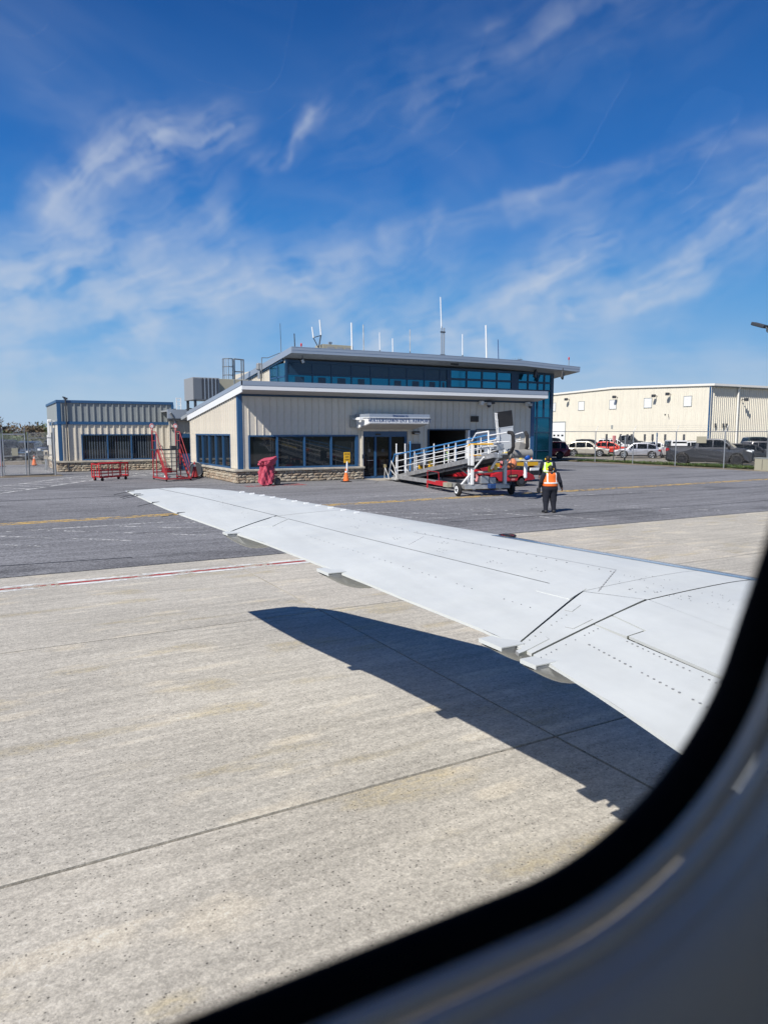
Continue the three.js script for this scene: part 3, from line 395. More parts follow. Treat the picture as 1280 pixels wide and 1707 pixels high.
// one siding board: a flat pan with a raised seam at its left edge; faces +z, or -x when turned
const seamCache = new Map();
function siding(parent, x0, x1, y0, y1, z, mats, { w = 0.41, seam = 0.05, proud = 0.04, side = false, slope = 0 } = {}) {
  for (const [a, b] of bays(x0, x1, w)) {
    const ya = y1 + slope * ((a + b) / 2 - x0), key = [(b - a).toFixed(3), (ya - y0).toFixed(2), seam, proud, side].join();
    if (!seamCache.has(key)) { const L = b - a, hh = ya - y0; const g = [box(0, L, 0, hh, -0.03, 0), extrude([[0.004, 0], [0.012, proud], [seam - 0.008, proud], [seam, 0]], hh).rotateX(-Math.PI / 2).scale(1, 1, -1).translate(0, hh / 2, 0)]; const G = ready([g[0], fixWinding(g[1])]); seamCache.set(key, G); }
    const m = mesh('siding_panel', seamCache.get(key), mats[Math.floor(sidingR() * mats.length)], parent);
    if (side) { m.rotation.y = -Math.PI / 2; m.position.set(z, y0, a); } else m.position.set(a, y0, z);
  }
}
const stoneMats = [[0.82, 0.70, 0.56], [0.90, 0.80, 0.68], [0.70, 0.58, 0.46], [0.92, 0.83, 0.69], [0.80, 0.64, 0.50]].map((c) => mat(c, { rough: 0.95, map: T.stone, bumpMap: T.stoneBump, bumpScale: 0.03 }));
const stoneShapes = [];
{ const r = rng(31); for (let k = 0; k < 10; k++) stoneShapes.push(ready([(() => { const g = new THREE.BoxGeometry(1, 1, 1, 3, 2, 1), p = g.attributes.position; for (let i = 0; i < p.count; i++) { const x = p.getX(i), y = p.getY(i), z = p.getZ(i); if (z > 0) { const edge = Math.max(Math.abs(x), Math.abs(y)) > 0.49, h = hash2(Math.round(x * 6) + 9, Math.round(y * 4) + 9, k); p.setXYZ(i, x * (edge ? 0.93 : 1) + (h - 0.5) * 0.07, y * (edge ? 0.88 : 1) + (hash2(Math.round(x * 6) + 9, Math.round(y * 4) + 9, k + 50) - 0.5) * 0.1, edge ? 0.1 + h * 0.25 : 0.5 + (h - 0.5) * 0.5); } } g.computeVertexNormals(); return g; })()])); }
function stonework(parent, x0, x1, y0, y1, z, { side = false, seed = 1, rows = 5 } = {}) {
  const r = rng(seed), h = (y1 - y0) / rows;
  for (let j = 0; j < rows; j++) {
    let x = x0 - r() * 0.15;
    while (x < x1 - 0.04) {
      const L = 0.2 + 0.34 * r() ** 1.4, a = Math.max(x, x0), b = Math.min(x + L, x1); x += L;
      if (b - a < 0.06) continue;
      const s = mesh('stone', stoneShapes[Math.floor(r() * stoneShapes.length)], stoneMats[Math.floor(r() * stoneMats.length)], parent);
      const hh = h * (0.88 + 0.1 * r()), d = 0.10 + 0.05 * r();
      s.scale.set(b - a - 0.014, hh, d);
      const c = [(a + b) / 2, y0 + (j + 0.5) * h, z];
      if (side) { s.rotation.y = -Math.PI / 2; s.position.set(z, c[1], c[0]); } else s.position.set(...c);
    }
  }
}
const CREAM = [M.cream, M.creamB, M.creamC, M.cream];

// ---------------------------------------------------------------- terminal, front block
const terminal = thing('terminal_building', 'beige ribbed metal airport terminal with blue window frames, stone base and a glass upper storey', 'building');
{
  const B = terminal, Z = -36.3, X0 = 11.5, X1 = 31.25, YT = 4.72, XL = 11.45;
  const p = (name, g, m, par = B) => mesh(name, g, m, par);
  // structure behind the boards: walls with real openings
  p('wall', [box(X0 + 0.05, 12.0, 0, YT, Z - 0.3, Z - 0.03), box(12.0, 18.45, 0, 0.74, Z - 0.3, Z - 0.03), box(12.0, 18.45, 2.52, YT, Z - 0.3, Z - 0.03), box(18.45, 18.75, 0, YT, Z - 0.3, Z - 0.03), box(18.75, 21.75, 2.74, YT, Z - 0.3, Z - 0.03), box(21.75, 23.26, 0, YT, Z - 0.3, Z - 0.03), box(23.26, 26.27, 2.81, YT, Z - 0.3, Z - 0.03), box(26.27, 26.73, 0, YT, Z - 0.3, Z - 0.03), box(26.73, 29.79, 2.81, YT, Z - 0.3, Z - 0.03), box(29.79, X1, 0, YT, Z - 0.3, Z - 0.03),
    box(XL + 0.03, XL + 0.3, 0, 0.76, -46.2, Z - 0.3), box(XL + 0.03, XL + 0.3, 2.58, 3.85, -46.2, Z - 0.3), box(XL + 0.03, XL + 0.3, 0.76, 2.58, -46.2, -44.75), box(XL + 0.03, XL + 0.3, 0.76, 2.58, -37.55, Z - 0.3), box(X1 - 0.3, X1, 0, 3.6, -48.4, Z - 0.3)], M.cream);
  siding(B, X0 + 0.19, 12.0, 0.74, YT, Z, CREAM); siding(B, 12.0, 18.45, 2.52, YT, Z, CREAM); siding(B, 18.45, 18.75, 0.74, YT, Z, CREAM); siding(B, 18.75, 21.75, 2.74, YT, Z, CREAM);
  siding(B, 21.75, 23.26, 0.06, YT, Z, CREAM); siding(B, 23.26, 26.27, 2.81, YT, Z, CREAM); siding(B, 26.27, 26.73, 0.06, YT, Z, CREAM); siding(B, 26.73, 29.79, 2.81, YT, Z, CREAM); siding(B, 29.79, X1 - 0.13, 0.06, YT, Z, CREAM);
  siding(B, -46.2, Z - 0.01, 2.58, 3.70, XL, CREAM, { side: true, slope: 0.108 }); siding(B, -46.2, -44.75, 0.76, 2.58, XL, CREAM, { side: true }); siding(B, -37.55, Z - 0.01, 0.76, 2.58, XL, CREAM, { side: true });
  // corner posts, painted blue
  p('corner_post', [rbox(X0 - 0.06, X0 + 0.19, 0.72, 4.66, Z - 0.16, Z + 0.055, 0.01)], M.blue);
  p('corner_post', [rbox(X1 - 0.13, X1 + 0.17, 0.0, 4.72, Z - 0.18, Z + 0.055, 0.01)], M.blue);
  p('door_jamb', [box(18.655, 18.765, 0.72, 2.74, Z, Z + 0.08)], M.cream);
  // stone base with a cap
  p('stone_backing', [box(X0 - 0.10, 18.77, 0, 0.62, Z - 0.02, Z + 0.05), box(XL - 0.12, XL + 0.02, 0, 0.62, -45.2, Z + 0.05)], M.mortar);
  stonework(B, X0 - 0.12, 18.8, 0.02, 0.62, Z + 0.06, { seed: 3, rows: 4 });
  stonework(B, -45.2, Z + 0.12, 0.02, 0.62, XL - 0.13, { side: true, seed: 4, rows: 4 });
  p('wall_cap', [rbox(X0 - 0.22, 18.82, 0.62, 0.735, Z - 0.01, Z + 0.19, 0.02), rbox(XL - 0.27, XL + 0.01, 0.62, 0.735, -45.3, Z + 0.185, 0.02)], M.sill);
  // long window
  const w = p('window', [box(12.0, 18.45, 0.735, 0.84, Z - 0.09, Z + 0.06), box(12.0, 18.45, 2.45, 2.525, Z - 0.09, Z + 0.06), box(11.995, 12.075, 0.84, 2.45, Z - 0.09, Z + 0.06), box(18.29, 18.455, 0.84, 2.45, Z - 0.09, Z + 0.06), ...[13.59, 15.17, 16.78].map((x) => box(x - 0.05, x + 0.05, 0.84, 2.45, Z - 0.085, Z + 0.05))], M.blue);
  for (const [a, b] of [[12.08, 13.54], [13.64, 15.12], [15.22, 16.73], [16.83, 18.285]]) mesh('window_pane', [box(a, b, 0.845, 2.445, Z - 0.06, Z - 0.045)], M.darkGlass, w);
  const ws = p('window', [box(XL - 0.06, XL + 0.09, 0.735, 0.83, -44.75, -37.55), box(XL - 0.06, XL + 0.09, 2.5, 2.585, -44.75, -37.55), ...[-44.71, -43.3, -41.85, -40.45, -39.0, -37.59].map((z) => box(XL - 0.05, XL + 0.085, 0.83, 2.5, z - 0.045, z + 0.045))], M.blue);
  for (const [a, b] of [[-44.66, -43.35], [-43.25, -41.9], [-41.8, -40.5], [-40.4, -39.05], [-38.95, -37.64]]) mesh('window_pane', [box(XL + 0.045, XL + 0.06, 0.835, 2.495, a, b)], M.darkGlass, ws);
  // sliding entrance door
  const d = p('entrance_door', [box(18.76, 21.75, 2.42, 2.735, Z - 0.22, Z - 0.04), box(18.76, 18.88, 0.01, 2.42, Z - 0.22, Z - 0.05), box(21.6, 21.75, 0.01, 2.42, Z - 0.22, Z - 0.05), box(19.58, 19.69, 0.15, 2.42, Z - 0.2, Z - 0.035), box(20.56, 20.68, 0.15, 2.42, Z - 0.2, Z - 0.035), box(18.88, 21.6, 0.01, 0.15, Z - 0.2, Z - 0.06)], M.blue);
  for (const [a, b] of [[18.885, 19.575], [19.695, 20.555], [20.685, 21.595]]) mesh('door_pane', [box(a, b, 0.155, 2.415, Z - 0.14, Z - 0.125)], M.blackGlass, d);
  mesh('door_sensor', [rbox(19.62, 19.95, 2.52, 2.6, Z - 0.04, Z + 0.02, 0.015)], M.black, d); mesh('door_handle', [box(19.1, 19.5, 1.05, 1.07, Z - 0.125, Z - 0.10)], M.galv, d);
  for (const [x, y, s] of [[19.25, 1.62, 0.09], [20.15, 1.62, 0.09], [20.3, 0.72, 0.1], [20.95, 0.7, 0.06]]) mesh('door_sticker', [box(x - s, x + s, y - s, y + s, Z - 0.125, Z - 0.121)], x > 20.2 ? M.brass : M.steelDark, d);
  // canopy over the entrance, with its lettering
  const c = p('entrance_canopy', [extrude([[0.02, 2.88], [1.70, 3.18], [1.70, 3.48], [0.02, 3.48]], 3.82).rotateY(-Math.PI / 2).translate(20.24, 0, Z)], M.fasciaWhite);
  mesh('canopy_cap', [box(18.30, 22.2, 3.48, 3.69, Z + 0.0, Z + 1.73)], M.fascia, c);
  mesh('canopy_trim', [box(18.28, 22.22, 3.475, 3.505, Z + 0.0, Z + 1.75)], M.fasciaWhite, c);
  mesh('canopy_soffit', [extrude([[0.06, 2.85], [1.69, 3.142], [1.69, 3.176], [0.06, 2.884]], 3.78).rotateY(-Math.PI / 2).translate(20.24, 0, Z)], M.soffit, c);
  for (const x of [19.35, 20.95]) mesh('canopy_downlight', [cyl(0, -0.01, 0, 0.11, 0.014, 18).rotateX(-0.177).translate(x, 3.005, Z + 0.95)], M.whiteDirty, c);
  mesh('canopy_back', [box(17.95, 18.33, 2.95, 3.62, Z + 0.045, Z + 0.085)], M.greyPanel, c);
  mesh('camera_arm', [bar([18.1, 3.42, Z + 0.1], [18.1, 3.42, Z + 0.9], 0.07), rbox(17.98, 18.22, 3.34, 3.5, Z + 0.75, Z + 1.15, 0.03)], M.white, c);
  mesh('sign_lettering', [letters('Welcome to', 0.115, 0.008, 20.25, 3.53, Z + 1.733, font, 1.05), letters("WATERTOWN INT'L AIRPORT", 0.195, 0.008, 20.25, 3.245, Z + 1.703, font, 1.0)], M.inkBlue, c);
  // garage opening: a real room behind, jambs, half open door
  p('garage_room', [box(22.9, 26.5, -0.02, 0.004, Z - 7, Z - 0.3), box(22.9, 26.5, 0, 3.2, Z - 7.1, Z - 7), box(22.8, 22.9, 0, 3.2, Z - 7, Z - 0.3), box(26.5, 26.6, 0, 3.2, Z - 7, Z - 0.3), box(22.9, 26.5, 3.2, 3.3, Z - 7, Z - 0.3)], M.room);
  p('door_jamb', [box(26.12, 26.27, 0, 2.81, Z - 0.25, Z + 0.03)], M.white);
  p('door_frame', [box(26.275, 26.66, 0.01, 2.8, Z + 0.002, Z + 0.062), box(23.14, 23.25, 0, 2.86, Z + 0.002, Z + 0.05), box(23.25, 26.27, 2.805, 2.87, Z + 0.002, Z + 0.05), box(29.10, 29.62, 0.01, 2.8, Z - 0.05, Z + 0.062), box(26.70, 26.76, 0.01, 2.86, Z + 0.002, Z + 0.052), box(26.76, 29.1, 2.80, 2.865, Z + 0.002, Z + 0.052)], M.blueDark);
  const od = p('overhead_door', [box(26.76, 29.1, 0.0, 2.8, Z - 0.2, Z - 0.16)], M.doorGrey);
  for (let k = 0; k < 5; k++) mesh('door_section', [rbox(26.77, 29.09, 0.02 + k * 0.556, 0.565 + k * 0.556, Z - 0.165, Z - 0.11, 0.012)], M.doorGrey, od);
  for (const x of [27.15, 28.3]) mesh('door_window', [box(x - 0.32, x + 0.32, 1.33, 1.6, Z - 0.112, Z - 0.104)], M.blackGlass, od);
  p('door_jamb', [box(29.62, 29.79, 0, 2.81, Z - 0.2, Z + 0.03)], M.cream);
  // wall fittings
  p('wall_lamp', [rbox(22.0, 22.5, 2.56, 2.74, Z + 0.04, Z + 0.24, 0.05)], M.black); p('lamp_lens', [box(22.12, 22.44, 2.585, 2.64, Z + 0.238, Z + 0.25)], M.whiteDirty);
  p('wall_vent', [box(26.28, 26.86, 3.32, 3.68, Z + 0.035, Z + 0.10), ...[0, 1, 2, 3, 4].map((k) => box(26.3, 26.84, 3.35 + k * 0.066, 3.375 + k * 0.066, Z + 0.10, Z + 0.125))], M.black);
  p('notice_board', [box(21.78, 22.62, 0.95, 2.0, Z + 0.042, Z + 0.085)], M.steelDark);
  p('door_lever', [box(18.69, 18.73, 1.2, 1.42, Z + 0.08, Z + 0.12)], M.steelDark);
  for (const [x, s] of [[27.1, 1], [30.8, -1]]) { const cam = p('dome_camera', [rbox(x - 0.22, x + 0.02, 4.36, 4.62, Z + 0.04, Z + 0.3, 0.03), bar([x, 4.5, Z + 0.25], [x + 0.2 * s, 4.5, Z + 0.55], 0.06)], M.white); mesh('camera_dome', [ball(x + 0.2 * s, 4.33, Z + 0.55, 0.13, 14)], M.steelDark, cam); mesh('camera_shell', [cyl(x + 0.2 * s, 4.35, Z + 0.55, 0.14, 0.16, 16)], M.whiteDirty, cam); }
  p('camera_bracket', [rbox(27.45, 27.9, 4.44, 4.6, Z + 0.05, Z + 0.4, 0.03)], M.steelDark);
  // lower roof: slopes back to the tower, deep two-tone fascia, soffit boards
  const SL = 0.113, yf = 5.27, zf = -35.18, rp = (z, dy) => yf + dy - SL * (zf - z);
  const RX0 = 11.33, RX1 = 31.62;
  p('roof', [extrude([[zf - 0.03, yf - 0.10], [-48.3, rp(-48.3, -0.10)], [-48.3, rp(-48.3, -0.30)], [zf - 0.03, yf - 0.30]].map(([z, y]) => [-z, y]), RX1 - RX0 - 0.06).rotateY(Math.PI / 2).translate((RX0 + RX1) / 2, 0, 0)], M.roofing);
  p('fascia', [box(RX0, RX1, 5.06, 5.28, zf - 0.05, zf), extrude([[zf, 5.06], [zf, 5.28], [-46.6, rp(-46.6, 0.01)], [-46.6, rp(-46.6, -0.21)]].map(([z, y]) => [-z, y]), 0.05).rotateY(Math.PI / 2).translate(RX0 + 0.025, 0, 0), extrude([[zf, 5.06], [zf, 5.28], [-46.6, rp(-46.6, 0.01)], [-46.6, rp(-46.6, -0.21)]].map(([z, y]) => [-z, y]), 0.05).rotateY(Math.PI / 2).translate(RX1 - 0.025, 0, 0)], M.fascia);
  for (const [a, b] of bays(RX0 + 0.02, RX1 - 0.02, 4.1)) p('fascia_board', [rbox(a + 0.004, b - 0.004, 4.83, 5.058, zf - 0.07, zf - 0.02, 0.008)], M.fasciaWhite);
  for (const [a, b] of bays(-46.6, zf - 0.07, 3.9)) p('fascia_board', [extrude([[a + 0.004, rp(a, -0.215)], [b - 0.004, rp(b, -0.215)], [b - 0.004, rp(b, -0.56)], [a + 0.004, rp(a, -0.56)]].map(([z, y]) => [-z, y]), 0.045).rotateY(Math.PI / 2).translate(RX0 + 0.045, 0, 0)], M.fasciaWhite);
  for (const [a, b] of bays(RX0 + 0.07, RX1 - 0.03, 0.42)) p('soffit_board', [extrude([[zf - 0.07, 4.86], [Z + 0.06, 4.70], [Z + 0.06, 4.67], [zf - 0.07, 4.835]].map(([z, y]) => [-z, y]), b - a - 0.012).rotateY(Math.PI / 2).translate((a + b) / 2, 0, 0)], M.soffit);
  p('soffit_trim', [box(X0 + 0.19, X1 - 0.13, 4.56, 4.67, Z + 0.04, Z + 0.075)], M.blueDark);
  p('side_soffit', [...bays(-46.2, Z - 0.02, 0.41).map(([a, b]) => box(RX0 + 0.07, XL - 0.03, rp((a + b) / 2, -0.55), rp((a + b) / 2, -0.51), a + 0.05, b))], M.blueDark);

  // ------------------------------------------------------------ upper storey of glass, set back
  const TZ = -48.5, TX0 = 18.9, TX1 = 44.1, TY = 7.85;
  p('upper_wall', [box(TX0 + 0.05, TX1 - 0.05, 0, TY, TZ - 0.4, TZ - 0.12), box(TX0 + 0.06, TX0 + 0.3, 3, 7.6, -60.5, TZ - 0.4), box(TX1 - 0.3, TX1 - 0.05, 0, 7.6, -60.5, TZ - 0.4), box(TX0 + 0.3, TX1 - 0.3, 0, 7.2, -60.5, -60.2)], M.cream);
  const frame = p('curtain_wall', [box(TX0, TX1, 7.66, TY, TZ - 0.1, TZ + 0.03), box(TX1 - 0.32, TX1, 0, 7.66, TZ - 0.1, TZ + 0.05), box(TX0 - 0.02, TX0 + 0.13, 3.4, 7.66, TZ - 0.1, TZ + 0.05), box(32.75, 33.15, 3.4, 7.66, TZ - 0.1, TZ + 0.04), box(39.35, 40.15, 3.4, 7.66, TZ - 0.1, TZ + 0.04), box(33.15, TX1 - 0.32, 6.90, 7.06, TZ - 0.1, TZ + 0.035), box(33.15, TX1 - 0.32, 6.22, 6.36, TZ - 0.1, TZ + 0.035), box(TX0, 32.75, 6.78, 6.88, TZ - 0.1, TZ + 0.03), box(31.3, TX1 - 0.32, 0, 0.14, TZ - 0.1, TZ + 0.03)], M.blueDark);
  const left = [19.03, 20.98, 22.5, 24.15, 25.8, 27.4, 29.0, 30.6, 32.1, 32.75];
  for (let i = 0; i < left.length - 1; i++) {
    const a = left[i] + 0.05, b = left[i + 1] - 0.05; if (b - a < 0.3) { mesh('spandrel_panel', [box(left[i], left[i + 1], 4, 7.66, TZ - 0.1, TZ - 0.02)], M.spandrel, frame); continue; }
    mesh('mullion', [box(left[i] - 0.05, left[i] + 0.05, 4, 7.66, TZ - 0.1, TZ + 0.02)], M.blueDark, frame);
    mesh('spandrel_panel', [box(a, b, 6.885, 7.655, TZ - 0.08, TZ - 0.02)], M.spandrel, frame);
    mesh('glass_pane', [box(a, b, 4.0, 6.775, TZ - 0.08, TZ - 0.03)], M.tealDeep, frame);
    if (i !== 4) { const m1 = mix(a, b, 0.26 + 0.08 * hash2(i, 1, 3)), m2 = mix(a, b, 0.66 + 0.1 * hash2(i, 2, 3)); mesh('window_blind', [box(m1, m2, 6.2, 6.68, TZ - 0.03, TZ - 0.022)], M.spandrel, frame); }
    mesh('window_rail', [box(a, b, 6.69, 6.715, TZ - 0.03, TZ - 0.01), box(a, a + 0.03, 6.1, 6.69, TZ - 0.03, TZ - 0.012), box(b - 0.03, b, 6.1, 6.69, TZ - 0.03, TZ - 0.012)], M.tealGlass, frame);
  }
  const cols = [33.15, 34.7, 36.28, 37.83, 39.35], cols2 = [40.15, 41.3, 42.3, 43.0, TX1 - 0.32];
  const mid = [];
  for (const C of [cols, [40.15, 41.2, 42.3, 43.05, 43.78]]) for (let i = 0; i < C.length - 1; i++) {
    if (i) mesh('mullion', [box(C[i] - 0.07, C[i] + 0.07, 4, 7.66, TZ - 0.1, TZ + 0.03)], M.blueDark, frame);
    const a = C[i] + (i ? 0.07 : 0.03), b = C[i + 1] - (i < C.length - 2 ? 0.07 : 0.03);
    for (const [y0, y1] of [[7.07, 7.655], [6.37, 6.89], [4.0, 6.21]]) mesh('glass_pane', [box(a, b, y0, y1, TZ - 0.08, TZ - 0.03)], M.tealGlass, frame);
  }
  // tall glazing of the stair beside the front block
  const C3 = [41.2, 42.3, 43.78];
  for (let i = 0; i < C3.length - 1; i++) for (const [y0, y1] of [[0.15, 1.02], [1.1, 2.62], [2.7, 3.9]]) mesh('glass_pane', [box(C3[i] + 0.06, C3[i + 1] - 0.06, y0, y1, TZ - 0.08, TZ - 0.03)], M.tealDeep, frame);
  mesh('mullion', [box(42.22, 42.36, 0.14, 4, TZ - 0.1, TZ + 0.03), box(41.2, 43.78, 3.9, 4.0, TZ - 0.1, TZ + 0.025), box(41.2, 43.78, 2.62, 2.7, TZ - 0.1, TZ + 0.025), box(41.2, 43.78, 1.02, 1.1, TZ - 0.1, TZ + 0.025)], M.blueDark, frame);
  mesh('spandrel_panel', [box(31.3, 41.2, 0.14, 4, TZ - 0.1, TZ - 0.03)], M.spandrel, frame);
  // left end of the storey: two glass bays, then siding
  const sl = p('side_glazing', [box(TX0 - 0.06, TX0 + 0.05, 6.62, 6.72, -51.6, TZ - 0.1), box(TX0 - 0.06, TX0 + 0.05, 4, 7.5, -50.15, -50.05), box(TX0 - 0.06, TX0 + 0.05, 4, 7.5, -51.65, -51.5)], M.blue);
  for (const [a, b] of [[-51.5, -50.15], [-50.05, TZ - 0.1]]) for (const [y0, y1] of [[6.73, 7.6], [4.4, 6.61]]) mesh('glass_pane', [box(TX0 - 0.03, TX0 + 0.02, y0, y1, a, b)], M.tealGlass, sl);
  siding(B, -60.4, -51.7, 3.2, 6.45, TX0, CREAM, { side: true, slope: 0.115 });
  // upper roof: fascia line bows down at the right, slopes to the back
  const rf = [[18.78, 8.56], [25, 8.6], [32, 8.62], [39.4, 8.585], [42.6, 8.45], [45.75, 8.34]], rz = TZ + 1.5, S2 = 0.115;
  const yAt = (x) => { let i = 1; while (i < rf.length - 1 && rf[i][0] < x) i++; return mix(rf[i - 1][1], rf[i][1], (x - rf[i - 1][0]) / (rf[i][0] - rf[i - 1][0])); };
  p('upper_roof', [grid((u, v) => [mix(18.8, 45.7, u), yAt(mix(18.8, 45.7, u)) - 0.02 - S2 * 13.6 * v, mix(rz - 0.02, rz - 13.6, v)], 12, 4), grid((u, v) => [mix(18.8, 45.7, u), yAt(mix(18.8, 45.7, u)) - 0.42 - S2 * 13.6 * v, mix(rz - 0.02, rz - 13.6, v)], 12, 4)], M.roofing);
  for (const [a, b] of bays(18.8, 45.7, 2.9)) { p('soffit_panel', [extrude([[a + 0.01, yAt(a) - 0.40], [b - 0.01, yAt(b) - 0.40], [b - 0.01, yAt(b) - 0.43], [a + 0.01, yAt(a) - 0.43]], 1.35).translate(0, 0, rz - 0.72)], M.soffit); }
  for (let i = 1; i < rf.length; i++) { const [a, ya] = rf[i - 1], [b, yb] = rf[i]; p('upper_fascia', [extrude([[a, ya], [b, yb], [b, yb - 0.20], [a, ya - 0.20]], 0.06).translate(0, 0, rz), extrude([[a, ya - 0.2], [b, yb - 0.2], [b, yb - 0.405], [a, ya - 0.405]], 0.045).translate(0, 0, rz - 0.012), extrude([[a, ya + 0.03], [b, yb + 0.03], [b, yb - 0.002], [a, ya - 0.002]], 0.085).translate(0, 0, rz)], M.fascia); }
  for (const [x, y] of [[18.78, 8.56], [45.72, 8.34]]) p('side_fascia', [extrude([[rz, y + 0.02], [rz - 13.6, y + 0.02 - S2 * 13.6], [rz - 13.6, y - 0.42 - S2 * 13.6], [rz, y - 0.405]].map(([z, yy]) => [-z, yy]), 0.06).rotateY(Math.PI / 2).translate(x, 0, 0)], M.fascia);
  p('side_eave', bays(-60.4, TZ - 0.4, 0.41).map(([a, b]) => box(TX0 - 0.1, TX0 + 0.02, 7.98 - S2 * (rz - 0.6 - (a + b) / 2) - 0.06, 8.05 - S2 * (rz - 0.6 - (a + b) / 2), a + 0.1, b)), M.blueDark);
}

// ---------------------------------------------------------------- link between annex and terminal, and the annex
const link = thing('link_building', 'low beige link with a blue door between the annex and the terminal', 'building');
{
  const p = (n, g, m, par = link) => mesh(n, g, m, par), Z = -50.3;
  p('wall', [box(11.75, 16, 0, 3.5, Z - 4, Z - 0.03)], M.cream);
  siding(link, 11.0, 11.55, 0.05, 3.45, Z, CREAM); siding(link, 12.55, 15, 0.05, 3.45, Z, CREAM); siding(link, 11.55, 12.55, 2.6, 3.45, Z, CREAM);
  p('fascia', [box(10.9, 16, 3.62, 4.24, Z - 0.06, Z + 0.24)], M.fascia); p('gutter', [box(10.95, 16, 3.47, 3.618, Z + 0.02, Z + 0.36)], M.steelDark); p('roof', [box(10.95, 16, 4.1, 4.2, Z - 4, Z - 0.06)], M.roofing);
  const d = p('door', [box(11.56, 12.54, 0.02, 2.58, Z - 0.02, Z + 0.06)], M.blue); mesh('door_window', [box(11.75, 12.35, 1.2, 2.3, Z + 0.06, Z + 0.066)], M.darkGlass, d); mesh('door_handle', [box(12.36, 12.42, 1.0, 1.12, Z + 0.06, Z + 0.12)], M.galv, d);
  p('downpipe', [...pipe([[11.05, 4.0, Z + 0.3], [11.4, 3.4, Z + 0.16], [11.42, 0.2, Z + 0.16]], 0.09, 10)], M.galv);
  p('wall_lamp', [rbox(11.05, 11.5, 2.9, 3.02, Z + 0.05, Z + 0.25, 0.03)], M.steelDark);
}
const annex = thing('annex_building', 'small flat-roofed beige annex at the left with grey parapet and blue bands', 'building');
{
  const p = (n, g, m, par = annex) => mesh(n, g, m, par), X0 = 4.2, X1 = 11.8, Z = -52.6, ZB = -61.8;
  p('wall', [box(X0 + 0.05, 5.6, 0, 4.6, Z - 0.3, Z - 0.03), box(10.55, X1 - 0.02, 0, 4.6, Z - 0.3, Z - 0.03), box(5.6, 10.55, 0, 0.76, Z - 0.3, Z - 0.03), box(5.6, 10.55, 2.54, 4.6, Z - 0.3, Z - 0.03), box(X0 + 0.05, X0 + 0.3, 0, 4.4, ZB, Z - 0.3), box(X1 - 0.3, X1 - 0.02, 0, 4.6, ZB, Z - 0.3)], M.cream);
  siding(annex, X0 + 0.2, 5.6, 0.76, 3.2, Z, CREAM, { seam: 0.09, proud: 0.07 }); siding(annex, 5.6, 10.55, 2.54, 3.2, Z, CREAM, { seam: 0.09, proud: 0.07 }); siding(annex, 10.55, X1, 0.76, 3.2, Z, CREAM, { seam: 0.09, proud: 0.07 });
  siding(annex, X0 + 0.2, X1 - 0.08, 3.4, 4.64, Z, [M.greyRib], { seam: 0.09, proud: 0.07 });
  p('band', [box(X0 - 0.03, X1 + 0.1, 3.2, 3.4, Z - 0.02, Z + 0.1), box(X0 - 0.06, X0 + 0.02, 3.2, 3.4, ZB, Z - 0.02)], M.blue);
  p('coping', [rbox(X0 - 0.08, X1 + 0.04, 4.64, 4.83, Z - 0.25, Z + 0.1, 0.015), rbox(X0 - 0.08, X0 + 0.2, 4.645, 4.825, ZB, Z - 0.25, 0.015)], M.blue);
  p('corner_post', [rbox(X0 - 0.03, X0 + 0.2, 0.74, 3.2, Z - 0.1, Z + 0.085, 0.01), rbox(X0 - 0.03, X0 + 0.2, 3.4, 4.64, Z - 0.1, Z + 0.085, 0.01), rbox(X1 - 0.1, X1 + 0.06, 3.4, 4.64, Z - 0.1, Z + 0.09, 0.01)], M.blue);
  p('side_wall', [box(X0 - 0.015, X0 + 0.045, 3.4, 4.64, ZB, Z - 0.1)], M.greyPanel); p('side_wall', [box(X0 - 0.012, X0 + 0.045, 0.7, 3.2, ZB, Z - 0.1)], M.cream);
  p('roof', [box(X0 + 0.2, X1, 4.3, 4.4, ZB, Z - 0.3)], M.roofing);
  p('stone_backing', [box(X0 - 0.08, 11.0, 0, 0.62, Z - 0.02, Z + 0.07), box(X0 - 0.12, X0 + 0.04, 0, 0.62, ZB, Z + 0.07)], M.mortar);
  stonework(annex, X0 - 0.1, 11.0, 0.02, 0.62, Z + 0.08, { seed: 8, rows: 4 }); stonework(annex, ZB + 2, Z + 0.12, 0.02, 0.62, X0 - 0.13, { side: true, seed: 9, rows: 4 });
  p('wall_cap', [rbox(X0 - 0.22, 11.05, 0.62, 0.75, Z - 0.01, Z + 0.2, 0.02), rbox(X0 - 0.26, X0 - 0.012, 0.62, 0.75, ZB, Z + 0.195, 0.02)], M.sill);
  const w = p('window', [box(5.6, 10.55, 0.75, 0.84, Z - 0.12, Z + 0.05), box(5.6, 10.55, 2.47, 2.545, Z - 0.12, Z + 0.05), ...[[5.6, 5.68], [7.24, 7.33], [8.82, 8.91], [10.46, 10.55]].map(([a, b]) => box(a, b, 0.84, 2.47, Z - 0.12, Z + 0.045))], M.blue);
  for (const [a, b] of [[5.685, 7.235], [7.335, 8.815], [8.915, 10.455]]) mesh('window_pane', [box(a, b, 0.845, 2.465, Z - 0.16, Z - 0.15)], M.darkGlass, w);
  for (let x = 5.76; x < 10.44; x += 0.17) if (Math.abs(x - 7.28) > 0.1 && Math.abs(x - 8.86) > 0.1) mesh('blind_slat', [box(x, x + 0.045, 0.86, 2.45, Z - 0.149, Z - 0.14)], M.blind, w);
  p('conduit', [...pipe([[4.72, 0.1, Z + 0.14], [4.72, 4.98, Z + 0.14], [4.55, 5.02, Z + 0.2]], 0.045, 8), rbox(4.62, 4.86, 4.86, 4.98, Z - 0.0, Z + 0.2, 0.02)], M.steelDark);
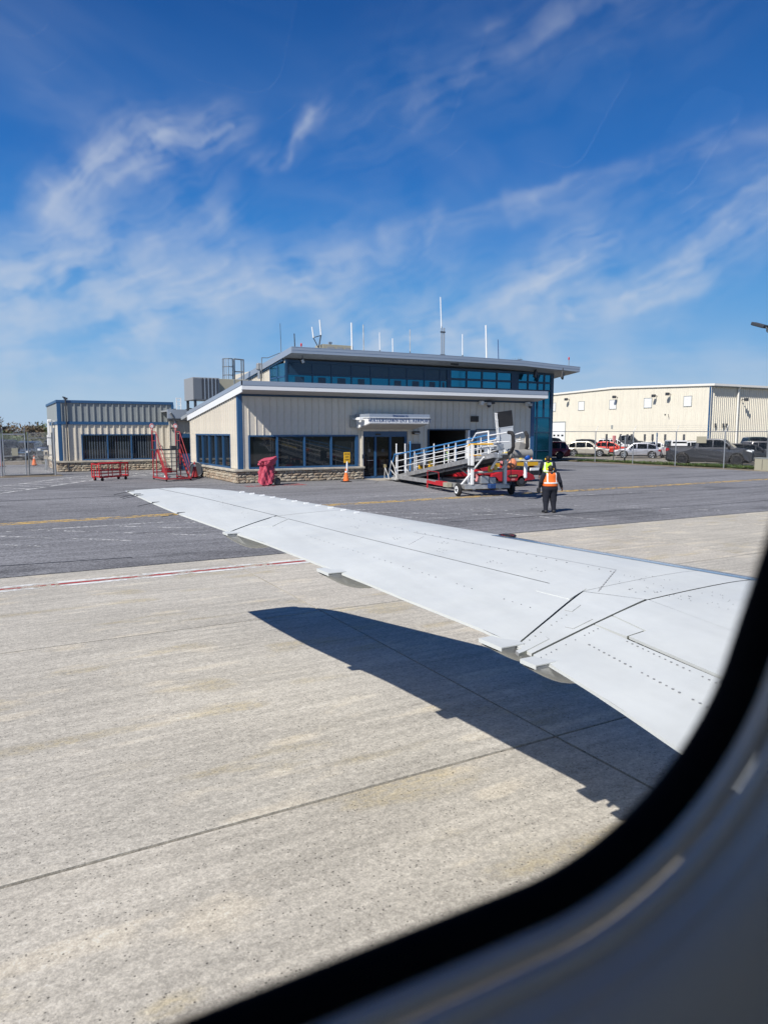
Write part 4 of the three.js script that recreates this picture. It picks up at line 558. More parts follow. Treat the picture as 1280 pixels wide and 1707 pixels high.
  p('camera', [rbox(3.72, 3.98, 3.38, 3.56, -55.2, -54.7, 0.04), bar([4.2, 3.45, -55], [3.8, 3.45, -55], 0.07), rbox(3.72, 3.86, 2.5, 3.4, -55.25, -55.0, 0.03)], M.white);
  p('conduit', [...pipe([[4.05, 0.1, -55.6], [4.05, 3.3, -55.6], [4.12, 3.35, -55.4]], 0.05, 8)], M.galv);
  p('meter_box', [rbox(3.72, 4.1, 1.75, 2.5, -56.2, -55.8, 0.03)], M.white);
}

// ---------------------------------------------------------------- hangar at the right
const hangar = thing('hangar', 'long cream metal hangar with small square windows behind the parked cars', 'building');
{
  const p = (n, g, m, par = hangar) => mesh(n, g, m, par), X = 85, Z = -63, ZE = -97, ZP = -80, EV = 9.0, PK = 9.46, XE = 150;
  const corr = (L, h, pitch, depth) => { const pts = [[0, -0.1]]; for (let x = 0; x < L - 0.001; x += pitch) pts.push([x, 0], [x + pitch * 0.55, 0], [x + pitch * 0.62, depth], [x + pitch * 0.92, depth]); pts.push([L, 0], [L, -0.1]); const g = extrude(pts, h).rotateX(-Math.PI / 2).scale(1, 1, -1).translate(0, h / 2, 0); return fixWinding(g); };
  // gable wall facing the terminal: ribbed sheet trimmed by the roof line
  { const g = plain(corr(34, 9.5, 0.32, 0.03)).rotateY(-Math.PI / 2).translate(X, 0, ZE), q = g.attributes.position; for (let i = 0; i < q.count; i++) if (q.getY(i) > 5) q.setY(i, mix(PK, EV, Math.abs(q.getZ(i) - ZP) / 17)); g.computeVertexNormals(); p('gable_wall', [g], M.hangar); }
  p('side_wall', [corr(XE - X, 8.7, 0.42, 0.09).translate(X, 0, Z)], M.hangar);
  p('wall', [box(X + 0.12, XE, 0, 8.6, ZE, Z - 0.12)], M.hangar);
  p('roof', [extrude([[-Z - 0.5, EV - 0.03], [-ZP, PK + 0.0], [-ZE + 0.5, EV - 0.03], [-ZE + 0.5, EV + 0.1], [-ZP, PK + 0.13], [-Z - 0.5, EV + 0.1]], XE - X + 0.3).rotateY(Math.PI / 2).translate((X + XE) / 2, 0, 0)], M.roofing);
  p('gable_trim', [extrude([[-Z - 0.52, EV - 0.16], [-ZP, PK - 0.13], [-ZE + 0.5, EV - 0.16], [-ZE + 0.5, EV + 0.12], [-ZP, PK + 0.15], [-Z - 0.52, EV + 0.12]], 0.22).rotateY(Math.PI / 2).translate(X - 0.1, 0, 0)], M.hangarTrim);
  p('gutter', [box(X - 0.15, XE, 8.84, 9.12, Z + 0.4, Z + 0.66)], M.hangarTrim); p('eave_soffit', [box(X, XE, 8.72, 8.84, Z + 0.095, Z + 0.5)], M.greyRib);
  p('corner_trim', [box(X - 0.08, X + 0.28, 0, 8.72, Z - 0.1, Z + 0.13)], M.blue);
  p('downpipe', [...pipe([[90.56, 8.84, Z + 0.5], [90.56, 8.5, Z + 0.24], [90.56, 0.1, Z + 0.24]], 0.13, 10)], M.hangarTrim);
  for (const [z0, z1] of [[-67.14, -65.8], [-74.0, -72.55], [-80.7, -79.25], [-87.4, -86.0], [-94.0, -92.7]]) {
    const w = p('window', [box(X - 0.08, X + 0.02, 6.2, 7.66, z0, z0 + 0.06), box(X - 0.08, X + 0.02, 6.2, 7.66, z1 - 0.06, z1), box(X - 0.08, X + 0.02, 7.6, 7.66, z0 + 0.06, z1 - 0.06), box(X - 0.08, X + 0.02, 6.2, 6.26, z0 + 0.06, z1 - 0.06)], M.greyPanel);
    mesh('window_panel', [box(X - 0.05, X - 0.035, 6.26, 7.6, z0 + 0.06, z1 - 0.06), ...[0.33, 0.67].map((t) => box(X - 0.056, X - 0.05, 6.26, 7.6, mix(z0, z1, t) - 0.015, mix(z0, z1, t) + 0.015)), ...[0.33, 0.67].map((t) => box(X - 0.06, X - 0.056, mix(6.26, 7.6, t) - 0.015, mix(6.26, 7.6, t) + 0.015, z0 + 0.06, z1 - 0.06))], M.white, w);
  }
  const d = p('hangar_door', [box(X - 0.06, X + 0.02, 0, 4.3, -94.5, -90.3)], M.white); mesh('door_frame', [box(X - 0.09, X + 0.02, 4.3, 4.45, -94.6, -90.2), box(X - 0.09, X + 0.02, 0, 4.3, -90.3, -90.2)], M.greyPanel, d); for (let k = 0; k < 4; k++) mesh('door_window', [box(X - 0.075, X - 0.06, 1.95, 2.25, -94.1 + k * 0.98, -93.6 + k * 0.98)], M.darkGlass, d);
  const lamp = (x, y, z, dx, dz) => p('wall_light', [bar([x, y, z], [x + dx * 0.7, y + 0.12, z + dz * 0.7], 0.08), rbox(x + dx * 0.75 - 0.22, x + dx * 0.75 + 0.22, y - 0.18, y + 0.22, z + dz * 0.75 - 0.22, z + dz * 0.75 + 0.22, 0.04)], M.steelDark);
  for (const [y, z] of [[8.05, -89.5], [8.0, -79.1], [7.85, -71.7], [8.0, -69.3]]) lamp(X - 0.02, y, z, -1, 0);
  lamp(91.5, 7.1, Z + 0.09, 0, 1);
  p('wall_bracket', [bar([X - 0.05, 5.2, -69.6], [X - 0.3, 4.8, -69.3], 0.06), box(X - 0.12, X - 0.03, 5.1, 5.25, -70.2, -70.05)], M.steelDark);
  p('wall_vent', [box(X - 0.06, X, 3.2, 3.75, -80.2, -79.8)], M.greyPanel);
  for (const x of [86.15, 87.8, 88.55]) p('outlet_box', [rbox(x - 0.12, x + 0.12, 3.3, 3.85, Z + 0.09, Z + 0.25, 0.03)], M.steelDark);
}

// ---------------------------------------------------------------- on the roofs
{
  const ac = thing('rooftop_unit', 'grey louvred air handling unit on the left end of the lower roof', 'air conditioner', [11.75, 4.05, -47.6]);
  mesh('casing', [rbox(0, 1.75, 0.72, 2.16, -1.2, 1.1, 0.02)], M.grey, ac); for (let i = 0; i < 9; i++) mesh('louvre', [box(0.62 + i * 0.12, 0.68 + i * 0.12, 0.76, 2.12, 1.102, 1.16)], i % 2 ? M.galv : M.steelDark, ac); mesh('panel', [rbox(0.03, 0.58, 0.76, 2.1, 1.102, 1.14, 0.01)], M.galvDark, ac); mesh('support', [box(0.1, 0.25, 0, 0.72, -1.1, -0.95), box(0.1, 0.25, 0, 0.72, 0.85, 1.0), box(1.5, 1.65, 0, 0.72, -1.1, -0.95), box(1.5, 1.65, 0, 0.72, 0.85, 1.0)], M.steelDark, ac);
  const duct = thing('roof_duct', 'beige rooftop duct box behind the louvred unit', 'duct', [13.55, 3.9, -48.2]); mesh('casing', [rbox(0, 2.2, 0.75, 2.32, -1, 0.95, 0.02)], M.tan, duct); mesh('seam', [box(1.12, 1.2, 0.76, 2.31, 0.951, 0.975)], M.greyPanel, duct); mesh('hood', [extrude([[0, 0], [0.9, 0], [0.9, 0.35], [0.5, 0.5], [0.15, 0.3]], 0.6).translate(-0.25, 0.75, 1.27)], M.galv, duct); mesh('base', [box(0.1, 2.1, 0, 0.75, -0.9, 0.85)], M.greyPanel, duct);
  const rtu = thing('rooftop_box_unit', 'pale grey flat unit on the upper roof beside the tall white aerials', 'air conditioner', [22.95, 8.05, -51.6]); mesh('casing', [rbox(0, 2.6, 0.2, 1.38, -0.9, 0.6, 0.02)], M.tan, rtu); for (const [x, w] of [[0.35, 0.6], [1.2, 0.5], [1.9, 0.45]]) mesh('vent_grille', [box(x, x + w, 0.95, 1.2, 0.602, 0.63)], M.grey, rtu); mesh('mushroom_vent', [cyl(0.9, 1.38, 0, 0.09, 0.14), cyl(0.9, 1.5, 0, 0.16, 0.14)], M.galv, rtu); mesh('curb', [box(0.1, 2.5, 0, 0.2, -0.85, 0.5)], M.steelDark, rtu);
  const cage = thing('roof_ladder_cage', 'grey ladder cage standing up behind the roof duct', 'ladder', [16.55, 6.2, -56]); mesh('hoop', [0.55, 0.95, 1.6, 2.22].map((y) => { const t = []; for (let i = 0; i < 8; i++) { const a = Math.PI * (i / 7), b = Math.PI * ((i + 1) / 7); if (i < 7) t.push(bar([0.4 - 0.4 * Math.cos(a), y, 0.55 * Math.sin(a)], [0.4 - 0.4 * Math.cos(b), y, 0.55 * Math.sin(b)], 0.03, 0.07)); } return t; }), M.galvDark, cage); for (let i = 0; i < 8; i++) { const a = Math.PI * i / 7; mesh('cage_bar', [box(-0.03, 0.03, -0.2, 2.24, -0.012, 0.012).rotateY(-a).translate(0.4 - 0.4 * Math.cos(a), 0, 0.55 * Math.sin(a))], i % 2 ? M.galvDark : M.galv, cage); } mesh('guard_rail', [...pipe([[0.85, 0, 0.3], [0.85, 2.24, 0.3], [1.6, 2.2, 0.3], [1.6, 0.3, 0.3]], 0.055, 6), ...pipe([[0.85, 1.25, 0.3], [1.6, 1.25, 0.3]], 0.05, 6), ...pipe([[1.42, 2.2, 0.3], [1.42, 0.3, 0.3]], 0.05, 6)], M.galvDark, cage);
  const lad = thing('roof_ladder', 'short white ladder standing above the link roof', 'ladder', [11.68, 4.1, -51]); mesh('rail', [box(0, 0.06, 0, 0.98, 0, 0.06), box(0.3, 0.36, 0, 0.98, 0, 0.06)], M.white, lad); for (const y of [0.1, 0.4, 0.68, 0.92]) mesh('rung', [box(0.06, 0.3, y, y + 0.04, 0.01, 0.05)], M.white, lad); mesh('pipework', [...pipe([[0.45, 0.05, 0], [0.9, 0.25, 0], [1.3, 0.2, 0]], 0.05, 6), ...pipe([[-0.5, 0.1, -0.1], [0, 0.2, -0.1]], 0.04, 6)], M.steelDark, lad);
  const vent = thing('roof_vent', 'small round topped vent on the side fascia of the upper roof', 'vent', [18.72, 7.15, -53.6]); mesh('stack', [cyl(0, -0.35, 0, 0.14, 0.7)], M.galv, vent); mesh('cap', [rbox(-0.2, 0.2, 0.32, 0.85, -0.2, 0.2, 0.08)], M.grey, vent);
  const arm = thing('davit_arm', 'bent grey pipe arm rising over the left fascia of the upper roof', 'pipe', [18.72, 7.0, -53]); mesh('arm', pipe([[0, -0.2, 0], [0, 1.35, 0], [0.5, 1.37, 0], [1.5, 1.8, 0]], 0.03, 6), M.galvDark, arm);
  const lamp2 = thing('small_arm_lamp', 'small white lamp on a bent arm above the left end of the lower roof', 'lamp', [18.7, 5.9, -57]); mesh('arm', pipe([[0, 0, 0], [0, 0.55, 0], [0.5, 0.75, 0]], 0.03, 6), M.galvDark, lamp2); mesh('head', [rbox(0.4, 0.85, 0.7, 0.85, -0.1, 0.1, 0.04)], M.white, lamp2);
  // aerials: x, foot, top, radius, kind
  const A = [
    [19.55, 8.4, 10.73, 0.02, 'thin dark whip aerial at the left corner of the upper roof', M.steelDark, 0.5], [20.66, 8.2, 10.06, 0.045, 'short dark rod aerial beside the small red beacon', M.steelDark, 0],
    [25.46, 8.2, 11.2, 0.065, 'white pole aerial at the right edge of the pale roof unit', M.white, 0], [26.5, 8.1, 11.13, 0.045, 'slim white aerial second to the right of the pale roof unit', M.whiteDirty, 0], [27.97, 8.1, 10.63, 0.04, 'pale rod aerial on a grey foot, third to the right of the pale roof unit', M.white, 0.45],
    [29.17, 8.1, 10.23, 0.045, 'shortest white rod aerial on the middle of the upper roof', M.white, 0.35], [30.8, 8.1, 11.06, 0.035, 'thin white aerial just left of the tallest mast', M.whiteDirty, 0.4], [36.05, 8.1, 11.01, 0.045, 'slim white aerial just right of the tallest mast', M.white, 0.4],
    [38.62, 8.1, 11.94, 0.075, 'thick leaning white aerial near the right of the upper roof', M.white, 0], [39.97, 8.1, 10.8, 0.035, 'short dark aerial right of the thick leaning one', M.inkBlue, 0.3],
  ];
  for (const [x, y0, y1, r, label, m, foot] of A) { const t = thing('aerial', label, 'antenna', [x, y0, -51], 0, 'aerials on the upper roof'), h = y1 - y0, lean = label.includes('leaning') ? -0.16 : -0.05; mesh('mast', [rod([0, 0, 0], [lean * foot, Math.max(0.5, h * foot), 0], r * 1.3, 8)], M.galvDark, t); mesh('radome', [rod([lean * foot, Math.max(0.5, h * foot), 0], [lean, h, 0], r, 8, r * 0.85)], m, t); }
  const big = thing('tall_aerial', 'tallest white aerial on a grey mast at the middle of the upper roof', 'antenna', [33.9, 8.1, -51]); mesh('mast', [rod([0, 0, 0], [-0.05, 3.4, 0], 0.06), rod([0.2, 0, 0], [0.2, 3.3, 0], 0.07)], M.galv, big); mesh('radome', [rod([-0.05, 3.2, 0], [-0.18, 5.8, 0], 0.055, 8, 0.04)], M.white, big); mesh('clamp', [box(-0.12, 0.3, 1.0, 1.1, -0.08, 0.08), box(-0.12, 0.3, 2.9, 3.0, -0.08, 0.08)], M.steelDark, big);
  const yk = thing('forked_aerial', 'two white rods on a dark forked bracket on the left of the upper roof', 'antenna', [22.58, 8.1, -51]); mesh('bracket', [...pipe([[0, 0, 0], [0.02, 1.0, 0], [0.22, 2.0, 0]], 0.05, 6), ...pipe([[0.02, 1.0, 0], [-0.42, 1.75, 0], [0.2, 1.95, 0]], 0.035, 6)], M.steelDark, yk); mesh('radome', [rod([0.22, 2.0, 0], [0.12, 3.13, 0], 0.06, 8, 0.05)], M.white, yk); mesh('radome', [rod([-0.4, 1.75, 0], [-0.52, 2.55, 0], 0.06, 8, 0.05)], M.white, yk);
  const yagi = thing('yagi_aerial', 'small comb shaped aerial lying low at the right of the upper roof', 'antenna', [42, 8.1, -51]); mesh('boom', [rod([0, 0, 0], [0.2, 1.1, 0], 0.03), rod([-0.6, 0.95, 0], [0.6, 1.1, 0], 0.03)], M.galvDark, yagi); for (let i = 0; i < 4; i++) mesh('element', [rod([-0.5 + i * 0.3, 0.8 + 0.04 * i, 0], [-0.5 + i * 0.3, 1.15 + 0.04 * i, 0], 0.015, 6)], M.galvDark, yagi);
  for (const [x, y, label] of [[21.0, 8.3, 'red beacon lamp at the left of the upper roof'], [45.0, 8.2, 'red beacon lamp at the right tip of the upper roof']]) { const t = thing('beacon_lamp', label, 'beacon', [x, y, x > 40 ? -47.6 : -50.6], 0, 'red beacon lamps on the upper roof'); mesh('stem', [cyl(0, 0, 0, 0.04, 0.78)], M.galv, t); mesh('lens', [new THREE.CapsuleGeometry(0.065, 0.14, 4, 12).translate(0, 0.9, 0)], M.lampRed, t); }
  for (const [x, y, z, turn, label] of [[43.75, 7.86, -46.95, 0.5, 'black floodlight hanging under the right tip of the upper roof'], [41.3, 7.9, -47.6, 0.3, 'black floodlight before the upper glass panes near the right end'], [33.0, 8.1, -47.6, 0, 'black floodlight lying under the middle of the upper soffit']]) { const t = thing('floodlight', label, 'floodlight', [x, y, z], turn, 'floodlights under the upper roof'); mesh('bracket', [bar([0, 0.3, 0], [0, 0.02, 0], 0.06)], M.steelDark, t); const flat = label.includes('soffit'); const h = mesh('head', [rbox(-0.2, 0.2, -0.33, 0.33, -0.07, 0.07, 0.03).rotateZ(flat ? 1.5 : -0.35).translate(-0.12, flat ? 0.1 : -0.3, 0)], M.black, t); mesh('lens', [rbox(-0.16, 0.16, -0.28, 0.28, 0.07, 0.085, 0.005).rotateZ(flat ? 1.5 : -0.35).translate(-0.12, flat ? 0.1 : -0.3, 0)], M.steelDark, h); }
  const f4 = thing('small_floodlight', 'small white faced floodlight under the left corner of the upper roof', 'floodlight', [19.75, 7.65, -47.4]); mesh('bracket', [bar([0, 0.4, 0], [0, 0.05, 0], 0.05)], M.steelDark, f4); mesh('head', [rbox(-0.13, 0.13, -0.15, 0.15, -0.1, 0.06, 0.03).rotateZ(0.5)], M.black, f4); mesh('lens', [rbox(-0.1, 0.1, -0.12, 0.12, 0.06, 0.08, 0.008).rotateZ(0.5)], M.whiteDirty, f4);
}

// ================================================================ GROUND EQUIPMENT
{
  // ------------------------------------------------------------ boarding ramp: low end by the entrance, high end towards the aircraft
  const R = thing('boarding_ramp', 'long wheeled aluminium boarding ramp with blue handrails sloping up from the entrance', 'boarding ramp', [18.45, 0, -24.35], -9 * Math.PI / 180);
  const dy = (z) => 1.60 + 0.139 * z, p = (n, g, m, par = R) => mesh(n, g, m, par), XL = -0.55, XR = 0.55, railY = (z) => 2.44 + 0.105 * z;
  p('deck', [bar([0, dy(-9.5) - 0.04, -9.5], [0, dy(1.9) - 0.04, 1.9], 1.06, 0.05), bar([0, dy(-10.6) - 0.02, -10.6], [0, dy(-9.5) - 0.04, -9.5], 1.06, 0.03)], M.galvDark);
  for (const x of [XL, XR]) p('deck_beam', [bar([x, dy(-9.5) - 0.06, -9.5], [x, dy(1.9) - 0.06, 1.9], 0.07, 0.2)], M.alum);
  p('under_frame', [bar([XL + 0.1, dy(-8) - 0.28, -8.2], [XL + 0.1, dy(0) - 0.25, 0], 0.08, 0.14), bar([XR - 0.1, dy(-8) - 0.28, -8.2], [XR - 0.1, dy(0) - 0.25, 0], 0.08, 0.14), ...[-7, -5, -3, -1].map((z) => box(XL, XR, dy(z) - 0.3, dy(z) - 0.22, z - 0.05, z + 0.05))], M.steelDark);
  for (const [x, s] of [[XL, -1], [XR, 1]]) {
    p('handrail', [...pipe([[x, 1.0, -9.7], [x, railY(-9.1), -9.35], [x, railY(-8.9), -8.9], [x, railY(1.2), 1.2]], 0.034, 8)], M.railBlue);
    for (const t of [0.38, 0.68]) p('mid_rail', [rod([x, mix(dy(-9.2), railY(-9.2), t), -9.2], [x, mix(dy(1.9), railY(1.9), t), 1.9], 0.022, 6)], M.white);
    for (let z = -8.9; z < 1.8; z += 1.19) p('rail_post', [rod([x, dy(z) - 0.02, z], [x, railY(z) - 0.03, z], 0.021, 6)], M.white);
    p('end_frame', [...pipe([[x, dy(1.3), 1.3], [x, railY(1.3) + 0.14, 1.25], [x, railY(1.3) + 0.06, 0.2], [x, railY(0.2) - 0.15, -0.2]], 0.035, 8)], M.white);
    const e = s < 0 ? 2.85 : 2.05; p('end_rail', [...pipe([[x, railY(1.2) - 0.02, 1.2], [x, railY(1.9) + 0.04, e]], 0.028, 8), ...pipe([[x, dy(1.9) + 0.4, 1.2], [x, dy(1.9) + 0.47, e + 0.1]], 0.02, 6)], M.white);
    const q = [[x, railY(1.9) + 0.04, e], [x, railY(1.9) + 0.03, e + 0.24], [x, railY(1.9) - 0.07, e + 0.34], [x, dy(1.9) + 0.28, e + 0.38], [x, dy(1.9) + 0.10, e + 0.26], [x, dy(1.9) + 0.02, e + 0.05]];
    p('rubber_bumper', [...pipe(s < 0 ? q : q.slice(1, 5), 0.068, 10), ball(...q[1], 0.068), ball(...q[2], 0.068)], M.rubber);
  }
  p('kick_plate', [bar([XR + 0.02, dy(-1.2) + 0.1, -1.2], [XR + 0.02, dy(1.7) + 0.1, 1.7], 0.02, 0.13)], M.yellowPale);
  p('deck_plate', [bar([0, dy(1.9) - 0.05, 1.9], [0, dy(1.9) - 0.02, 2.4], 1.06, 0.05)], M.galv);
  // low end: toe plate, braces, gate posts
  p('toe_frame', [...pipe([[XL - 0.06, 0.12, -10.2], [XL - 0.06, 1.1, -9.7], [XL - 0.06, 0.75, -9.2], [XL - 0.06, 0.15, -8.9]], 0.03, 6), ...pipe([[XL - 0.1, 0.7, -10.6], [XL - 0.1, 0.1, -9.9], [XL - 0.1, 0.1, -10.7], [XL - 0.1, 0.7, -10.6]], 0.025, 6), ...pipe([[XL, 0.6, -9.9], [XL, 0.15, -8.8]], 0.03, 6), ...pipe([[XR, 0.7, -10.5], [XR, 0.1, -9.6]], 0.03, 6), box(XL - 0.1, XR + 0.1, 0.1, 0.22, -9.6, -8.9)], M.whiteDirty);
  for (const [x, z, h, m] of [[XL + 0.1, -9.35, 2.02, M.white], [XL + 0.55, -9.2, 2.02, M.white], [XL + 0.85, -9.2, 2.15, M.railBlue], [XR + 0.9, -8.6, 2.02, M.white], [XR + 1.35, -7.7, 2.05, M.white], [XR + 1.7, -7.5, 2.15, M.railBlue]]) p('gate_post', [rod([x, 0.3, z], [x, h, z], 0.035, 6), ball(x, h, z, 0.045, 8)], m);
  p('gate_rail', [bar([XL + 0.1, 1.55, -9.35], [XL + 0.85, 1.6, -9.2], 0.04), bar([XL + 0.1, 0.6, -9.35], [XL + 0.85, 0.62, -9.2], 0.04), bar([XR + 1.35, 1.2, -7.7], [XR + 1.7, 1.2, -7.5], 0.04), bar([XR + 1.35, 0.6, -7.7], [XR + 1.7, 0.6, -7.5], 0.04)], M.white);
  // chassis, axle, wheels
  for (const x of [-0.62, 0.62]) p('chassis_beam', [bar([x, 0.30, -8.6], [x, 0.36, 0.2], 0.12, 0.2)], M.alum);
  p('cross_beam', [-6.5, -4, -1.8].map((z) => box(-0.6, 0.6, 0.26, 0.4, z - 0.05, z + 0.05)), M.galvDark);
  p('axle_frame', [rbox(-1.08, 1.08, 0.30, 0.50, -0.24, 0.24, 0.02)], M.alum); p('axle', [rod([-1.25, 0.27, 0], [1.25, 0.27, 0], 0.045)], M.steelDark);
  for (const s of [-1, 1]) { const w = p('wheel', [new THREE.TorusGeometry(0.195, 0.085, 10, 28).rotateY(Math.PI / 2).translate(s * 1.27, 0.28, 0), new THREE.CylinderGeometry(0.2, 0.2, 0.12, 24).rotateZ(Math.PI / 2).translate(s * 1.27, 0.28, 0)], M.rubber); mesh('wheel_rim', [new THREE.CylinderGeometry(0.155, 0.155, 0.012, 24).rotateZ(Math.PI / 2).translate(s * 1.338, 0.28, 0), new THREE.TorusGeometry(0.15, 0.015, 8, 24).rotateY(Math.PI / 2).translate(s * 1.345, 0.28, 0)], M.white, w); mesh('hub', [new THREE.CylinderGeometry(0.045, 0.05, 0.05, 12).rotateZ(Math.PI / 2).translate(s * 1.36, 0.28, 0), ...[0, 1, 2, 3, 4].map((k) => new THREE.CylinderGeometry(0.014, 0.014, 0.02, 6).rotateZ(Math.PI / 2).translate(s * 1.352, 0.28 + 0.09 * Math.cos(k * 1.257), 0.09 * Math.sin(k * 1.257)))], M.steelDark, w); }
  p('lift_column', [box(-0.77, -0.70, 0.5, 2.12, -0.12, -0.04)], M.white); p('lift_column', [box(-0.78, -0.68, 0.5, 2.18, 0.16, 0.28)], M.white); p('lift_column', [box(0.86, 0.97, 0.5, 1.86, -0.05, 0.07)], M.galvDark); p('lift_column', [box(0.74, 0.84, 0.5, 2.1, 0.25, 0.37)], M.white);
  p('column_band', [box(-0.83, -0.64, 1.22, 1.30, -0.14, 0.34)], M.black);
  p('yellow_bar', [rod([-0.7, 2.18, -0.1], [-0.7, 2.22, 1.9], 0.035), rod([-0.7, 1.72, -0.05], [-0.7, 1.75, 0.9], 0.02), rod([-0.7, 2.18, -0.1], [-0.74, 2.08, -0.2], 0.035)], M.yellow);
  p('strut', [rod([-0.72, 0.95, 0.05], [-1.12, 0.5, 0], 0.035), rod([-0.72, 0.9, 0.0], [-0.68, 0.42, -0.75], 0.035)], M.white);
  for (const x of [-0.66, 0.66]) p('strut', [bar([x, 1.15, 0.25], [x, 1.68, 1.1], 0.05, 0.06)], M.white);
  p('strut', [bar([-0.2, 1.2, 0.9], [-0.3, 1.72, 1.7], 0.06, 0.08)], M.white);
  p('hydraulic_ram', [rod([0, 0.55, -0.5], [0, 1.3, -3.4], 0.05), rod([0, 1.25, -3.2], [0, 1.05, -4.2], 0.035)], M.whiteDirty);
  p('control_box', [rbox(-0.35, 0.05, 0.52, 0.84, -0.16, 0.28, 0.03), rbox(0.1, 0.42, 0.5, 0.78, -0.2, 0.2, 0.03)], M.galv); p('battery_box', [rbox(-0.02, 0.26, 0.32, 0.52, 0.25, 0.5, 0.03)], M.inkBlue);
  p('red_hose', [...pipe([[-0.52, 0.62, 0.2], [-0.45, 0.8, 0.15], [-0.56, 1.0, 0.1]], 0.06, 8)], M.redPale); p('cross_tube', [rod([-0.7, 0.98, 0.1], [0.95, 1.06, 0.1], 0.05)], M.whiteDirty); p('warning_plate', [rbox(0.02, 0.24, 1.02, 1.28, 0.2, 0.23, 0.01)], M.yellow); p('plate_mark', [box(0.11, 0.15, 1.07, 1.22, 0.231, 0.234)], M.ink); p('work_lamp', [rbox(0.32, 0.44, 1.1, 1.3, 0.16, 0.28, 0.03)], M.yellowPale);
  p('guard_rod', [rod([1.05, 0.45, 0.35], [1.05, 1.95, 0.3], 0.018, 6), rod([0.95, 0.45, 0.35], [1.08, 0.45, 0.35], 0.02, 6)], M.steelDark);
  const rb = p('chock_rack', [rbox(-0.98, -0.72, 0.26, 0.46, -3.0, -2.2, 0.02), box(-0.95, -0.9, 0.06, 0.4, -4.05, -3.98), bar([-0.92, 0.36, -4.0], [-0.9, 0.32, -3.0], 0.08, 0.12)], M.red); mesh('rack_handle', pipe([[-0.92, 0.38, -4.0], [-0.92, 0.88, -4.02], [-0.92, 0.86, -2.75], [-0.9, 0.42, -2.72]], 0.018, 6), M.redDeep, rb);
  p('wood_block', [rbox(-0.96, -0.72, 0.24, 0.44, -2.18, -1.75, 0.01)], M.tan);
  // raised bridge plate with a dark mat, bellows roll, hanging leg and ball
  const br = p('bridge_plate', [box(-0.30, 0.34, 0, 0.86, -0.03, 0.03).rotateZ(0.13).translate(0.12, dy(1.9) + 0.15, 1.6), box(-0.33, 0.37, 0.86, 0.90, -0.04, 0.04).rotateZ(0.13).translate(0.12, dy(1.9) + 0.15, 1.6)], M.doorGrey);
  mesh('mat', [box(-0.33, 0.36, 0.9, 1.52, -0.045, 0.045).rotateZ(0.13).translate(0.12, dy(1.9) + 0.15, 1.6)], M.black, br);
  mesh('plate_rail', [-1, 1].flatMap((s) => [box(-0.39, -0.355, 0.1, 1.5, 0.02 + s * 0.06, 0.05 + s * 0.06).rotateZ(0.13).translate(0.12, dy(1.9) + 0.15, 1.6)]).concat([0.3, 0.6, 0.9, 1.2, 1.45].map((y) => box(-0.39, -0.33, y, y + 0.03, -0.04, 0.11).rotateZ(0.13).translate(0.12, dy(1.9) + 0.15, 1.6))), M.white, br);
  p('bellows_roll', [new THREE.CylinderGeometry(0.16, 0.18, 0.95, 18, 4).rotateZ(Math.PI / 2).translate(0.28, dy(1.9) - 0.02, 2.35), ...[-0.1, 0.2, 0.5].map((x) => new THREE.TorusGeometry(0.17, 0.015, 6, 18).rotateY(Math.PI / 2).translate(x, dy(1.9) - 0.02, 2.35))], M.greyTarp);
  p('bellows_cover', [extrude([[0, 0], [0.45, 0], [0.3, 0.28], [0.08, 0.32]], 0.5).translate(0.2, dy(1.9) + 0.1, 2.1)], M.greyTarp);
  p('lock_gear', [rbox(-0.5, -0.2, dy(1.9) + 0.1, dy(1.9) + 0.36, 1.6, 1.9, 0.04), rbox(-0.62, -0.4, dy(1.9) - 0.2, dy(1.9) + 0.02, 1.9, 2.2, 0.04), ball(-0.35, dy(1.9) + 0.42, 1.7, 0.08)], M.galv);
  p('hanging_leg', [rod([XR + 0.02, 1.55, 2.3], [XR + 0.02, 0.92, 2.3], 0.07, 12), ball(XR + 0.02, 0.92, 2.3, 0.07)], M.white); p('leg_ball', [ball(XR, dy(1.9) - 0.16, 2.42, 0.125, 16)], M.ballBlue);
  const mb = tag(mesh('marker_ball', [ball(0, 0, 0, 0.262, 28)], M.ballOrange), 'big orange ball hung on the right side of the boarding ramp', 'ball'); mb.position.set(20.3, 1.29, -24.92); mesh('small_ball', [ball(-0.34, 0.02, -0.15, 0.13, 18), rod([-0.36, 0.1, -0.15], [-0.9, 0.45, 0.1], 0.012, 6), rod([0, 0.24, 0], [-1.0, 0.5, 0.3], 0.012, 6)], M.redPale, mb);

  // ------------------------------------------------------------ red baggage tractor
  const Tr = thing('baggage_tractor', 'low red baggage tractor with a gold badge under the high end of the ramp', 'tractor', [22.3, 0, -28.1]);
  mesh('body', [extrude([[-1.1, 0.30], [1.1, 0.26], [1.25, 0.34], [1.2, 0.62], [0.85, 0.80], [0.2, 0.84], [-0.5, 0.80], [-1.1, 0.66]], 1.3, 0.05)], M.red, Tr);
  mesh('nose_cover', [extrude([[0.95, 0.28], [1.45, 0.30], [1.62, 0.36], [1.5, 0.56], [1.1, 0.72]], 1.36, 0.03), rbox(1.5, 1.72, 0.30, 0.42, -0.4, 0.4, 0.03)], M.redDeep, Tr);
  mesh('front_bumper', [rbox(0.7, 1.4, 0.72, 0.98, -0.5, 0.5, 0.05), extrude([[-0.9, 0.86], [0.9, 0.78], [0.9, 0.86], [-0.9, 0.93]], 1.1)], M.black, Tr); mesh('seat', [rbox(-1.75, -0.9, 0.6, 1.04, -0.55, 0.55, 0.07)], M.red, Tr); mesh('rear_block', [rbox(0.35, 0.72, 0.80, 1.12, -0.6, -0.1, 0.03)], M.red, Tr);
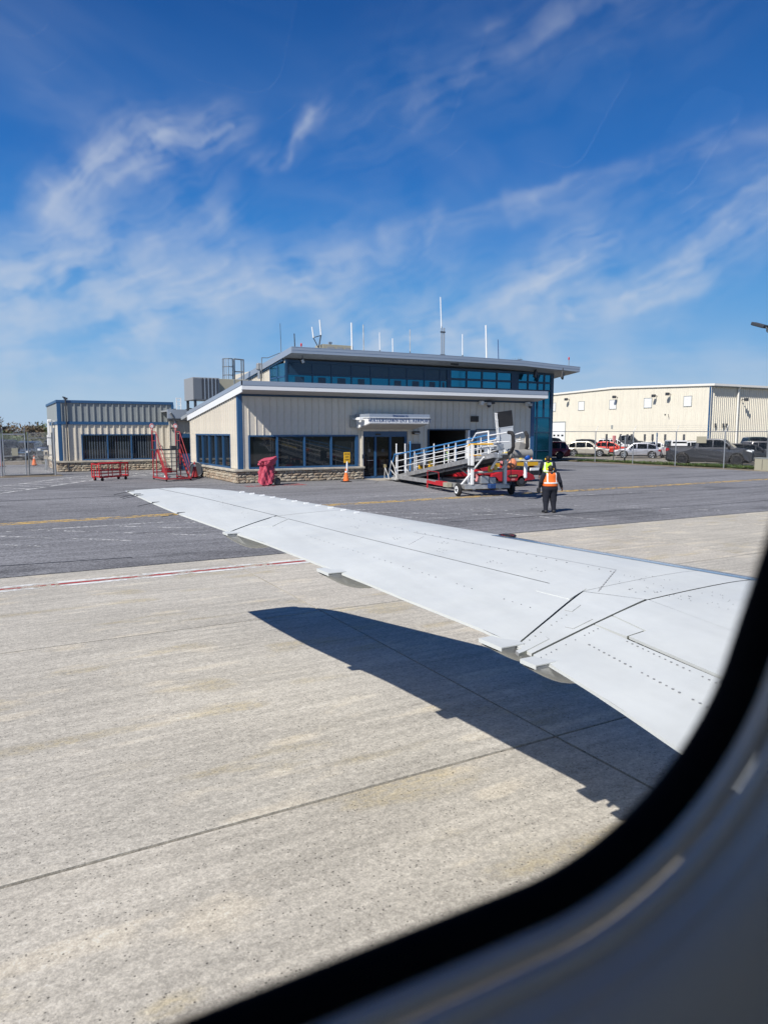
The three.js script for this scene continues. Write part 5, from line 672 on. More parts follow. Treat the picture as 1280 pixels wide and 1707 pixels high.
  mesh('badge', [extrude([[-0.3, 0], [-0.2, 0.07], [0.32, 0.07], [0.32, -0.07], [-0.2, -0.07]], 0.03, 0.008).translate(0.15, 0.55, 0.665)], M.black, Tr); mesh('badge_bar', [rbox(-0.02, 0.40, 0.52, 0.585, 0.675, 0.692, 0.005)], M.brass, Tr); mesh('side_plate', [box(0.1, 0.32, 0.33, 0.42, 0.651, 0.657)], M.redPale, Tr); mesh('headlight', [new THREE.SphereGeometry(0.06, 14, 10).translate(0.9, 0.58, 0.62)], M.white, Tr);
  for (const [x, z] of [[0.75, 0.55], [0.75, -0.55], [-0.95, 0.55], [-0.95, -0.55]]) { const w = mesh('wheel', [new THREE.CylinderGeometry(0.27, 0.27, 0.2, 24).rotateX(Math.PI / 2).translate(x, 0.27, z)], M.rubber, Tr); mesh('wheel_rim', [new THREE.CylinderGeometry(0.15, 0.15, 0.03, 18).rotateX(Math.PI / 2).translate(x, 0.27, z + Math.sign(z) * 0.1)], M.steelDark, w); }
  mesh('under_tray', [box(-1.3, 1.2, 0.14, 0.3, -0.5, 0.5)], M.black, Tr);

  // ------------------------------------------------------------ belt loader
  const L = thing('belt_loader', 'yellow edged belt loader with a red engine cover standing behind the red tractor', 'belt loader', [22.6, 0, -30.4]);
  mesh('conveyor_frame', [bar([-3.4, 0.92, 0.5], [3.6, 0.98, 0.5], 0.09, 0.2), bar([-3.4, 0.92, -0.5], [3.6, 0.98, -0.5], 0.09, 0.2)], M.yellow, L); mesh('belt', [bar([-3.4, 1.0, 0], [3.6, 1.06, 0], 0.86, 0.05)], M.rubber, L); mesh('end_guard', [rbox(3.0, 3.9, 1.1, 1.17, -0.55, 0.55, 0.02)], M.whiteDirty, L); mesh('end_bumper', [rbox(3.0, 4.2, 0.36, 0.62, -0.6, 0.6, 0.06)], M.black, L); mesh('bumper_plate', [extrude([[3.05, 0.6], [4.15, 0.6], [3.95, 0.74], [3.1, 0.76]], 1.1, 0.01)], M.white, L); mesh('bumper_edge', [bar([4.02, 0.74, 0.58], [4.24, 0.6, 0.58], 0.06)], M.red, L);
  mesh('engine_cover', [rbox(-1.9, 0.4, 0.4, 0.86, -0.7, 0.7, 0.08)], M.red, L); mesh('chassis', [rbox(-3.2, 3.0, 0.3, 0.42, -0.6, 0.6, 0.03)], M.black, L); mesh('lift_arm', [bar([-3.5, 1.05, 0.62], [-2.7, 0.7, 0.62], 0.08, 0.16)], M.yellow, L); mesh('guard_post', [rod([1.5, 0.5, 0.62], [1.5, 1.1, 0.62], 0.03), rod([-0.8, 0.5, 0.75], [-0.8, 1.5, 0.75], 0.02)], M.red, L); mesh('hand_rail', pipe([[0.7, 0.9, 0.62], [0.7, 0.6, 0.66], [1.4, 0.6, 0.66], [1.4, 0.9, 0.62]], 0.03, 6), M.yellow, L);
  for (const [x, z] of [[-2.9, 0.55], [-2.9, -0.55], [1.9, 0.55], [1.9, -0.55]]) { const w = mesh('wheel', [new THREE.CylinderGeometry(0.3, 0.3, 0.22, 24).rotateX(Math.PI / 2).translate(x, 0.3, z)], M.rubber, L); mesh('wheel_rim', [new THREE.CylinderGeometry(0.15, 0.15, 0.03, 18).rotateX(Math.PI / 2).translate(x, 0.3, z + Math.sign(z) * 0.11)], M.whiteDirty, w); }
}

// ---------------------------------------------------------------- cones
const coneParts = (t, h, r, m = M.orange) => { const at = (y) => r * (1 - 0.86 * y / h); mesh('base', [rbox(-r * 1.35, r * 1.35, 0, 0.035, -r * 1.35, r * 1.35, 0.012)], M.black, t); mesh('body', [lathe([[0, 0.03], [at(0) * 1.05, 0.03], [at(0.03), 0.07], [at(h), h], [0, h + 0.005]], 20)], m, t); mesh('reflective_band', [lathe([[at(h * 0.42) + 0.003, h * 0.42], [at(h * 0.60) + 0.003, h * 0.60]], 20)], M.white, t); mesh('reflective_band', [lathe([[at(h * 0.7) + 0.003, h * 0.70], [at(h * 0.82) + 0.003, h * 0.82]], 20)], M.white, t); };
const cone1 = thing('traffic_cone', 'orange and white traffic cone under the yellow sign by the stone base', 'traffic cone', [16.97, 0, -34.8]); coneParts(cone1, 0.72, 0.17);
{
  for (const [x, y, z, l] of [[26.2, 0.77, -30.4, 'white and orange traffic cone on the right end of the belt loader'], [10.55, 0.0, -41.9, 'dark red traffic cone at the foot of the red stairs'], [3.2, 0, -63.6, 'orange and white traffic cone seen through the right gate leaf'], [0.72, 0, -62.6, 'large orange and white traffic cone at the left edge outside the gate']]) { const c = copy(cone1, [x, y, z], 0.3, l); if (l.startsWith('dark')) { c.children[1].material = M.redStair; c.scale.set(1.2, 1.35, 1.2); } if (l.startsWith('large')) c.scale.setScalar(1.5); if (l.startsWith('orange')) c.scale.setScalar(1.15); if (l.startsWith('white')) { c.scale.set(0.9, 0.75, 0.9); } }
  const s = thing('notice_sign', 'yellow notice sign on a white post standing in the traffic cone by the windows', 'sign', [17.03, 0, -34.8]);
  mesh('post', [rod([0, 0.55, 0], [0, 1.1, 0], 0.045, 12)], M.white, s); mesh('board', [rbox(-0.19, 0.19, 1.03, 1.6, -0.015, 0.015, 0.012)], M.yellow, s); mesh('board_edge', [rbox(-0.205, 0.205, 1.015, 1.615, -0.02, -0.008, 0.005)], M.black, s);
  mesh('lettering', [letters('STOP FOR', 0.06, 0.003, 0, 1.47, 0.016, fontSans, 0.8), letters('GATE', 0.06, 0.003, 0, 1.32, 0.016, fontSans), letters('AGENT', 0.06, 0.003, 0, 1.17, 0.016, fontSans)], M.ink, s);
}
// ---------------------------------------------------------------- covered wheeled extinguisher
{
  const t = thing('covered_extinguisher', 'wheeled extinguisher under a crumpled red cover on the faded red mark', 'fire extinguisher', [12.25, 0, -34.25], 0.25);
  const fold = (a, y) => 0.05 * Math.sin(a * 5 + y * 4) + 0.035 * Math.sin(a * 11 - y * 9) + 0.02 * Math.sin(a * 17 + y * 23);
  mesh('cover', [grid((u, v) => { const a = u * Math.PI * 2, y = v < 0.7 ? mix(0.16 - 0.14 * Math.max(0, Math.cos(a - 2.4)) ** 3 + 0.26 * Math.max(0, Math.cos(a + 0.3)), 1.02, v / 0.7) : mix(1.02, 1.34, (v - 0.7) / 0.3), waist = v < 0.7 ? mix(0.36, 0.30, v / 0.7) - 0.05 * sstep(0.5, 0.7, v) : mix(0.34, 0.42, (v - 0.7) / 0.3), r = waist + fold(a, y) * (v > 0.95 ? 0.4 : 1); const lean = v > 0.7 ? (v - 0.7) / 0.3 : 0; return [Math.cos(a) * r * 1.15 + 0.05 * lean, y + lean * 0.13 * Math.cos(a) + 0.02 * Math.sin(a * 3), Math.sin(a) * r * 0.8]; }, 72, 26), grid((u, v) => { const a = u * Math.PI * 2, r = mix(0.42, 0.0, v); return [Math.cos(a) * r * 1.18 + 0.05 + fold(a, 1.34) * 0.4 * (1 - v), 1.34 + 0.13 * Math.cos(a) * (1 - v) + 0.03 * v + 0.02 * Math.sin(a * 3) * (1 - v), Math.sin(a) * r * 0.8]; }, 48, 6)].map((g) => g), M.pinkCloth, t).material.side = THREE.DoubleSide;
  mesh('flap', [grid((u, v) => [0.30 + 0.14 * u + 0.1 * v, 1.0 - 0.42 * v + 0.05 * Math.sin(u * 7), 0.2 - 0.25 * u + 0.06 * v + 0.03 * Math.sin(v * 8 + u * 5)], 8, 10)], M.pinkCloth, t);
  mesh('tank', [cyl(0.02, 0.2, 0, 0.2, 0.75, 20)], M.redDeep, t); mesh('frame', pipe([[0.1, 0.1, -0.25], [0.35, 0.3, -0.25], [0.35, 0.3, 0.25], [0.1, 0.1, 0.25]], 0.025, 6), M.steelDark, t);
  for (const z of [-0.3, 0.3]) { const w = mesh('wheel', [new THREE.TorusGeometry(0.17, 0.04, 8, 22).translate(0.42, 0.21, z)], M.rubber, t); mesh('wheel_rim', [new THREE.CylinderGeometry(0.14, 0.14, 0.03, 18).rotateX(Math.PI / 2).translate(0.42, 0.21, z)], M.steelDark, w); }
}
// ---------------------------------------------------------------- red maintenance stairs
{
  const t = thing('maintenance_stairs', 'tall red wheeled maintenance stairs with two lamps beside the annex', 'stairs', [8.98, 0, -40.9], 0.12), p = (n, g, m) => mesh(n, g, m, t);
  t.scale.set(0.92, 1, 0.95);
  const W = 0.68, PY = 1.66;
  p('platform', [box(-W - 0.12, W + 0.12, PY, PY + 0.07, -1.1, -0.35)], M.steelDark);
  for (const s of [-1, 1]) {
    p('stringer', [bar([s * W, 0.12, 1.2], [s * W, PY, -0.35], 0.07, 0.14)], M.redStair); p('base_rail', [bar([s * (W + 0.06), 0.14, -1.1], [s * (W + 0.06), 0.14, 1.3], 0.08)], M.redStair);
    p('leg', [rod([s * (W + 0.06), 0.1, -1.05], [s * (W + 0.06), 2.95, -1.05], 0.035)], M.redStair); p('leg', [rod([s * (W + 0.06), 0.1, -0.4], [s * (W + 0.06), PY, -0.4], 0.035)], M.redStair);
    p('guard_rail', [...pipe([[s * (W + 0.06), 2.7, -1.05], [s * (W + 0.06), 2.7, -0.35], [s * (W + 0.04), 1.0, 1.15], [s * W, 0.35, 1.2]], 0.022, 6), ...pipe([[s * (W + 0.06), 2.2, -1.05], [s * (W + 0.06), 2.2, -0.35], [s * (W + 0.06), PY, -0.35]], 0.018, 6), rod([s * (W + 0.05), 2.0, -0.2], [s * (W + 0.03), 0.7, 1.0], 0.016, 6), rod([s * (W + 0.06), 2.7, -0.35], [s * (W + 0.06), 2.2, -0.35], 0.02, 6)], M.redStair);
    p('brace', [rod([s * (W + 0.06), 0.95, -1.05], [s * (W + 0.06), PY - 0.03, -0.4], 0.02)], M.redStair);
    p('lamp', [new THREE.TorusGeometry(0.12, 0.035, 8, 20).translate(s * (W + 0.06), 3.02, -1.05), cyl(s * (W + 0.06), 2.78, -1.05, 0.05, 0.14)], M.redPale); p('lamp_lens', [new THREE.CylinderGeometry(0.09, 0.09, 0.08, 16).rotateX(Math.PI / 2).translate(s * (W + 0.06), 3.02, -1.05)], M.white);
    for (const z of [-1.0, 1.2]) p('wheel', [new THREE.CylinderGeometry(0.09, 0.09, 0.06, 14).rotateZ(Math.PI / 2).translate(s * (W + 0.06), 0.09, z)], M.rubber);
  }
  for (let i = 0; i < 6; i++) p('tread', [box(-W + 0.035, W - 0.035, 0.36 + i * 0.22, 0.39 + i * 0.22, 0.96 - i * 0.225, 1.16 - i * 0.225)], M.steelDark);
  p('cross_bar', [bar([-W - 0.06, 0.14, 1.3], [W + 0.06, 0.14, 1.3], 0.07), bar([-W - 0.06, 0.42, -1.05], [W + 0.06, 0.42, -1.05], 0.06)], M.redStair); p('tool_box', [rbox(-0.4, 0.14, 0.4, 0.66, -0.6, -0.2, 0.03)], M.redDeep); p('rag', [grid((u, v) => [-W - 0.05 + 0.34 * u, 0.22 + 0.18 * Math.sin(u * 3) * Math.cos(v * 5) + 0.05 * v, 0.75 + 0.3 * v], 8, 8)], M.white); p('hand_wheel', [new THREE.TorusGeometry(0.1, 0.02, 6, 16).translate(-W + 0.35, PY + 0.16, -0.7), rbox(0.3, 0.65, PY + 0.07, PY + 0.25, -0.95, -0.7, 0.02)], M.steelDark);
  const b = thing('fan_case', 'dark round cased fan standing between the red stairs and the stone base', 'fan', [11.0, 0, -43.1], -0.6); mesh('drum', [new THREE.CylinderGeometry(0.42, 0.42, 0.3, 24).rotateX(Math.PI / 2).translate(0, 0.45, 0)], M.steelDark, b); mesh('rim', [new THREE.TorusGeometry(0.42, 0.03, 8, 28).translate(0, 0.45, 0.15)], M.galvDark, b); mesh('foot', [rbox(-0.35, 0.35, 0, 0.08, -0.2, 0.2, 0.02)], M.black, b);
}
// ---------------------------------------------------------------- red guard rail cart
{
  const t = thing('guard_rail_cart', 'low red tubular guard rail cart on small wheels in front of the annex', 'cart', [5.95, 0, -42.4], 0.55), p = (n, g, m) => mesh(n, g, m, t);
  for (const z of [-0.3, 0.3]) { p('frame_side', [...pipe([[-0.98, 0.2, z], [-0.98, 0.96, z], [0.98, 0.96, z], [0.98, 0.2, z], [-0.98, 0.2, z]], 0.034, 8), ...[-0.38, 0.38].map((x) => rod([x, 0.2, z], [x, 0.96, z], 0.026)), rod([-0.98, 0.58, z], [0.98, 0.58, z], 0.026), rod([-0.98, 0.4, z], [0.98, 0.4, z], 0.018)], M.redCart); }
  for (const x of [-0.98, 0.98]) p('frame_end', [...pipe([[x, 0.93, -0.3], [x, 0.93, 0.3]], 0.03, 8), ...pipe([[x, 0.25, -0.3], [x, 0.25, 0.3]], 0.03, 8), rod([x + Math.sign(x) * 0.1, 0.1, 0], [x + Math.sign(x) * 0.1, 0.7, 0], 0.03), bar([x, 0.62, 0], [x + Math.sign(x) * 0.12, 0.62, 0], 0.04), rod([x, 0.25, 0.1], [x, 0.93, 0.1], 0.02)], M.redCart);
  for (const x of [-0.8, 0.8]) for (const z of [-0.3, 0.3]) p('wheel', [new THREE.CylinderGeometry(0.085, 0.085, 0.06, 14).rotateX(Math.PI / 2).translate(x, 0.085, z), box(x - 0.02, x + 0.02, 0.1, 0.2, z - 0.045, z + 0.045)], M.rubber);
  for (const x of [-0.75, 0.95]) p('grip', [rod([x - 0.1, 0.97, -0.3], [x + 0.12, 0.97, -0.3], 0.042, 8)], M.black);
}
// ---------------------------------------------------------------- bollards by the overhead doors
{
  const b = thing('bollard', 'yellow bollard right of the grey overhead door', 'bollard', [29.9, 0, -35.7], 0, 'yellow bollards by the overhead doors'); mesh('post', [cyl(0, 0, 0, 0.11, 0.98, 18), ball(0, 0.98, 0, 0.11, 14)], M.yellow, b); mesh('cap', [cyl(0, 0.9, 0, 0.125, 0.14, 18)], M.yellowPale, b);
  copy(b, [26.5, 0, -35.7], 0, 'yellow bollard between the open garage and the grey overhead door'); copy(b, [23.0, 0, -35.75], 0, 'yellow bollard left of the open garage, behind the blue rail');
}

// ================================================================ PEOPLE
function person(name, label, [x, z], turn, H, o) {
  const t = thing(name, label, 'person', [x, 0, z], turn), wide = o.wide ?? 1;
  const J = { pel: [0, 0.86, 0], chest: [0, 1.18, 0.0], neck: [0, 1.36, -0.005], head: [0, 1.475, 0.015] };
  for (const s of [-1, 1]) { J['hip' + s] = [s * 0.09 * wide, 0.80, 0]; J['kn' + s] = [s * 0.105 * wide, 0.44, 0.02]; J['an' + s] = [s * 0.115 * wide, 0.085, -0.01]; J['toe' + s] = [s * 0.14 * wide, 0.035, 0.15]; J['sh' + s] = [s * 0.185 * wide, 1.29, -0.01]; const A = o.arms?.[s] ?? {}; J['el' + s] = A.el ?? [s * (0.245 * wide + 0.01), 1.03, -0.02]; J['wr' + s] = A.wr ?? [s * (0.28 * wide), 0.80, 0.05]; }
  const cap = (p, a, b, ra, rb) => { const ax = a[0], ay = a[1], az = a[2], dx = b[0] - ax, dy_ = b[1] - ay, dz = b[2] - az, L = dx * dx + dy_ * dy_ + dz * dz, q = clamp(((p[0] - ax) * dx + (p[1] - ay) * dy_ + (p[2] - az) * dz) / L); return Math.hypot(p[0] - ax - dx * q, p[1] - ay - dy_ * q, p[2] - az - dz * q) - mix(ra, rb, q); };
  const sm = (a, b, k = 0.04) => { const h = clamp(0.5 + 0.5 * (b - a) / k); return mix(b, a, h) - k * h * (1 - h); };
  const torso = (p) => { const q = [p[0] / (1.28 * wide), p[1], p[2] / (o.deep ?? 1)]; return sm(cap(q, [0, 0.84, 0], [0, 0.98, 0.015], 0.125, 0.118), cap(q, [0, 1.0, 0.01], [0, 1.25, 0], 0.118, 0.108), 0.08); };
  const legs = (p) => Math.min(...[-1, 1].map((s) => sm(cap(p, J['hip' + s], J['kn' + s], 0.105 * wide, 0.072 * wide), cap(p, J['kn' + s], J['an' + s], 0.070 * wide, 0.048), 0.03)));
  const feet = (p) => Math.min(...[-1, 1].map((s) => sm(cap(p, J['an' + s], [J['an' + s][0], 0.045, -0.04], 0.048, 0.042), cap(p, [J['an' + s][0], 0.045, -0.03], J['toe' + s], 0.045, 0.036), 0.03)));
  const arms = (p) => Math.min(...[-1, 1].map((s) => sm(cap(p, J['sh' + s], J['el' + s], 0.062 * wide, 0.046), cap(p, J['el' + s], J['wr' + s], 0.045, 0.032), 0.03)));
  const head = (p) => { const h = J.head, q = [(p[0] - h[0]) / 0.076, (p[1] - h[1]) / 0.108, (p[2] - h[2]) / 0.094]; let d = (Math.hypot(...q) - 1) * 0.08; d = sm(d, cap(p, [0, 1.40, 0.055], [0, 1.395, 0.075], 0.042, 0.03), 0.03); d = sm(d, cap(p, [0, 1.485, 0.10], [0, 1.455, 0.118], 0.012, 0.017), 0.015); d = sm(d, cap(p, [-0.078, 1.47, 0], [-0.082, 1.45, 0], 0.018, 0.014), 0.01); d = sm(d, cap(p, [0.078, 1.47, 0], [0.082, 1.45, 0], 0.018, 0.014), 0.01); return sm(d, cap(p, J.neck, [0, 1.42, 0.005], 0.056, 0.05), 0.03); };
  const hand = (s) => { const w = J['wr' + s], e = J['el' + s], d = V(w[0] - e[0], w[1] - e[1], w[2] - e[2]).normalize(), f = V(0, 0, 1).addScaledVector(d, -d.z).normalize(), side = new THREE.Vector3().crossVectors(d, f).multiplyScalar(-s), W = V(...w), at = (a, b, c) => { const v = W.clone().addScaledVector(d, a).addScaledVector(f, b).addScaledVector(side, c); return [v.x, v.y, v.z]; };
    const fing = [[0.030, 0.080], [0.010, 0.092], [-0.010, 0.086], [-0.030, 0.070]].map(([b, L]) => [at(0.075, b, 0), at(0.075 + L * 0.5, b * 1.1, -0.006), at(0.075 + L * 0.92, b * 1.1, -0.028)]), th = [at(0.025, 0.032, -0.004), at(0.055, 0.058, -0.012), at(0.085, 0.062, -0.02)];
    return (p) => { let r = sm(cap(p, at(-0.02, 0, 0), at(0.03, 0.0, 0), 0.031, 0.032), Math.min(cap(p, at(0.02, 0.018, 0), at(0.075, 0.022, 0), 0.021, 0.018), cap(p, at(0.02, -0.018, 0), at(0.075, -0.022, 0), 0.021, 0.017)), 0.02); for (const [a, b, c] of [...fing, th]) r = sm(r, Math.min(cap(p, a, b, 0.0095, 0.0088), cap(p, b, c, 0.0088, 0.0075)), 0.006); return r; }; };
  const F = (f) => (a, b, c) => f([a, b, c]);
  const S = H / 1.585, R = [0.42 * wide + 0.1, 0.36], fin = (gs, n, m, par = t) => mesh(n, gs.map((g) => g.scale(S, S, S)), m, par);
  const bodyF = (p) => sm(sm(sm(torso(p), legs(p), 0.05), arms(p), 0.03), sm(head(p), feet(p), 0.02), 0.02);
  const hd = J.head, gs = [sdfMesh(F(bodyF), [-R[0], 0, -R[1]], [R[0], 1.36, R[1]], 0.018), sdfMesh(F(head), [-0.14, 1.33, -0.14], [0.14, 1.61, 0.17], 0.006)];
  for (const s of [-1, 1]) { const w = J['wr' + s]; gs.push(sdfMesh(F(hand(s)), [w[0] - 0.19, w[1] - 0.2, w[2] - 0.19], [w[0] + 0.19, w[1] + 0.12, w[2] + 0.19], 0.006)); }
  const body = fin(gs, 'body', M.skin);
  fin([sdfMesh(F((p) => Math.max(sm(torso(p), arms(p), 0.03) - 0.018, 0.84 - p[1], p[1] - 1.37)), [-R[0], 0.7, -R[1]], [R[0], 1.42, R[1]], 0.014)], 'jacket', o.jacket ?? M.navy, body);
  fin([sdfMesh(F((p) => Math.max(sm(legs(p), Math.max(torso(p), p[1] - 0.95), 0.06) - 0.02, p[1] - 0.95, 0.06 - p[1])), [-R[0], 0, -R[1]], [R[0], 1.0, R[1]], 0.014)], 'trousers', M.navy, body);
  fin([sdfMesh(F((p) => Math.max(feet(p) - 0.012, p[1] - 0.13, 0.004 - p[1])), [-R[0], -0.02, -0.2], [R[0], 0.16, 0.26], 0.01)], 'shoes', M.black, body);
  const vestF = (p, e) => Math.max(torso([p[0], p[1], p[2]]) - e, Math.abs(p[0]) - 0.2 * wide, (o.vestLow ?? 0.93) - p[1], p[1] - 1.345, Math.min(0.06 - Math.hypot(p[0], p[1] - 1.36), 0));
  const ves = fin([sdfMesh(F((p) => vestF(p, 0.036)), [-R[0], 0.8, -R[1]], [R[0], 1.4, R[1]], 0.013)], 'vest', o.vest, body);
  fin([sdfMesh(F((p) => Math.max(vestF(p, 0.042), Math.min(Math.abs(p[1] - 1.01) - 0.026, Math.max(Math.abs(Math.abs(p[0]) - 0.125 * wide) - 0.024, 1.0 - p[1])))), [-R[0], 0.8, -R[1]], [R[0], 1.4, R[1]], 0.011)], 'reflective_tape', M.reflective, body);
  fin([sdfMesh(F((p) => { const q = [(p[0] - hd[0]) / 0.088, (p[1] - hd[1] - 0.008) / 0.115, (p[2] - hd[2] + 0.014) / 0.102]; return Math.max((Math.hypot(...q) - 1) * 0.09, (p[2] - 0.055) + (p[1] < 1.53 ? 0.02 : -0.08), 1.385 - p[1]); }), [-0.13, 1.36, -0.16], [0.13, 1.63, 0.16], 0.009)], 'hair', M.hair, body);
  const muff = []; for (const s of [-1, 1]) muff.push(new THREE.SphereGeometry(0.042, 14, 10).scale(0.6, 1.05, 0.9).translate(s * 0.098, 1.462, 0)); fin(muff, 'ear_defenders', M.muff, body);
  fin([new THREE.TorusGeometry(0.106, 0.008, 6, 24, Math.PI).translate(0, 1.48, 0.0)], 'ear_defender_band', M.black, body);
  fin([ball(-0.03, 1.487, 0.10, 0.011, 8), ball(0.03, 1.487, 0.10, 0.011, 8)], 'eyes', M.hair, body); fin([new THREE.TorusGeometry(0.018, 0.004, 5, 12, Math.PI).rotateZ(Math.PI).translate(0, 1.425, 0.103)], 'mouth', M.redPale, body);
  return t;
}
{
  const away = Math.PI - 0.35;
  const a = person('person', 'person in an orange reflective vest and dark trousers seen from behind on the apron', [16.36, -18.02], away, 1.585, { wide: 1.22, deep: 1.25, vest: M.vestOrange, vestLow: 0.9, arms: { '-1': { el: [-0.33, 1.05, -0.03], wr: [-0.43, 0.85, 0.06] }, 1: { el: [0.31, 1.05, 0.04], wr: [0.31, 0.86, 0.14] } } });
  const bag = thing('shoulder_bag', 'small dark bag at the left hip of the person in the orange vest', 'bag', [16.36, 0, -18.02], away); mesh('bag_body', [rbox(0.32, 0.42, 0.68, 0.84, 0.0, 0.16, 0.04)], M.black, bag); mesh('strap', [rod([0.36, 0.83, 0.08], [0.31, 0.9, 0.12], 0.01, 6)], M.black, bag);
  person('person', 'person in a lime vest with yellow ear defenders partly hidden behind the orange vest', [20.36, -22.6], Math.PI - 0.5, 1.70, { wide: 1.1, deep: 1.1, vest: M.vestLime });
  person('person', 'person in a lime vest standing in the dark garage doorway behind the ramp', [24.35, -36.05], 0.4, 1.76, { wide: 1.05, vest: M.vestLime, vestLow: 0.86 });
}

// ================================================================ VEHICLES
const carMat = (c, o = {}) => mat(c, { rough: 0.32, metal: 0.25, clearcoat: 1, clearcoatRoughness: 0.06, ...o });
const glassCar = mat([0.006, 0.008, 0.010], { rough: 0.04, ior: 1.5, specularIntensity: 0.5 }), chrome = mat([0.75, 0.76, 0.78], { rough: 0.18, metal: 1 }), lampClear = mat([0.75, 0.78, 0.8], { rough: 0.1 }), lampTail = mat([0.35, 0.012, 0.02], { rough: 0.15 }), plastic = mat([0.02, 0.02, 0.022], { rough: 0.6 }), alloy = mat([0.62, 0.63, 0.65], { rough: 0.3, metal: 0.8 }), alloyDark = mat([0.05, 0.05, 0.055], { rough: 0.35, metal: 0.6 });
const wheelCache = new Map();
function wheelSet(parent, x, r, w, zc, rimMat) {
  const key = r + '_' + w; if (!wheelCache.has(key)) { const tyre = ready([lathe([[r * 0.66, -w / 2], [r * 0.92, -w / 2], [r, -w * 0.36], [r, w * 0.36], [r * 0.92, w / 2], [r * 0.66, w / 2]], 28).rotateX(Math.PI / 2)]), sp = [new THREE.CylinderGeometry(r * 0.67, r * 0.67, w * 0.5, 28, 1, true).rotateX(Math.PI / 2), new THREE.TorusGeometry(r * 0.66, r * 0.035, 8, 28).translate(0, 0, w * 0.46), new THREE.CylinderGeometry(r * 0.15, r * 0.15, 0.05, 14).rotateX(Math.PI / 2).translate(0, 0, w * 0.42)]; for (let k = 0; k < 5; k++) sp.push(box(-r * 0.085, r * 0.085, r * 0.08, r * 0.66, w * 0.3, w * 0.44).rotateZ(k * Math.PI * 0.4)); wheelCache.set(key, [tyre, ready(sp), ready([new THREE.CylinderGeometry(r * 0.66, r * 0.66, w * 0.3, 24).rotateX(Math.PI / 2)])]); }
  const [ty, rim, disc] = wheelCache.get(key);
  for (const s of [-1, 1]) { const t = mesh('wheel', ty, M.rubber, parent); t.position.set(x, r, s * zc); if (s < 0) t.rotation.y = Math.PI; mesh('wheel_rim', rim, rimMat, t); mesh('brake_disc', disc, alloyDark, t); }
}
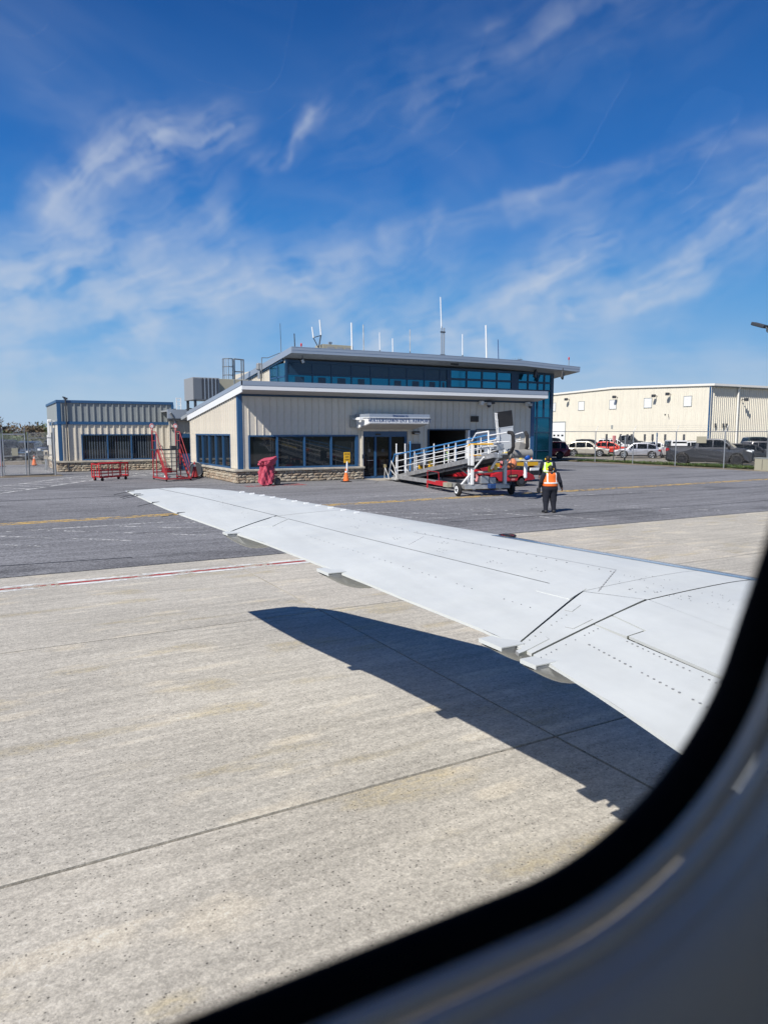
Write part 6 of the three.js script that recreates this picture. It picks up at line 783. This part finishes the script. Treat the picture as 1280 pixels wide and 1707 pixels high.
// side profile lofted across the width: body, cab with tumblehome, glass, lamps, trim. Front is +x.
function car(name, label, category, [x, z], turn, o, group) {
  const { L = 4.7, W = 1.86, H = 1.66, wb = 2.74, r = 0.36, paint, rim = alloy, belt = 0.98, hood = 0.98, nose = 0.78, tail = 1.0, kind = 'suv' } = o, t = thing(name, label, category, [x, 0, z], turn, group);
  const fx = L / 2 - (o.front ?? 0.92), rx = fx - wb, g0 = 0.24, p = (n, g, m, par = t) => mesh(n, g, m, par);
  const arch = (cx, from) => { const a = []; for (let i = 0; i <= 10; i++) { const th = Math.PI * i / 10; a.push([cx + from * Math.cos(th) * r * 1.17, r * 0.95 + Math.sin(th) * r * 1.17]); } return a; };
  const rear = -L / 2, front = L / 2;
  // greenhouse outline (x, y): base rear, roof rear, roof front, base front
  const G = o.cab ?? (kind === 'suv' ? [[rear + 0.12, belt], [rear + 0.52, H - 0.06], [rear + 1.1, H], [fx - 1.55, H - 0.01], [fx - 1.1, H - 0.09], [fx - 0.32, hood + 0.02]] : [[rear + 0.5, belt], [rear + 1.15, H - 0.03], [fx - 1.6, H], [fx - 1.2, H - 0.05], [fx - 0.42, hood + 0.02]]);
  const g1 = G[G.length - 1][0];
  const side = [[rear + 0.02, 0.5], [rear + 0.1, g0 + 0.08], ...(rx - r * 1.17 > rear + 0.15 ? [[rx - r * 1.17 - 0.02, g0]] : []), ...arch(rx, -1), [rx + r * 1.17 + 0.05, g0], [fx - r * 1.17 - 0.05, g0], ...arch(fx, -1), [front - 0.12, g0 + 0.02], [front, 0.5], [front - 0.02, nose - 0.06], [front - 0.22, nose + 0.06], [mix(front, g1, 0.5), hood - 0.03], [g1 + 0.02, hood + 0.02], [g1 - 0.4, belt + 0.02], ...(kind === 'pickup' ? [[o.bedX + 0.02, belt], [o.bedX - 0.02, o.bedY], [rear + 0.05, o.bedY], [rear, o.bedY - 0.08]] : [[G[0][0] + 0.05, belt + 0.01], [rear + 0.03, belt - 0.08]])];
  const shape = (g, flat) => { g = plain(g); const q = g.attributes.position; for (let i = 0; i < q.count; i++) { const px = q.getX(i), py = q.getY(i); let k = 1; const e = Math.abs(px) / (L / 2); if (e > 0.62) k *= 1 - 0.20 * ((e - 0.62) / 0.38) ** 2; if (py > belt) k *= 1 - (o.tumble ?? 0.2) * (py - belt) / (H - belt); else if (py < 0.5) k *= 1 - 0.06 * (0.5 - py) / 0.3; q.setZ(i, q.getZ(i) * k); } g.deleteAttribute('normal'); g.computeVertexNormals(); return g; };
  const fine = (pts, depth, bev) => shape(extrude(pts, depth, bev, 3));
  p('body', [fine(side, W, 0.055)], paint);
  p('cab', [fine([...G, [g1 - 0.1, belt - 0.1], [G[0][0] + 0.05, belt - 0.1]], W - 0.09, 0.05)], paint);
  // side windows between pillars, a little proud of the cab
  const top = (xx) => { let i = 1; while (i < G.length - 1 && G[i][0] < xx) i++; return mix(G[i - 1][1], G[i][1], clamp((xx - G[i - 1][0]) / (G[i][0] - G[i - 1][0]))); };
  const cuts = o.cuts ?? (kind === 'suv' ? [0.17, 0.42, 0.68] : [0.2, 0.6]), x0 = G[0][0] + 0.28, x1 = g1 - 0.14, xs = [x0, ...cuts.slice(cuts.length > 2 ? 0 : 0).map((c) => mix(x0, x1, c * 1.15)).filter((c) => c < x1 - 0.3), x1];
  for (let i = 0; i < xs.length - 1; i++) { const a = xs[i] + 0.04, b = xs[i + 1] - 0.04, n = 8, up = []; for (let k = 0; k <= n; k++) { const xx = mix(b, a, k / n), y = Math.min(top(xx - (xx > fx - 1.6 ? 0 : 0)) - 0.10, H - 0.11); if (y > belt + 0.05) up.push([xx, y]); } if (up.length > 1) p('side_window', [fine([[a, belt + 0.045], [b, belt + 0.045], ...up], W - 0.066, 0.012)], o.tint ?? glassCar); }
  const slab = (A, B, w, n, m, th = 0.02) => { const dx = B[0] - A[0], dy_ = B[1] - A[1], l = Math.hypot(dx, dy_), ux = dx / l, uy = dy_ / l, nx = -uy, ny = ux, s = nx * (A[0] > 0 ? 1 : -1) < 0 && Math.abs(nx) > 0.2 ? -1 : 1; p(n, [fine([[A[0] - nx * 0.03 * s, A[1] - ny * 0.03 * s], [B[0] - nx * 0.03 * s, B[1] - ny * 0.03 * s], [B[0] + nx * th * s, B[1] + ny * th * s], [A[0] + nx * th * s, A[1] + ny * th * s]], w, 0)], m); };
  const n1 = G.length; slab([g1 - 0.06, G[n1 - 1][1] + 0.03], [G[n1 - 2][0] + 0.05, G[n1 - 2][1] - 0.04], W - 0.22, 'windscreen', glassCar); slab([G[1][0] - 0.02, G[1][1] - 0.07], [G[0][0] + (kind === 'pickup' ? 0.02 : 0.1), belt + 0.12], W - 0.26, 'rear_window', glassCar);
  p('sill', [fine([[rx + r * 1.2, g0 - 0.03], [fx - r * 1.2, g0 - 0.03], [fx - r * 1.2, g0 + 0.12], [rx + r * 1.2, g0 + 0.12]], W + 0.012, 0.01)], plastic);
  p('front_bumper', [fine([[front - 0.18, g0 - 0.02], [front + 0.01, g0 + 0.06], [front + 0.02, 0.46], [front - 0.2, 0.46]], W * 0.97, 0.02)], o.bumper ?? plastic); p('rear_bumper', [fine([[rear - 0.02, 0.36], [rear + 0.16, g0 - 0.01], [rear + 0.2, 0.58], [rear - 0.01, 0.58]], W * 0.98, 0.02)], o.bumper ?? plastic);
  p('grille', [fine([[front - 0.1, 0.5], [front + 0.015, 0.5], [front + 0.0, nose - 0.07], [front - 0.1, nose - 0.07]], W * 0.6, 0.01)], plastic); p('grille_bar', [fine([[front - 0.05, nose - 0.16], [front + 0.025, nose - 0.16], [front + 0.02, nose - 0.11], [front - 0.05, nose - 0.11]], W * 0.58, 0.005)], chrome);
  for (const s of [-1, 1]) {
    p('headlight', [shape(extrude([[front - 0.42, nose - 0.03], [front - 0.01, nose - 0.15], [front + 0.004, nose - 0.02], [front - 0.25, nose + 0.055]], 0.34, 0.02).translate(0, 0, s * (W / 2 - 0.165)))], lampClear); p('tail_light', [shape(extrude([[rear - 0.008, belt - 0.28], [rear + 0.28, belt - 0.2], [rear + 0.2, belt - 0.04], [rear + 0.0, belt - 0.05]], 0.26, 0.02).translate(0, 0, s * (W / 2 - 0.125)))], lampTail);
    p('mirror', [rbox(g1 - 0.42, g1 - 0.22, belt + 0.02, belt + 0.19, s * (W / 2 + 0.08) - 0.1, s * (W / 2 + 0.08) + 0.1, 0.05)], o.mirror ?? paint);
    for (const c of xs.slice(1, -1)) p('door_handle', [rbox(c + 0.08, c + 0.28, belt - 0.14, belt - 0.1, s * (W / 2 - 0.005) - 0.02, s * (W / 2 - 0.005) + 0.025, 0.012)], o.mirror ?? paint);
    for (const c of xs.slice(1, -1).concat([x1 + 0.12])) p('door_seam', [box(c - 0.006, c + 0.006, g0 + 0.14, belt - 0.01, s * (W / 2 - 0.001) - 0.008, s * (W / 2 - 0.001) + 0.003)], plastic);
    if (o.rails) p('roof_rail', [bar([G[1][0] + 0.2, H + 0.035, s * W * 0.36], [fx - 1.7, H + 0.035, s * W * 0.36], 0.035, 0.03)], o.rails);
    if (o.cladding) for (const cx of [fx, rx]) { const a = []; for (let i = 0; i <= 12; i++) { const th = Math.PI * i / 12; a.push([cx + Math.cos(th) * r * 1.28, r * 0.95 + Math.sin(th) * r * 1.28]); } for (let i = 12; i >= 0; i--) { const th = Math.PI * i / 12; a.push([cx + Math.cos(th) * r * 1.14, r * 0.95 + Math.sin(th) * r * 1.14]); } p('wheel_arch', [extrude(a, 0.03).translate(0, 0, s * (W / 2 + 0.002))], o.cladding); }
  }
  p('number_plate', [rbox(rear - 0.035, rear - 0.015, 0.62, 0.77, -0.16, 0.16, 0.005), rbox(front + 0.025, front + 0.04, 0.42, 0.56, -0.15, 0.15, 0.005)], M.whiteDirty);
  p('underbody', [box(rear + 0.25, front - 0.25, 0.2, 0.42, -W * 0.36, W * 0.36)], plastic);
  if (kind === 'pickup') { p('bed_cover', [rbox(rear + 0.1, o.bedX - 0.06, o.bedY - 0.01, o.bedY + 0.05, -W / 2 + 0.1, W / 2 - 0.1, 0.02)], plastic); }
  if (o.spoiler) p('roof_spoiler', [fine([[G[1][0] - 0.18, H - 0.07], [G[1][0] + 0.2, H - 0.03], [G[1][0] + 0.2, H + 0.0], [G[1][0] - 0.15, H - 0.04]], W * 0.72, 0.01)], paint);
  wheelSet(t, fx, r, 0.24, W / 2 - 0.13, rim); wheelSet(t, rx, r, 0.24, W / 2 - 0.13, rim);
  return t;
}
{
  // heading: rotation so that local +x points along (dx, dz); place so that a near-side wheel pair stands where it was seen
  const set = (rearW, frontW, W, make) => { const dx = frontW[0] - rearW[0], dz = frontW[1] - rearW[1], L = Math.hypot(dx, dz), ux = dx / L, uz = dz / L, sx = uz, sz = -ux, away = sx * rearW[0] + sz * rearW[1] > 0 ? 1 : -1, mx = (rearW[0] + frontW[0]) / 2 + away * sx * (W / 2 - 0.13), mz = (rearW[1] + frontW[1]) / 2 + away * sz * (W / 2 - 0.13); return make([mx, mz], Math.atan2(-uz, ux)); };
  const silver = carMat([0.46, 0.46, 0.50], { metal: 0.6 }), beige = carMat([0.58, 0.54, 0.47], { metal: 0.5 }), white = carMat([0.78, 0.78, 0.77], { metal: 0 }), darkGrey = carMat([0.040, 0.043, 0.052], { metal: 0.2 }), redC = carMat([0.30, 0.012, 0.025]), orangeRed = carMat([0.55, 0.035, 0.018]), black = carMat([0.012, 0.013, 0.016]), navyC = carMat([0.02, 0.045, 0.085], { metal: 0.5 }), champagne = carMat([0.34, 0.31, 0.29], { metal: 0.5 }), charcoal = carMat([0.05, 0.055, 0.06], { metal: 0.4 });
  const F150 = { L: 5.9, W: 2.03, H: 1.96, wb: 3.69, r: 0.43, front: 0.98, kind: 'pickup', belt: 1.28, hood: 1.28, nose: 1.12, bedX: -0.95, bedY: 1.33, cab: [[-0.95, 1.28], [-0.72, 1.92], [-0.4, 1.97], [0.75, 1.96], [1.0, 1.9], [1.78, 1.30]], cuts: [0.38], tumble: 0.17, rim: alloyDark, cladding: plastic };
  set([50.5, -39.7], [52.3, -36.45], 2.03, (p, a) => car('pickup_truck', 'dark grey crew cab pickup truck parked along the fence at the right', 'pickup truck', p, a, { ...F150, paint: darkGrey, mirror: plastic }).scale.setScalar(1.1));
  set([58.9, -50.09], [57.04, -52.07], 1.84, (p, a) => car('crossover', 'silver crossover parked nose left beyond the fence', 'car', p, a, { L: 4.48, W: 1.84, H: 1.60, wb: 2.72, r: 0.37, belt: 0.96, hood: 0.98, nose: 0.80, paint: silver, cab: [[-2.08, 0.98], [-1.72, 1.42], [-1.1, 1.57], [-0.1, 1.60], [0.35, 1.56], [1.05, 1.0]], rails: chrome, cuts: [0.27, 0.6] }));
  set([56.41, -58.57], [58.11, -56.54], 1.88, (p, a) => car('sport_utility', 'beige sport utility car parked nose right behind the first fence post', 'car', p, a, { L: 4.76, W: 1.88, H: 1.69, wb: 2.74, r: 0.38, belt: 0.98, hood: 1.0, nose: 0.82, paint: beige, cab: [[-2.1, 1.0], [-1.66, 1.5], [-1.1, 1.66], [-0.1, 1.69], [0.35, 1.63], [1.2, 1.02]], cuts: [0.22, 0.55], rim: alloy }));
  set([49.95, -53.9], [48.2, -55.6], 1.86, (p, a) => car('sport_utility', 'dark red sport utility car whose rear shows past the glass corner of the terminal', 'car', p, a, { L: 4.7, H: 1.75, belt: 1.0, hood: 1.02, nose: 0.84, paint: redC, spoiler: true, rails: plastic, rim: alloyDark }));
  const O = (n, l, c, p, a, o) => car(n, l, c, p, a, o);
  O('hatchback', 'bright red hatchback parked between the beige car and the silver crossover', 'car', [64.6, -60.6], -0.95, { L: 4.3, H: 1.58, W: 1.8, wb: 2.6, r: 0.34, paint: orangeRed, bumper: plastic });
  O('sport_utility', 'white sport utility car behind the bright red hatchback', 'car', [74.2, -69.4], -0.8, { L: 4.9, H: 1.78, W: 1.95, wb: 2.85, belt: 1.04, hood: 1.06, nose: 0.88, paint: white, rails: plastic });
  O('pickup_truck', 'charcoal pickup cab showing above the white sport utility car', 'pickup truck', [79.6, -72.4], -0.9, { ...F150, H: 2.25, belt: 1.45, hood: 1.45, nose: 1.2, cab: [[-0.95, 1.45], [-0.72, 2.18], [-0.4, 2.25], [0.75, 2.24], [1.0, 2.18], [1.78, 1.47]], paint: charcoal });
  O('sedan', 'white saloon car just behind the roof of the silver crossover', 'car', [65.2, -54.6], -0.85, { L: 4.6, H: 1.62, W: 1.82, wb: 2.7, paint: white, belt: 0.98 });
  O('sedan', 'pale saloon car at the right of the white one behind the silver crossover', 'car', [68.0, -54.0], 2.3, { L: 4.6, H: 1.6, W: 1.82, wb: 2.7, paint: silver });
  O('boxy_off_roader', 'white boxy off road car behind the tail of the dark grey pickup', 'car', [61.6, -49.6], 0.95, { L: 4.3, H: 1.86, W: 1.86, wb: 2.6, r: 0.39, paint: white, belt: 1.1, hood: 1.1, nose: 0.98, tumble: 0.06, cab: [[-1.98, 1.1], [-1.96, 1.8], [-1.8, 1.86], [0.1, 1.86], [0.25, 1.84], [0.55, 1.14]], cuts: [0.3, 0.62], cladding: plastic });
  O('crossover', 'white crossover with roof rails seen over the bed of the dark grey pickup', 'car', [65.8, -49.6], -0.55, { L: 4.6, H: 1.72, W: 1.85, wb: 2.7, paint: white, rails: plastic, belt: 1.0 });
  O('sedan', 'dark saloon car behind the white crossover by the hangar', 'car', [74.5, -54.0], -0.7, { L: 4.7, H: 1.66, W: 1.84, wb: 2.75, paint: charcoal });
  O('sport_utility', 'black sport utility car parked just in front of the dark grey pickup', 'car', [57.2, -38.3], -0.9, { L: 4.9, H: 1.72, W: 1.95, wb: 2.9, r: 0.4, paint: black, belt: 1.05, hood: 1.08, nose: 0.92, bumper: plastic });
  O('sport_utility', 'champagne sport utility car at the right edge behind the black one', 'car', [62.5, -40.2], -0.35, { L: 4.9, H: 1.86, W: 1.95, wb: 2.9, r: 0.39, paint: champagne, belt: 1.1, hood: 1.1, nose: 0.92 });
  O('pickup_truck', 'dark green pickup truck in front of the hangar corner at the right', 'pickup truck', [69.5, -46.2], -0.6, { ...F150, H: 2.2, belt: 1.45, hood: 1.45, nose: 1.2, cab: [[-0.95, 1.45], [-0.72, 2.12], [-0.4, 2.2], [0.75, 2.19], [1.0, 2.12], [1.78, 1.47]], paint: carMat([0.03, 0.045, 0.04]) });
  O('van', 'dark van partly hidden between the red car and the beige sport utility car', 'van', [62.5, -68.5], -0.6, { L: 5.2, H: 2.0, W: 1.98, wb: 3.0, r: 0.38, paint: black, belt: 1.15, hood: 1.15, nose: 0.95 });
  O('sport_utility', 'dark car behind the roof of the beige sport utility car', 'car', [67.5, -67.0], -0.75, { L: 4.7, H: 1.8, W: 1.9, wb: 2.8, paint: charcoal, belt: 1.0 });
  // beyond the gate at the left
  O('pickup_truck', 'dark pickup truck parked beyond the left gate leaf', 'pickup truck', [1.4, -76.2], -2.2, { ...F150, paint: black });
  O('sport_utility', 'dark blue sport utility car parked beyond the middle of the gate', 'car', [3.4, -77.2], -1.9, { L: 4.9, H: 1.8, W: 1.95, wb: 2.9, r: 0.4, paint: navyC, belt: 1.06, hood: 1.08, nose: 0.9, rails: chrome });
  O('pickup_truck', 'black pickup truck parked beyond the right gate leaf', 'pickup truck', [6.0, -76.0], -2.0, { ...F150, paint: charcoal });
  O('sport_utility', 'dark red car roof behind the dark vehicles beyond the gate', 'car', [1.6, -83.5], -1.7, { L: 4.7, H: 1.78, W: 1.9, wb: 2.8, paint: redC });
  O('sport_utility', 'black car at the left picture edge beyond the gate', 'car', [-1.4, -75.5], -2.0, { L: 4.7, H: 1.75, W: 1.9, wb: 2.8, paint: black });
}

// ================================================================ FENCES, SIGNS, POSTS
function wire(parent, axis, a, b, y0, y1, fixed, step = 0.1, r = 0.0022) { // diamond mesh of thin wires between a and b
  const h = y1 - y0, n = Math.ceil((b - a + h) / step), g = ready([new THREE.CylinderGeometry(r, r, 1, 4)]), mats = [], up = V(0, 1, 0);
  for (let i = 0; i < n; i++) for (const s of [1, -1]) { let p0 = a - h + i * step, p1 = p0 + h, q0 = y0, q1 = y1; if (p0 < a) { q0 += a - p0; p0 = a; } if (p1 > b) { q1 -= p1 - b; p1 = b; } if (p1 - p0 < 0.02) continue; const A = s > 0 ? [p0, q0] : [a + b - p0, q0], B = s > 0 ? [p1, q1] : [a + b - p1, q1]; const v = axis === 'x' ? [V(A[0], A[1], fixed), V(B[0], B[1], fixed)] : [V(fixed, A[1], A[0]), V(fixed, B[1], B[0])]; const d = v[1].clone().sub(v[0]), L = d.length(); mats.push(new THREE.Matrix4().compose(v[0].clone().add(v[1]).multiplyScalar(0.5), new THREE.Quaternion().setFromUnitVectors(up, d.normalize()), V(1, L, 1))); }
  const im = new THREE.InstancedMesh(g, M.galv, mats.length); mats.forEach((m, i) => im.setMatrixAt(i, m)); im.name = 'wire_mesh'; im.userData.kind = 'stuff'; im.castShadow = true; parent.add(im);
}
{
  const f = thing('chain_link_fence', 'long chain link fence with barbed wire along the verge before the parked cars', 'fence', [0, 0, 0]), X = 47.3;
  for (let i = 0; i < 7; i++) { const z = -46.4 + i * 4.25; mesh('post', [cyl(X, 0, z, 0.042, 2.74, 10), rod([X, 2.72, z], [X + 0.28, 3.22, z], 0.018, 6)], M.galv, f); }
  mesh('top_rail', [rod([X, 2.73, -48.9], [X, 2.73, -14], 0.028, 8)], M.galv, f); mesh('top_rail', [rod([44.4, 2.73, -48.9], [X, 2.73, -48.9], 0.028, 8)], M.galv, f);
  for (const [dx, y] of [[0.09, 2.88], [0.18, 3.04], [0.27, 3.19]]) mesh('barbed_wire', [rod([X + dx, y, -48.9], [X + dx, y, -14], 0.004, 4)], M.galv, f);
  wire(f, 'z', -48.9, -18, 0.06, 2.72, X, 0.12, 0.0007);
  const s1 = thing('fence_sign', 'plain tan sign board fixed high on the fence before the pickup cab', 'sign', [X - 0.06, 0, 0]); mesh('board', [rbox(-0.015, 0.015, 1.86, 2.36, -36.0, -35.15, 0.008)], M.tan, s1); mesh('clip', [box(0.016, 0.05, 2.3, 2.33, -35.8, -35.76), box(0.016, 0.05, 2.3, 2.33, -35.4, -35.36)], M.galv, s1);
  const s3 = thing('utility_cabinet', 'tan cabinet standing at the fence at the right edge', 'cabinet', [46.95, 0, -30.15]); mesh('case', [rbox(-0.25, 0.35, 0.02, 0.86, -0.7, 0.45, 0.02)], M.tan, s3); mesh('lid', [rbox(-0.28, 0.38, 0.86, 0.92, -0.73, 0.48, 0.02)], M.greyPanel, s3); mesh('door_seam', [box(-0.256, -0.25, 0.1, 0.8, -0.14, -0.11)], M.steelDark, s3);
  const s2 = thing('information_board', 'white information board with a blue top among the parked cars', 'sign', [60, 0, -50.45], 0.55); mesh('board', [rbox(-0.48, 0.48, 1.25, 2.3, -0.03, 0.03, 0.015)], M.white, s2); mesh('header', [rbox(-0.48, 0.34, 2.22, 2.62, 0.02, 0.05, 0.008)], M.signBlue, s2); mesh('leg', [cyl(-0.38, 0, 0, 0.04, 1.3), cyl(0.38, 0, 0, 0.04, 1.3)], M.galv, s2);
  const s4 = thing('small_sign', 'small pale sign on a thin post behind the bed of the dark grey pickup', 'sign', [60, 0, -45.2], 0.5); mesh('board', [rbox(-0.25, 0.25, 1.6, 2.15, -0.015, 0.015, 0.008)], M.whiteDirty, s4); mesh('post', [cyl(0, 0, -0.03, 0.03, 2.0)], M.galv, s4);
  const post = thing('meter_post', 'dark meter post at the left end of the row before the hangar', 'post', [63, 0, -60.1], 0.5, 'dark meter posts among the parked cars'); mesh('post', [cyl(0, 0, 0, 0.06, 1.9, 10)], M.steelDark, post); mesh('head', [rbox(-0.12, 0.12, 1.75, 2.45, -0.1, 0.1, 0.03)], M.steelDark, post); mesh('label_plate', [box(-0.08, 0.08, 2.1, 2.3, 0.101, 0.106)], M.whiteDirty, post);
  [[63, -58.0, 'dark meter post second from the left before the hangar'], [63.2, -57.2, 'dark meter post left of the charcoal pickup cab'], [64, -57.3, 'dark meter post right of the charcoal pickup cab'], [64.2, -55.6, 'dark meter post above the roof of the silver crossover'], [63.8, -54.2, 'dark meter post just left of the white and blue information board'], [64, -52.7, 'dark meter post right of the white and blue information board'], [65, -51.1, 'dark meter post above the bed of the dark grey pickup']].forEach(([x, z, l]) => copy(post, [x, 0, z], 0.5, l));
  const tall = thing('gate_reader_post', 'slim dark post with a box just inside the fence at the beige car', 'post', [52.6, 0, -49.2]); mesh('post', [cyl(0, 0, 0, 0.05, 2.1, 10)], M.steelDark, tall); mesh('box', [rbox(-0.14, 0.14, 1.75, 2.35, -0.1, 0.1, 0.03)], M.redPale, tall);
  const tall2 = thing('short_stake', 'slim pale stake with a dark foot left of the second fence post', 'post', [48.6, 0, -44.2]); mesh('post', [cyl(0, 0.5, 0, 0.055, 1.8, 10)], M.galv, tall2); mesh('foot', [cyl(0, 0, 0, 0.075, 0.5, 10)], M.black, tall2);

  // gate at the left
  const g = thing('chain_link_gate', 'double chain link gate with grey pipe frames left of the annex', 'gate', [0, 0, 0]), Z = -48.7;
  for (const x of [0.66, 3.62]) mesh('gate_post', [cyl(x, 0, Z, 0.06, 2.95, 10)], M.galv, g); 
  mesh('gate_leaf', [...pipe([[0.80, 0.1, Z], [0.80, 2.95, Z], [0.80, 2.56, Z], [2.0, 2.56, Z], [2.0, 2.95, Z], [2.0, 0.1, Z], [0.80, 0.1, Z]], 0.035, 8), rod([0.8, 1.24, Z], [2.0, 1.24, Z], 0.03)], M.galv, g); mesh('gate_leaf', [...pipe([[2.16, 2.7, Z], [2.16, 0.1, Z], [3.5, 0.1, Z], [3.5, 2.66, Z]], 0.04, 8), rod([2.16, 2.33, Z], [3.5, 2.33, Z], 0.03), rod([2.16, 1.27, Z], [3.5, 1.27, Z], 0.03)], M.galvDark, g);
  wire(g, 'x', 0.83, 1.97, 0.12, 2.54, Z + 0.03, 0.075, 0.003); wire(g, 'x', 2.2, 3.48, 0.12, 2.68, Z + 0.03, 0.075, 0.003);
  const sg = thing('gate_sign', 'plain tan sign board hung on the left gate leaf', 'sign', [1.42, 0, Z + 0.07]); mesh('board', [rbox(-0.17, 0.17, 1.25, 1.72, -0.012, 0.012, 0.008)], M.tan, sg); mesh('hanger', [rod([-0.14, 1.72, 0], [0, 1.85, 0], 0.006, 5), rod([0.14, 1.72, 0], [0, 1.85, 0], 0.006, 5)], M.galv, sg);
  const fl = thing('left_fence', 'chain link fence running out of the picture left of the gate', 'fence', [0, 0, 0]); for (const x of [-9, -5.8, -2.6, 0.5]) mesh('post', [cyl(x, 0, Z, 0.045, 2.8, 10)], M.galv, fl); mesh('top_rail', [rod([-12, 2.6, Z], [0.5, 2.6, Z], 0.028)], M.galv, fl); wire(fl, 'x', -12, 0.5, 0.06, 2.58, Z, 0.1, 0.0025);
  const cb = thing('keypad_post', 'cream keypad post beyond the right gate leaf', 'post', [3.55, 0, -55.4]); mesh('post', [rbox(-0.08, 0.08, 0, 0.9, -0.08, 0.08, 0.02)], M.galv, cb); mesh('box', [rbox(-0.13, 0.13, 0.8, 1.42, -0.12, 0.12, 0.03)], M.sill, cb); mesh('keypad', [box(-0.07, 0.07, 1.1, 1.3, 0.121, 0.13)], M.steelDark, cb);

  // light pole at the right edge: only its head reaches into the picture
  const lp = thing('area_light', 'dark floodlight head on a pole at the right edge of the sky', 'floodlight', [47, 0, -30.1]); mesh('pole', [rod([0, 0, 0], [0, 10.0, 0], 0.11, 12, 0.07)], M.galvDark, lp); mesh('arm', [...pipe([[0, 9.6, 0], [0, 9.62, -0.5], [0, 9.85, -0.72]], 0.05, 8), new THREE.TorusGeometry(0.14, 0.045, 8, 16).rotateY(Math.PI / 2).translate(0, 9.62, -0.48)], M.steelDark, lp); const hd = mesh('lamp_head', [rbox(-0.3, 0.3, -0.11, 0.11, -0.5, 0.5, 0.04).rotateX(0.35).translate(0, 10.02, -1.15)], M.steelDark, lp); mesh('lens', [rbox(-0.24, 0.24, -0.125, -0.11, -0.42, 0.42, 0.004).rotateX(0.35).translate(0, 10.02, -1.15)], M.grey, hd);
}

// ================================================================ PLANTS
{
  const r = rng(404);
  // grass along the fence: many thin blades
  const blade = new THREE.BufferGeometry(); blade.setAttribute('position', new THREE.BufferAttribute(new Float32Array([-0.02, 0, 0, 0.02, 0, 0, 0.005, 1, 0.25]), 3)); blade.computeVertexNormals();
  const n = 26000, im = new THREE.InstancedMesh(metreUV(blade), M.grass, n), m4 = new THREE.Matrix4(), q = new THREE.Quaternion(), c = new THREE.Color();
  for (let i = 0; i < n; i++) { let x, z; do { x = 47.72 + r() ** 1.3 * 1.9; z = -49 + r() * 33; } while (fbm(x * 1.3, z * 0.8, 3, 55) < 0.36); if (i > n * 0.9) { x = 56 + r() * 5; z = -58.1 + r() * 1.4; } q.setFromEuler(new THREE.Euler(0, r() * 6.28, 0)); const h = 0.05 + 0.20 * r() * fbm(x, z, 2, 8) * 1.6; m4.compose(V(x, 0.04, z), q, V(1 + r(), h, 0.6 + r() * 0.6)); im.setMatrixAt(i, m4); c.setRGB(0.8 + 0.9 * r(), 0.8 + 0.4 * r(), 0.6 + 0.5 * r()); im.setColorAt(i, c); }
  im.name = 'grass'; tag(im, 'uneven green grass along the foot of the fence', 'grass'); im.userData.kind = 'stuff'; scene.add(im);
  // scrub on the rise behind the far lot: stems and clumped leaves, each bush its own thing
  function bush(label, x, z, w, h, y0, leaf, bare, seed) {
    const t = thing('bush', label, 'bush', [x, y0, z]), q2 = rng(seed), stems = [], tips = [];
    for (let i = 0; i < 14; i++) { const a = q2() * 6.28, R = w * 0.5 * Math.sqrt(q2()), top = V(Math.cos(a) * R, h * (0.6 + 0.4 * q2()) * (1 - 0.35 * (R / w) * 2), Math.sin(a) * R * 0.6), f = V(top.x * 0.25, 0, top.z * 0.25), mid = f.clone().lerp(top, 0.5).add(V((q2() - 0.5) * 0.3, 0.2, 0)); stems.push(rod(f, mid, 0.05, 5), rod(mid, top, 0.03, 5, 0.012)); tips.push(mid, top, f.clone().lerp(top, 0.75), mid.clone().lerp(top, 0.5)); for (let k = 0; k < 4; k++) { const b = mid.clone().lerp(top, q2()), e = b.clone().add(V((q2() - 0.5) * 0.9, 0.3 + 0.5 * q2(), (q2() - 0.5) * 0.6)); stems.push(rod(b, e, 0.014, 4, 0.006)); tips.push(e); } }
    mesh('stem', stems, M.twig, t);
    const pos = [], count = bare ? 1800 : 3400;
    for (let i = 0; i < count; i++) { const b = tips[Math.floor(q2() * tips.length)], s = 0.16 + 0.3 * q2() ** 2, px = b.x + (q2() + q2() - 1) * 0.75, py = Math.max(0.05, b.y * (0.35 + 0.65 * Math.sqrt(q2())) + (q2() + q2() - 1) * 0.5), pz = b.z + (q2() + q2() - 1) * 0.6, u = V(q2() - 0.5, q2() - 0.5, q2() - 0.5).normalize().multiplyScalar(s), v = V(q2() - 0.5, q2() - 0.5, q2() - 0.5).normalize().multiplyScalar(s); pos.push(px, py, pz, px + u.x, py + u.y, pz + u.z, px + v.x, py + v.y, pz + v.z); }
    const g = new THREE.BufferGeometry(); g.setAttribute('position', new THREE.BufferAttribute(new Float32Array(pos), 3)); g.computeVertexNormals(); mesh('crown', [g], leaf, t).material.side = THREE.DoubleSide;
  }
  const spots = [[-3.4, -104, 8, 3.4, M.leafOlive, 0, 'olive bush at the left picture edge beyond the gate'], [1.0, -106, 7, 3.9, M.leafBrown, 1, 'bare brown bush rising highest above the left gate leaf'], [4.2, -105, 6.5, 3.1, M.leafBrown, 0, 'reddish brown bush above the middle of the gate'], [7.0, -107, 6, 3.3, M.leafOlive, 0, 'olive bush above the right gate leaf'], [9.6, -104, 6, 3.1, M.leaf, 0, 'green bush just left of the annex'], [2.6, -101, 9, 2.2, M.leaf, 0, 'low green bush in front of the brown ones'], [7.4, -100.5, 8, 2.2, M.leafOlive, 0, 'low olive bush behind the cars at the right gate leaf'], [-3.0, -100.5, 9, 2.3, M.leaf, 0, 'low green bush at the left edge behind the cars']];
  spots.slice(0, 8).forEach(([x, z, w, h, m, b, l], i) => bush(l, x, z, w, h, z > -102 ? 0.3 : 0.9, m, b, 900 + i));
}
renderer.render(scene, camera);
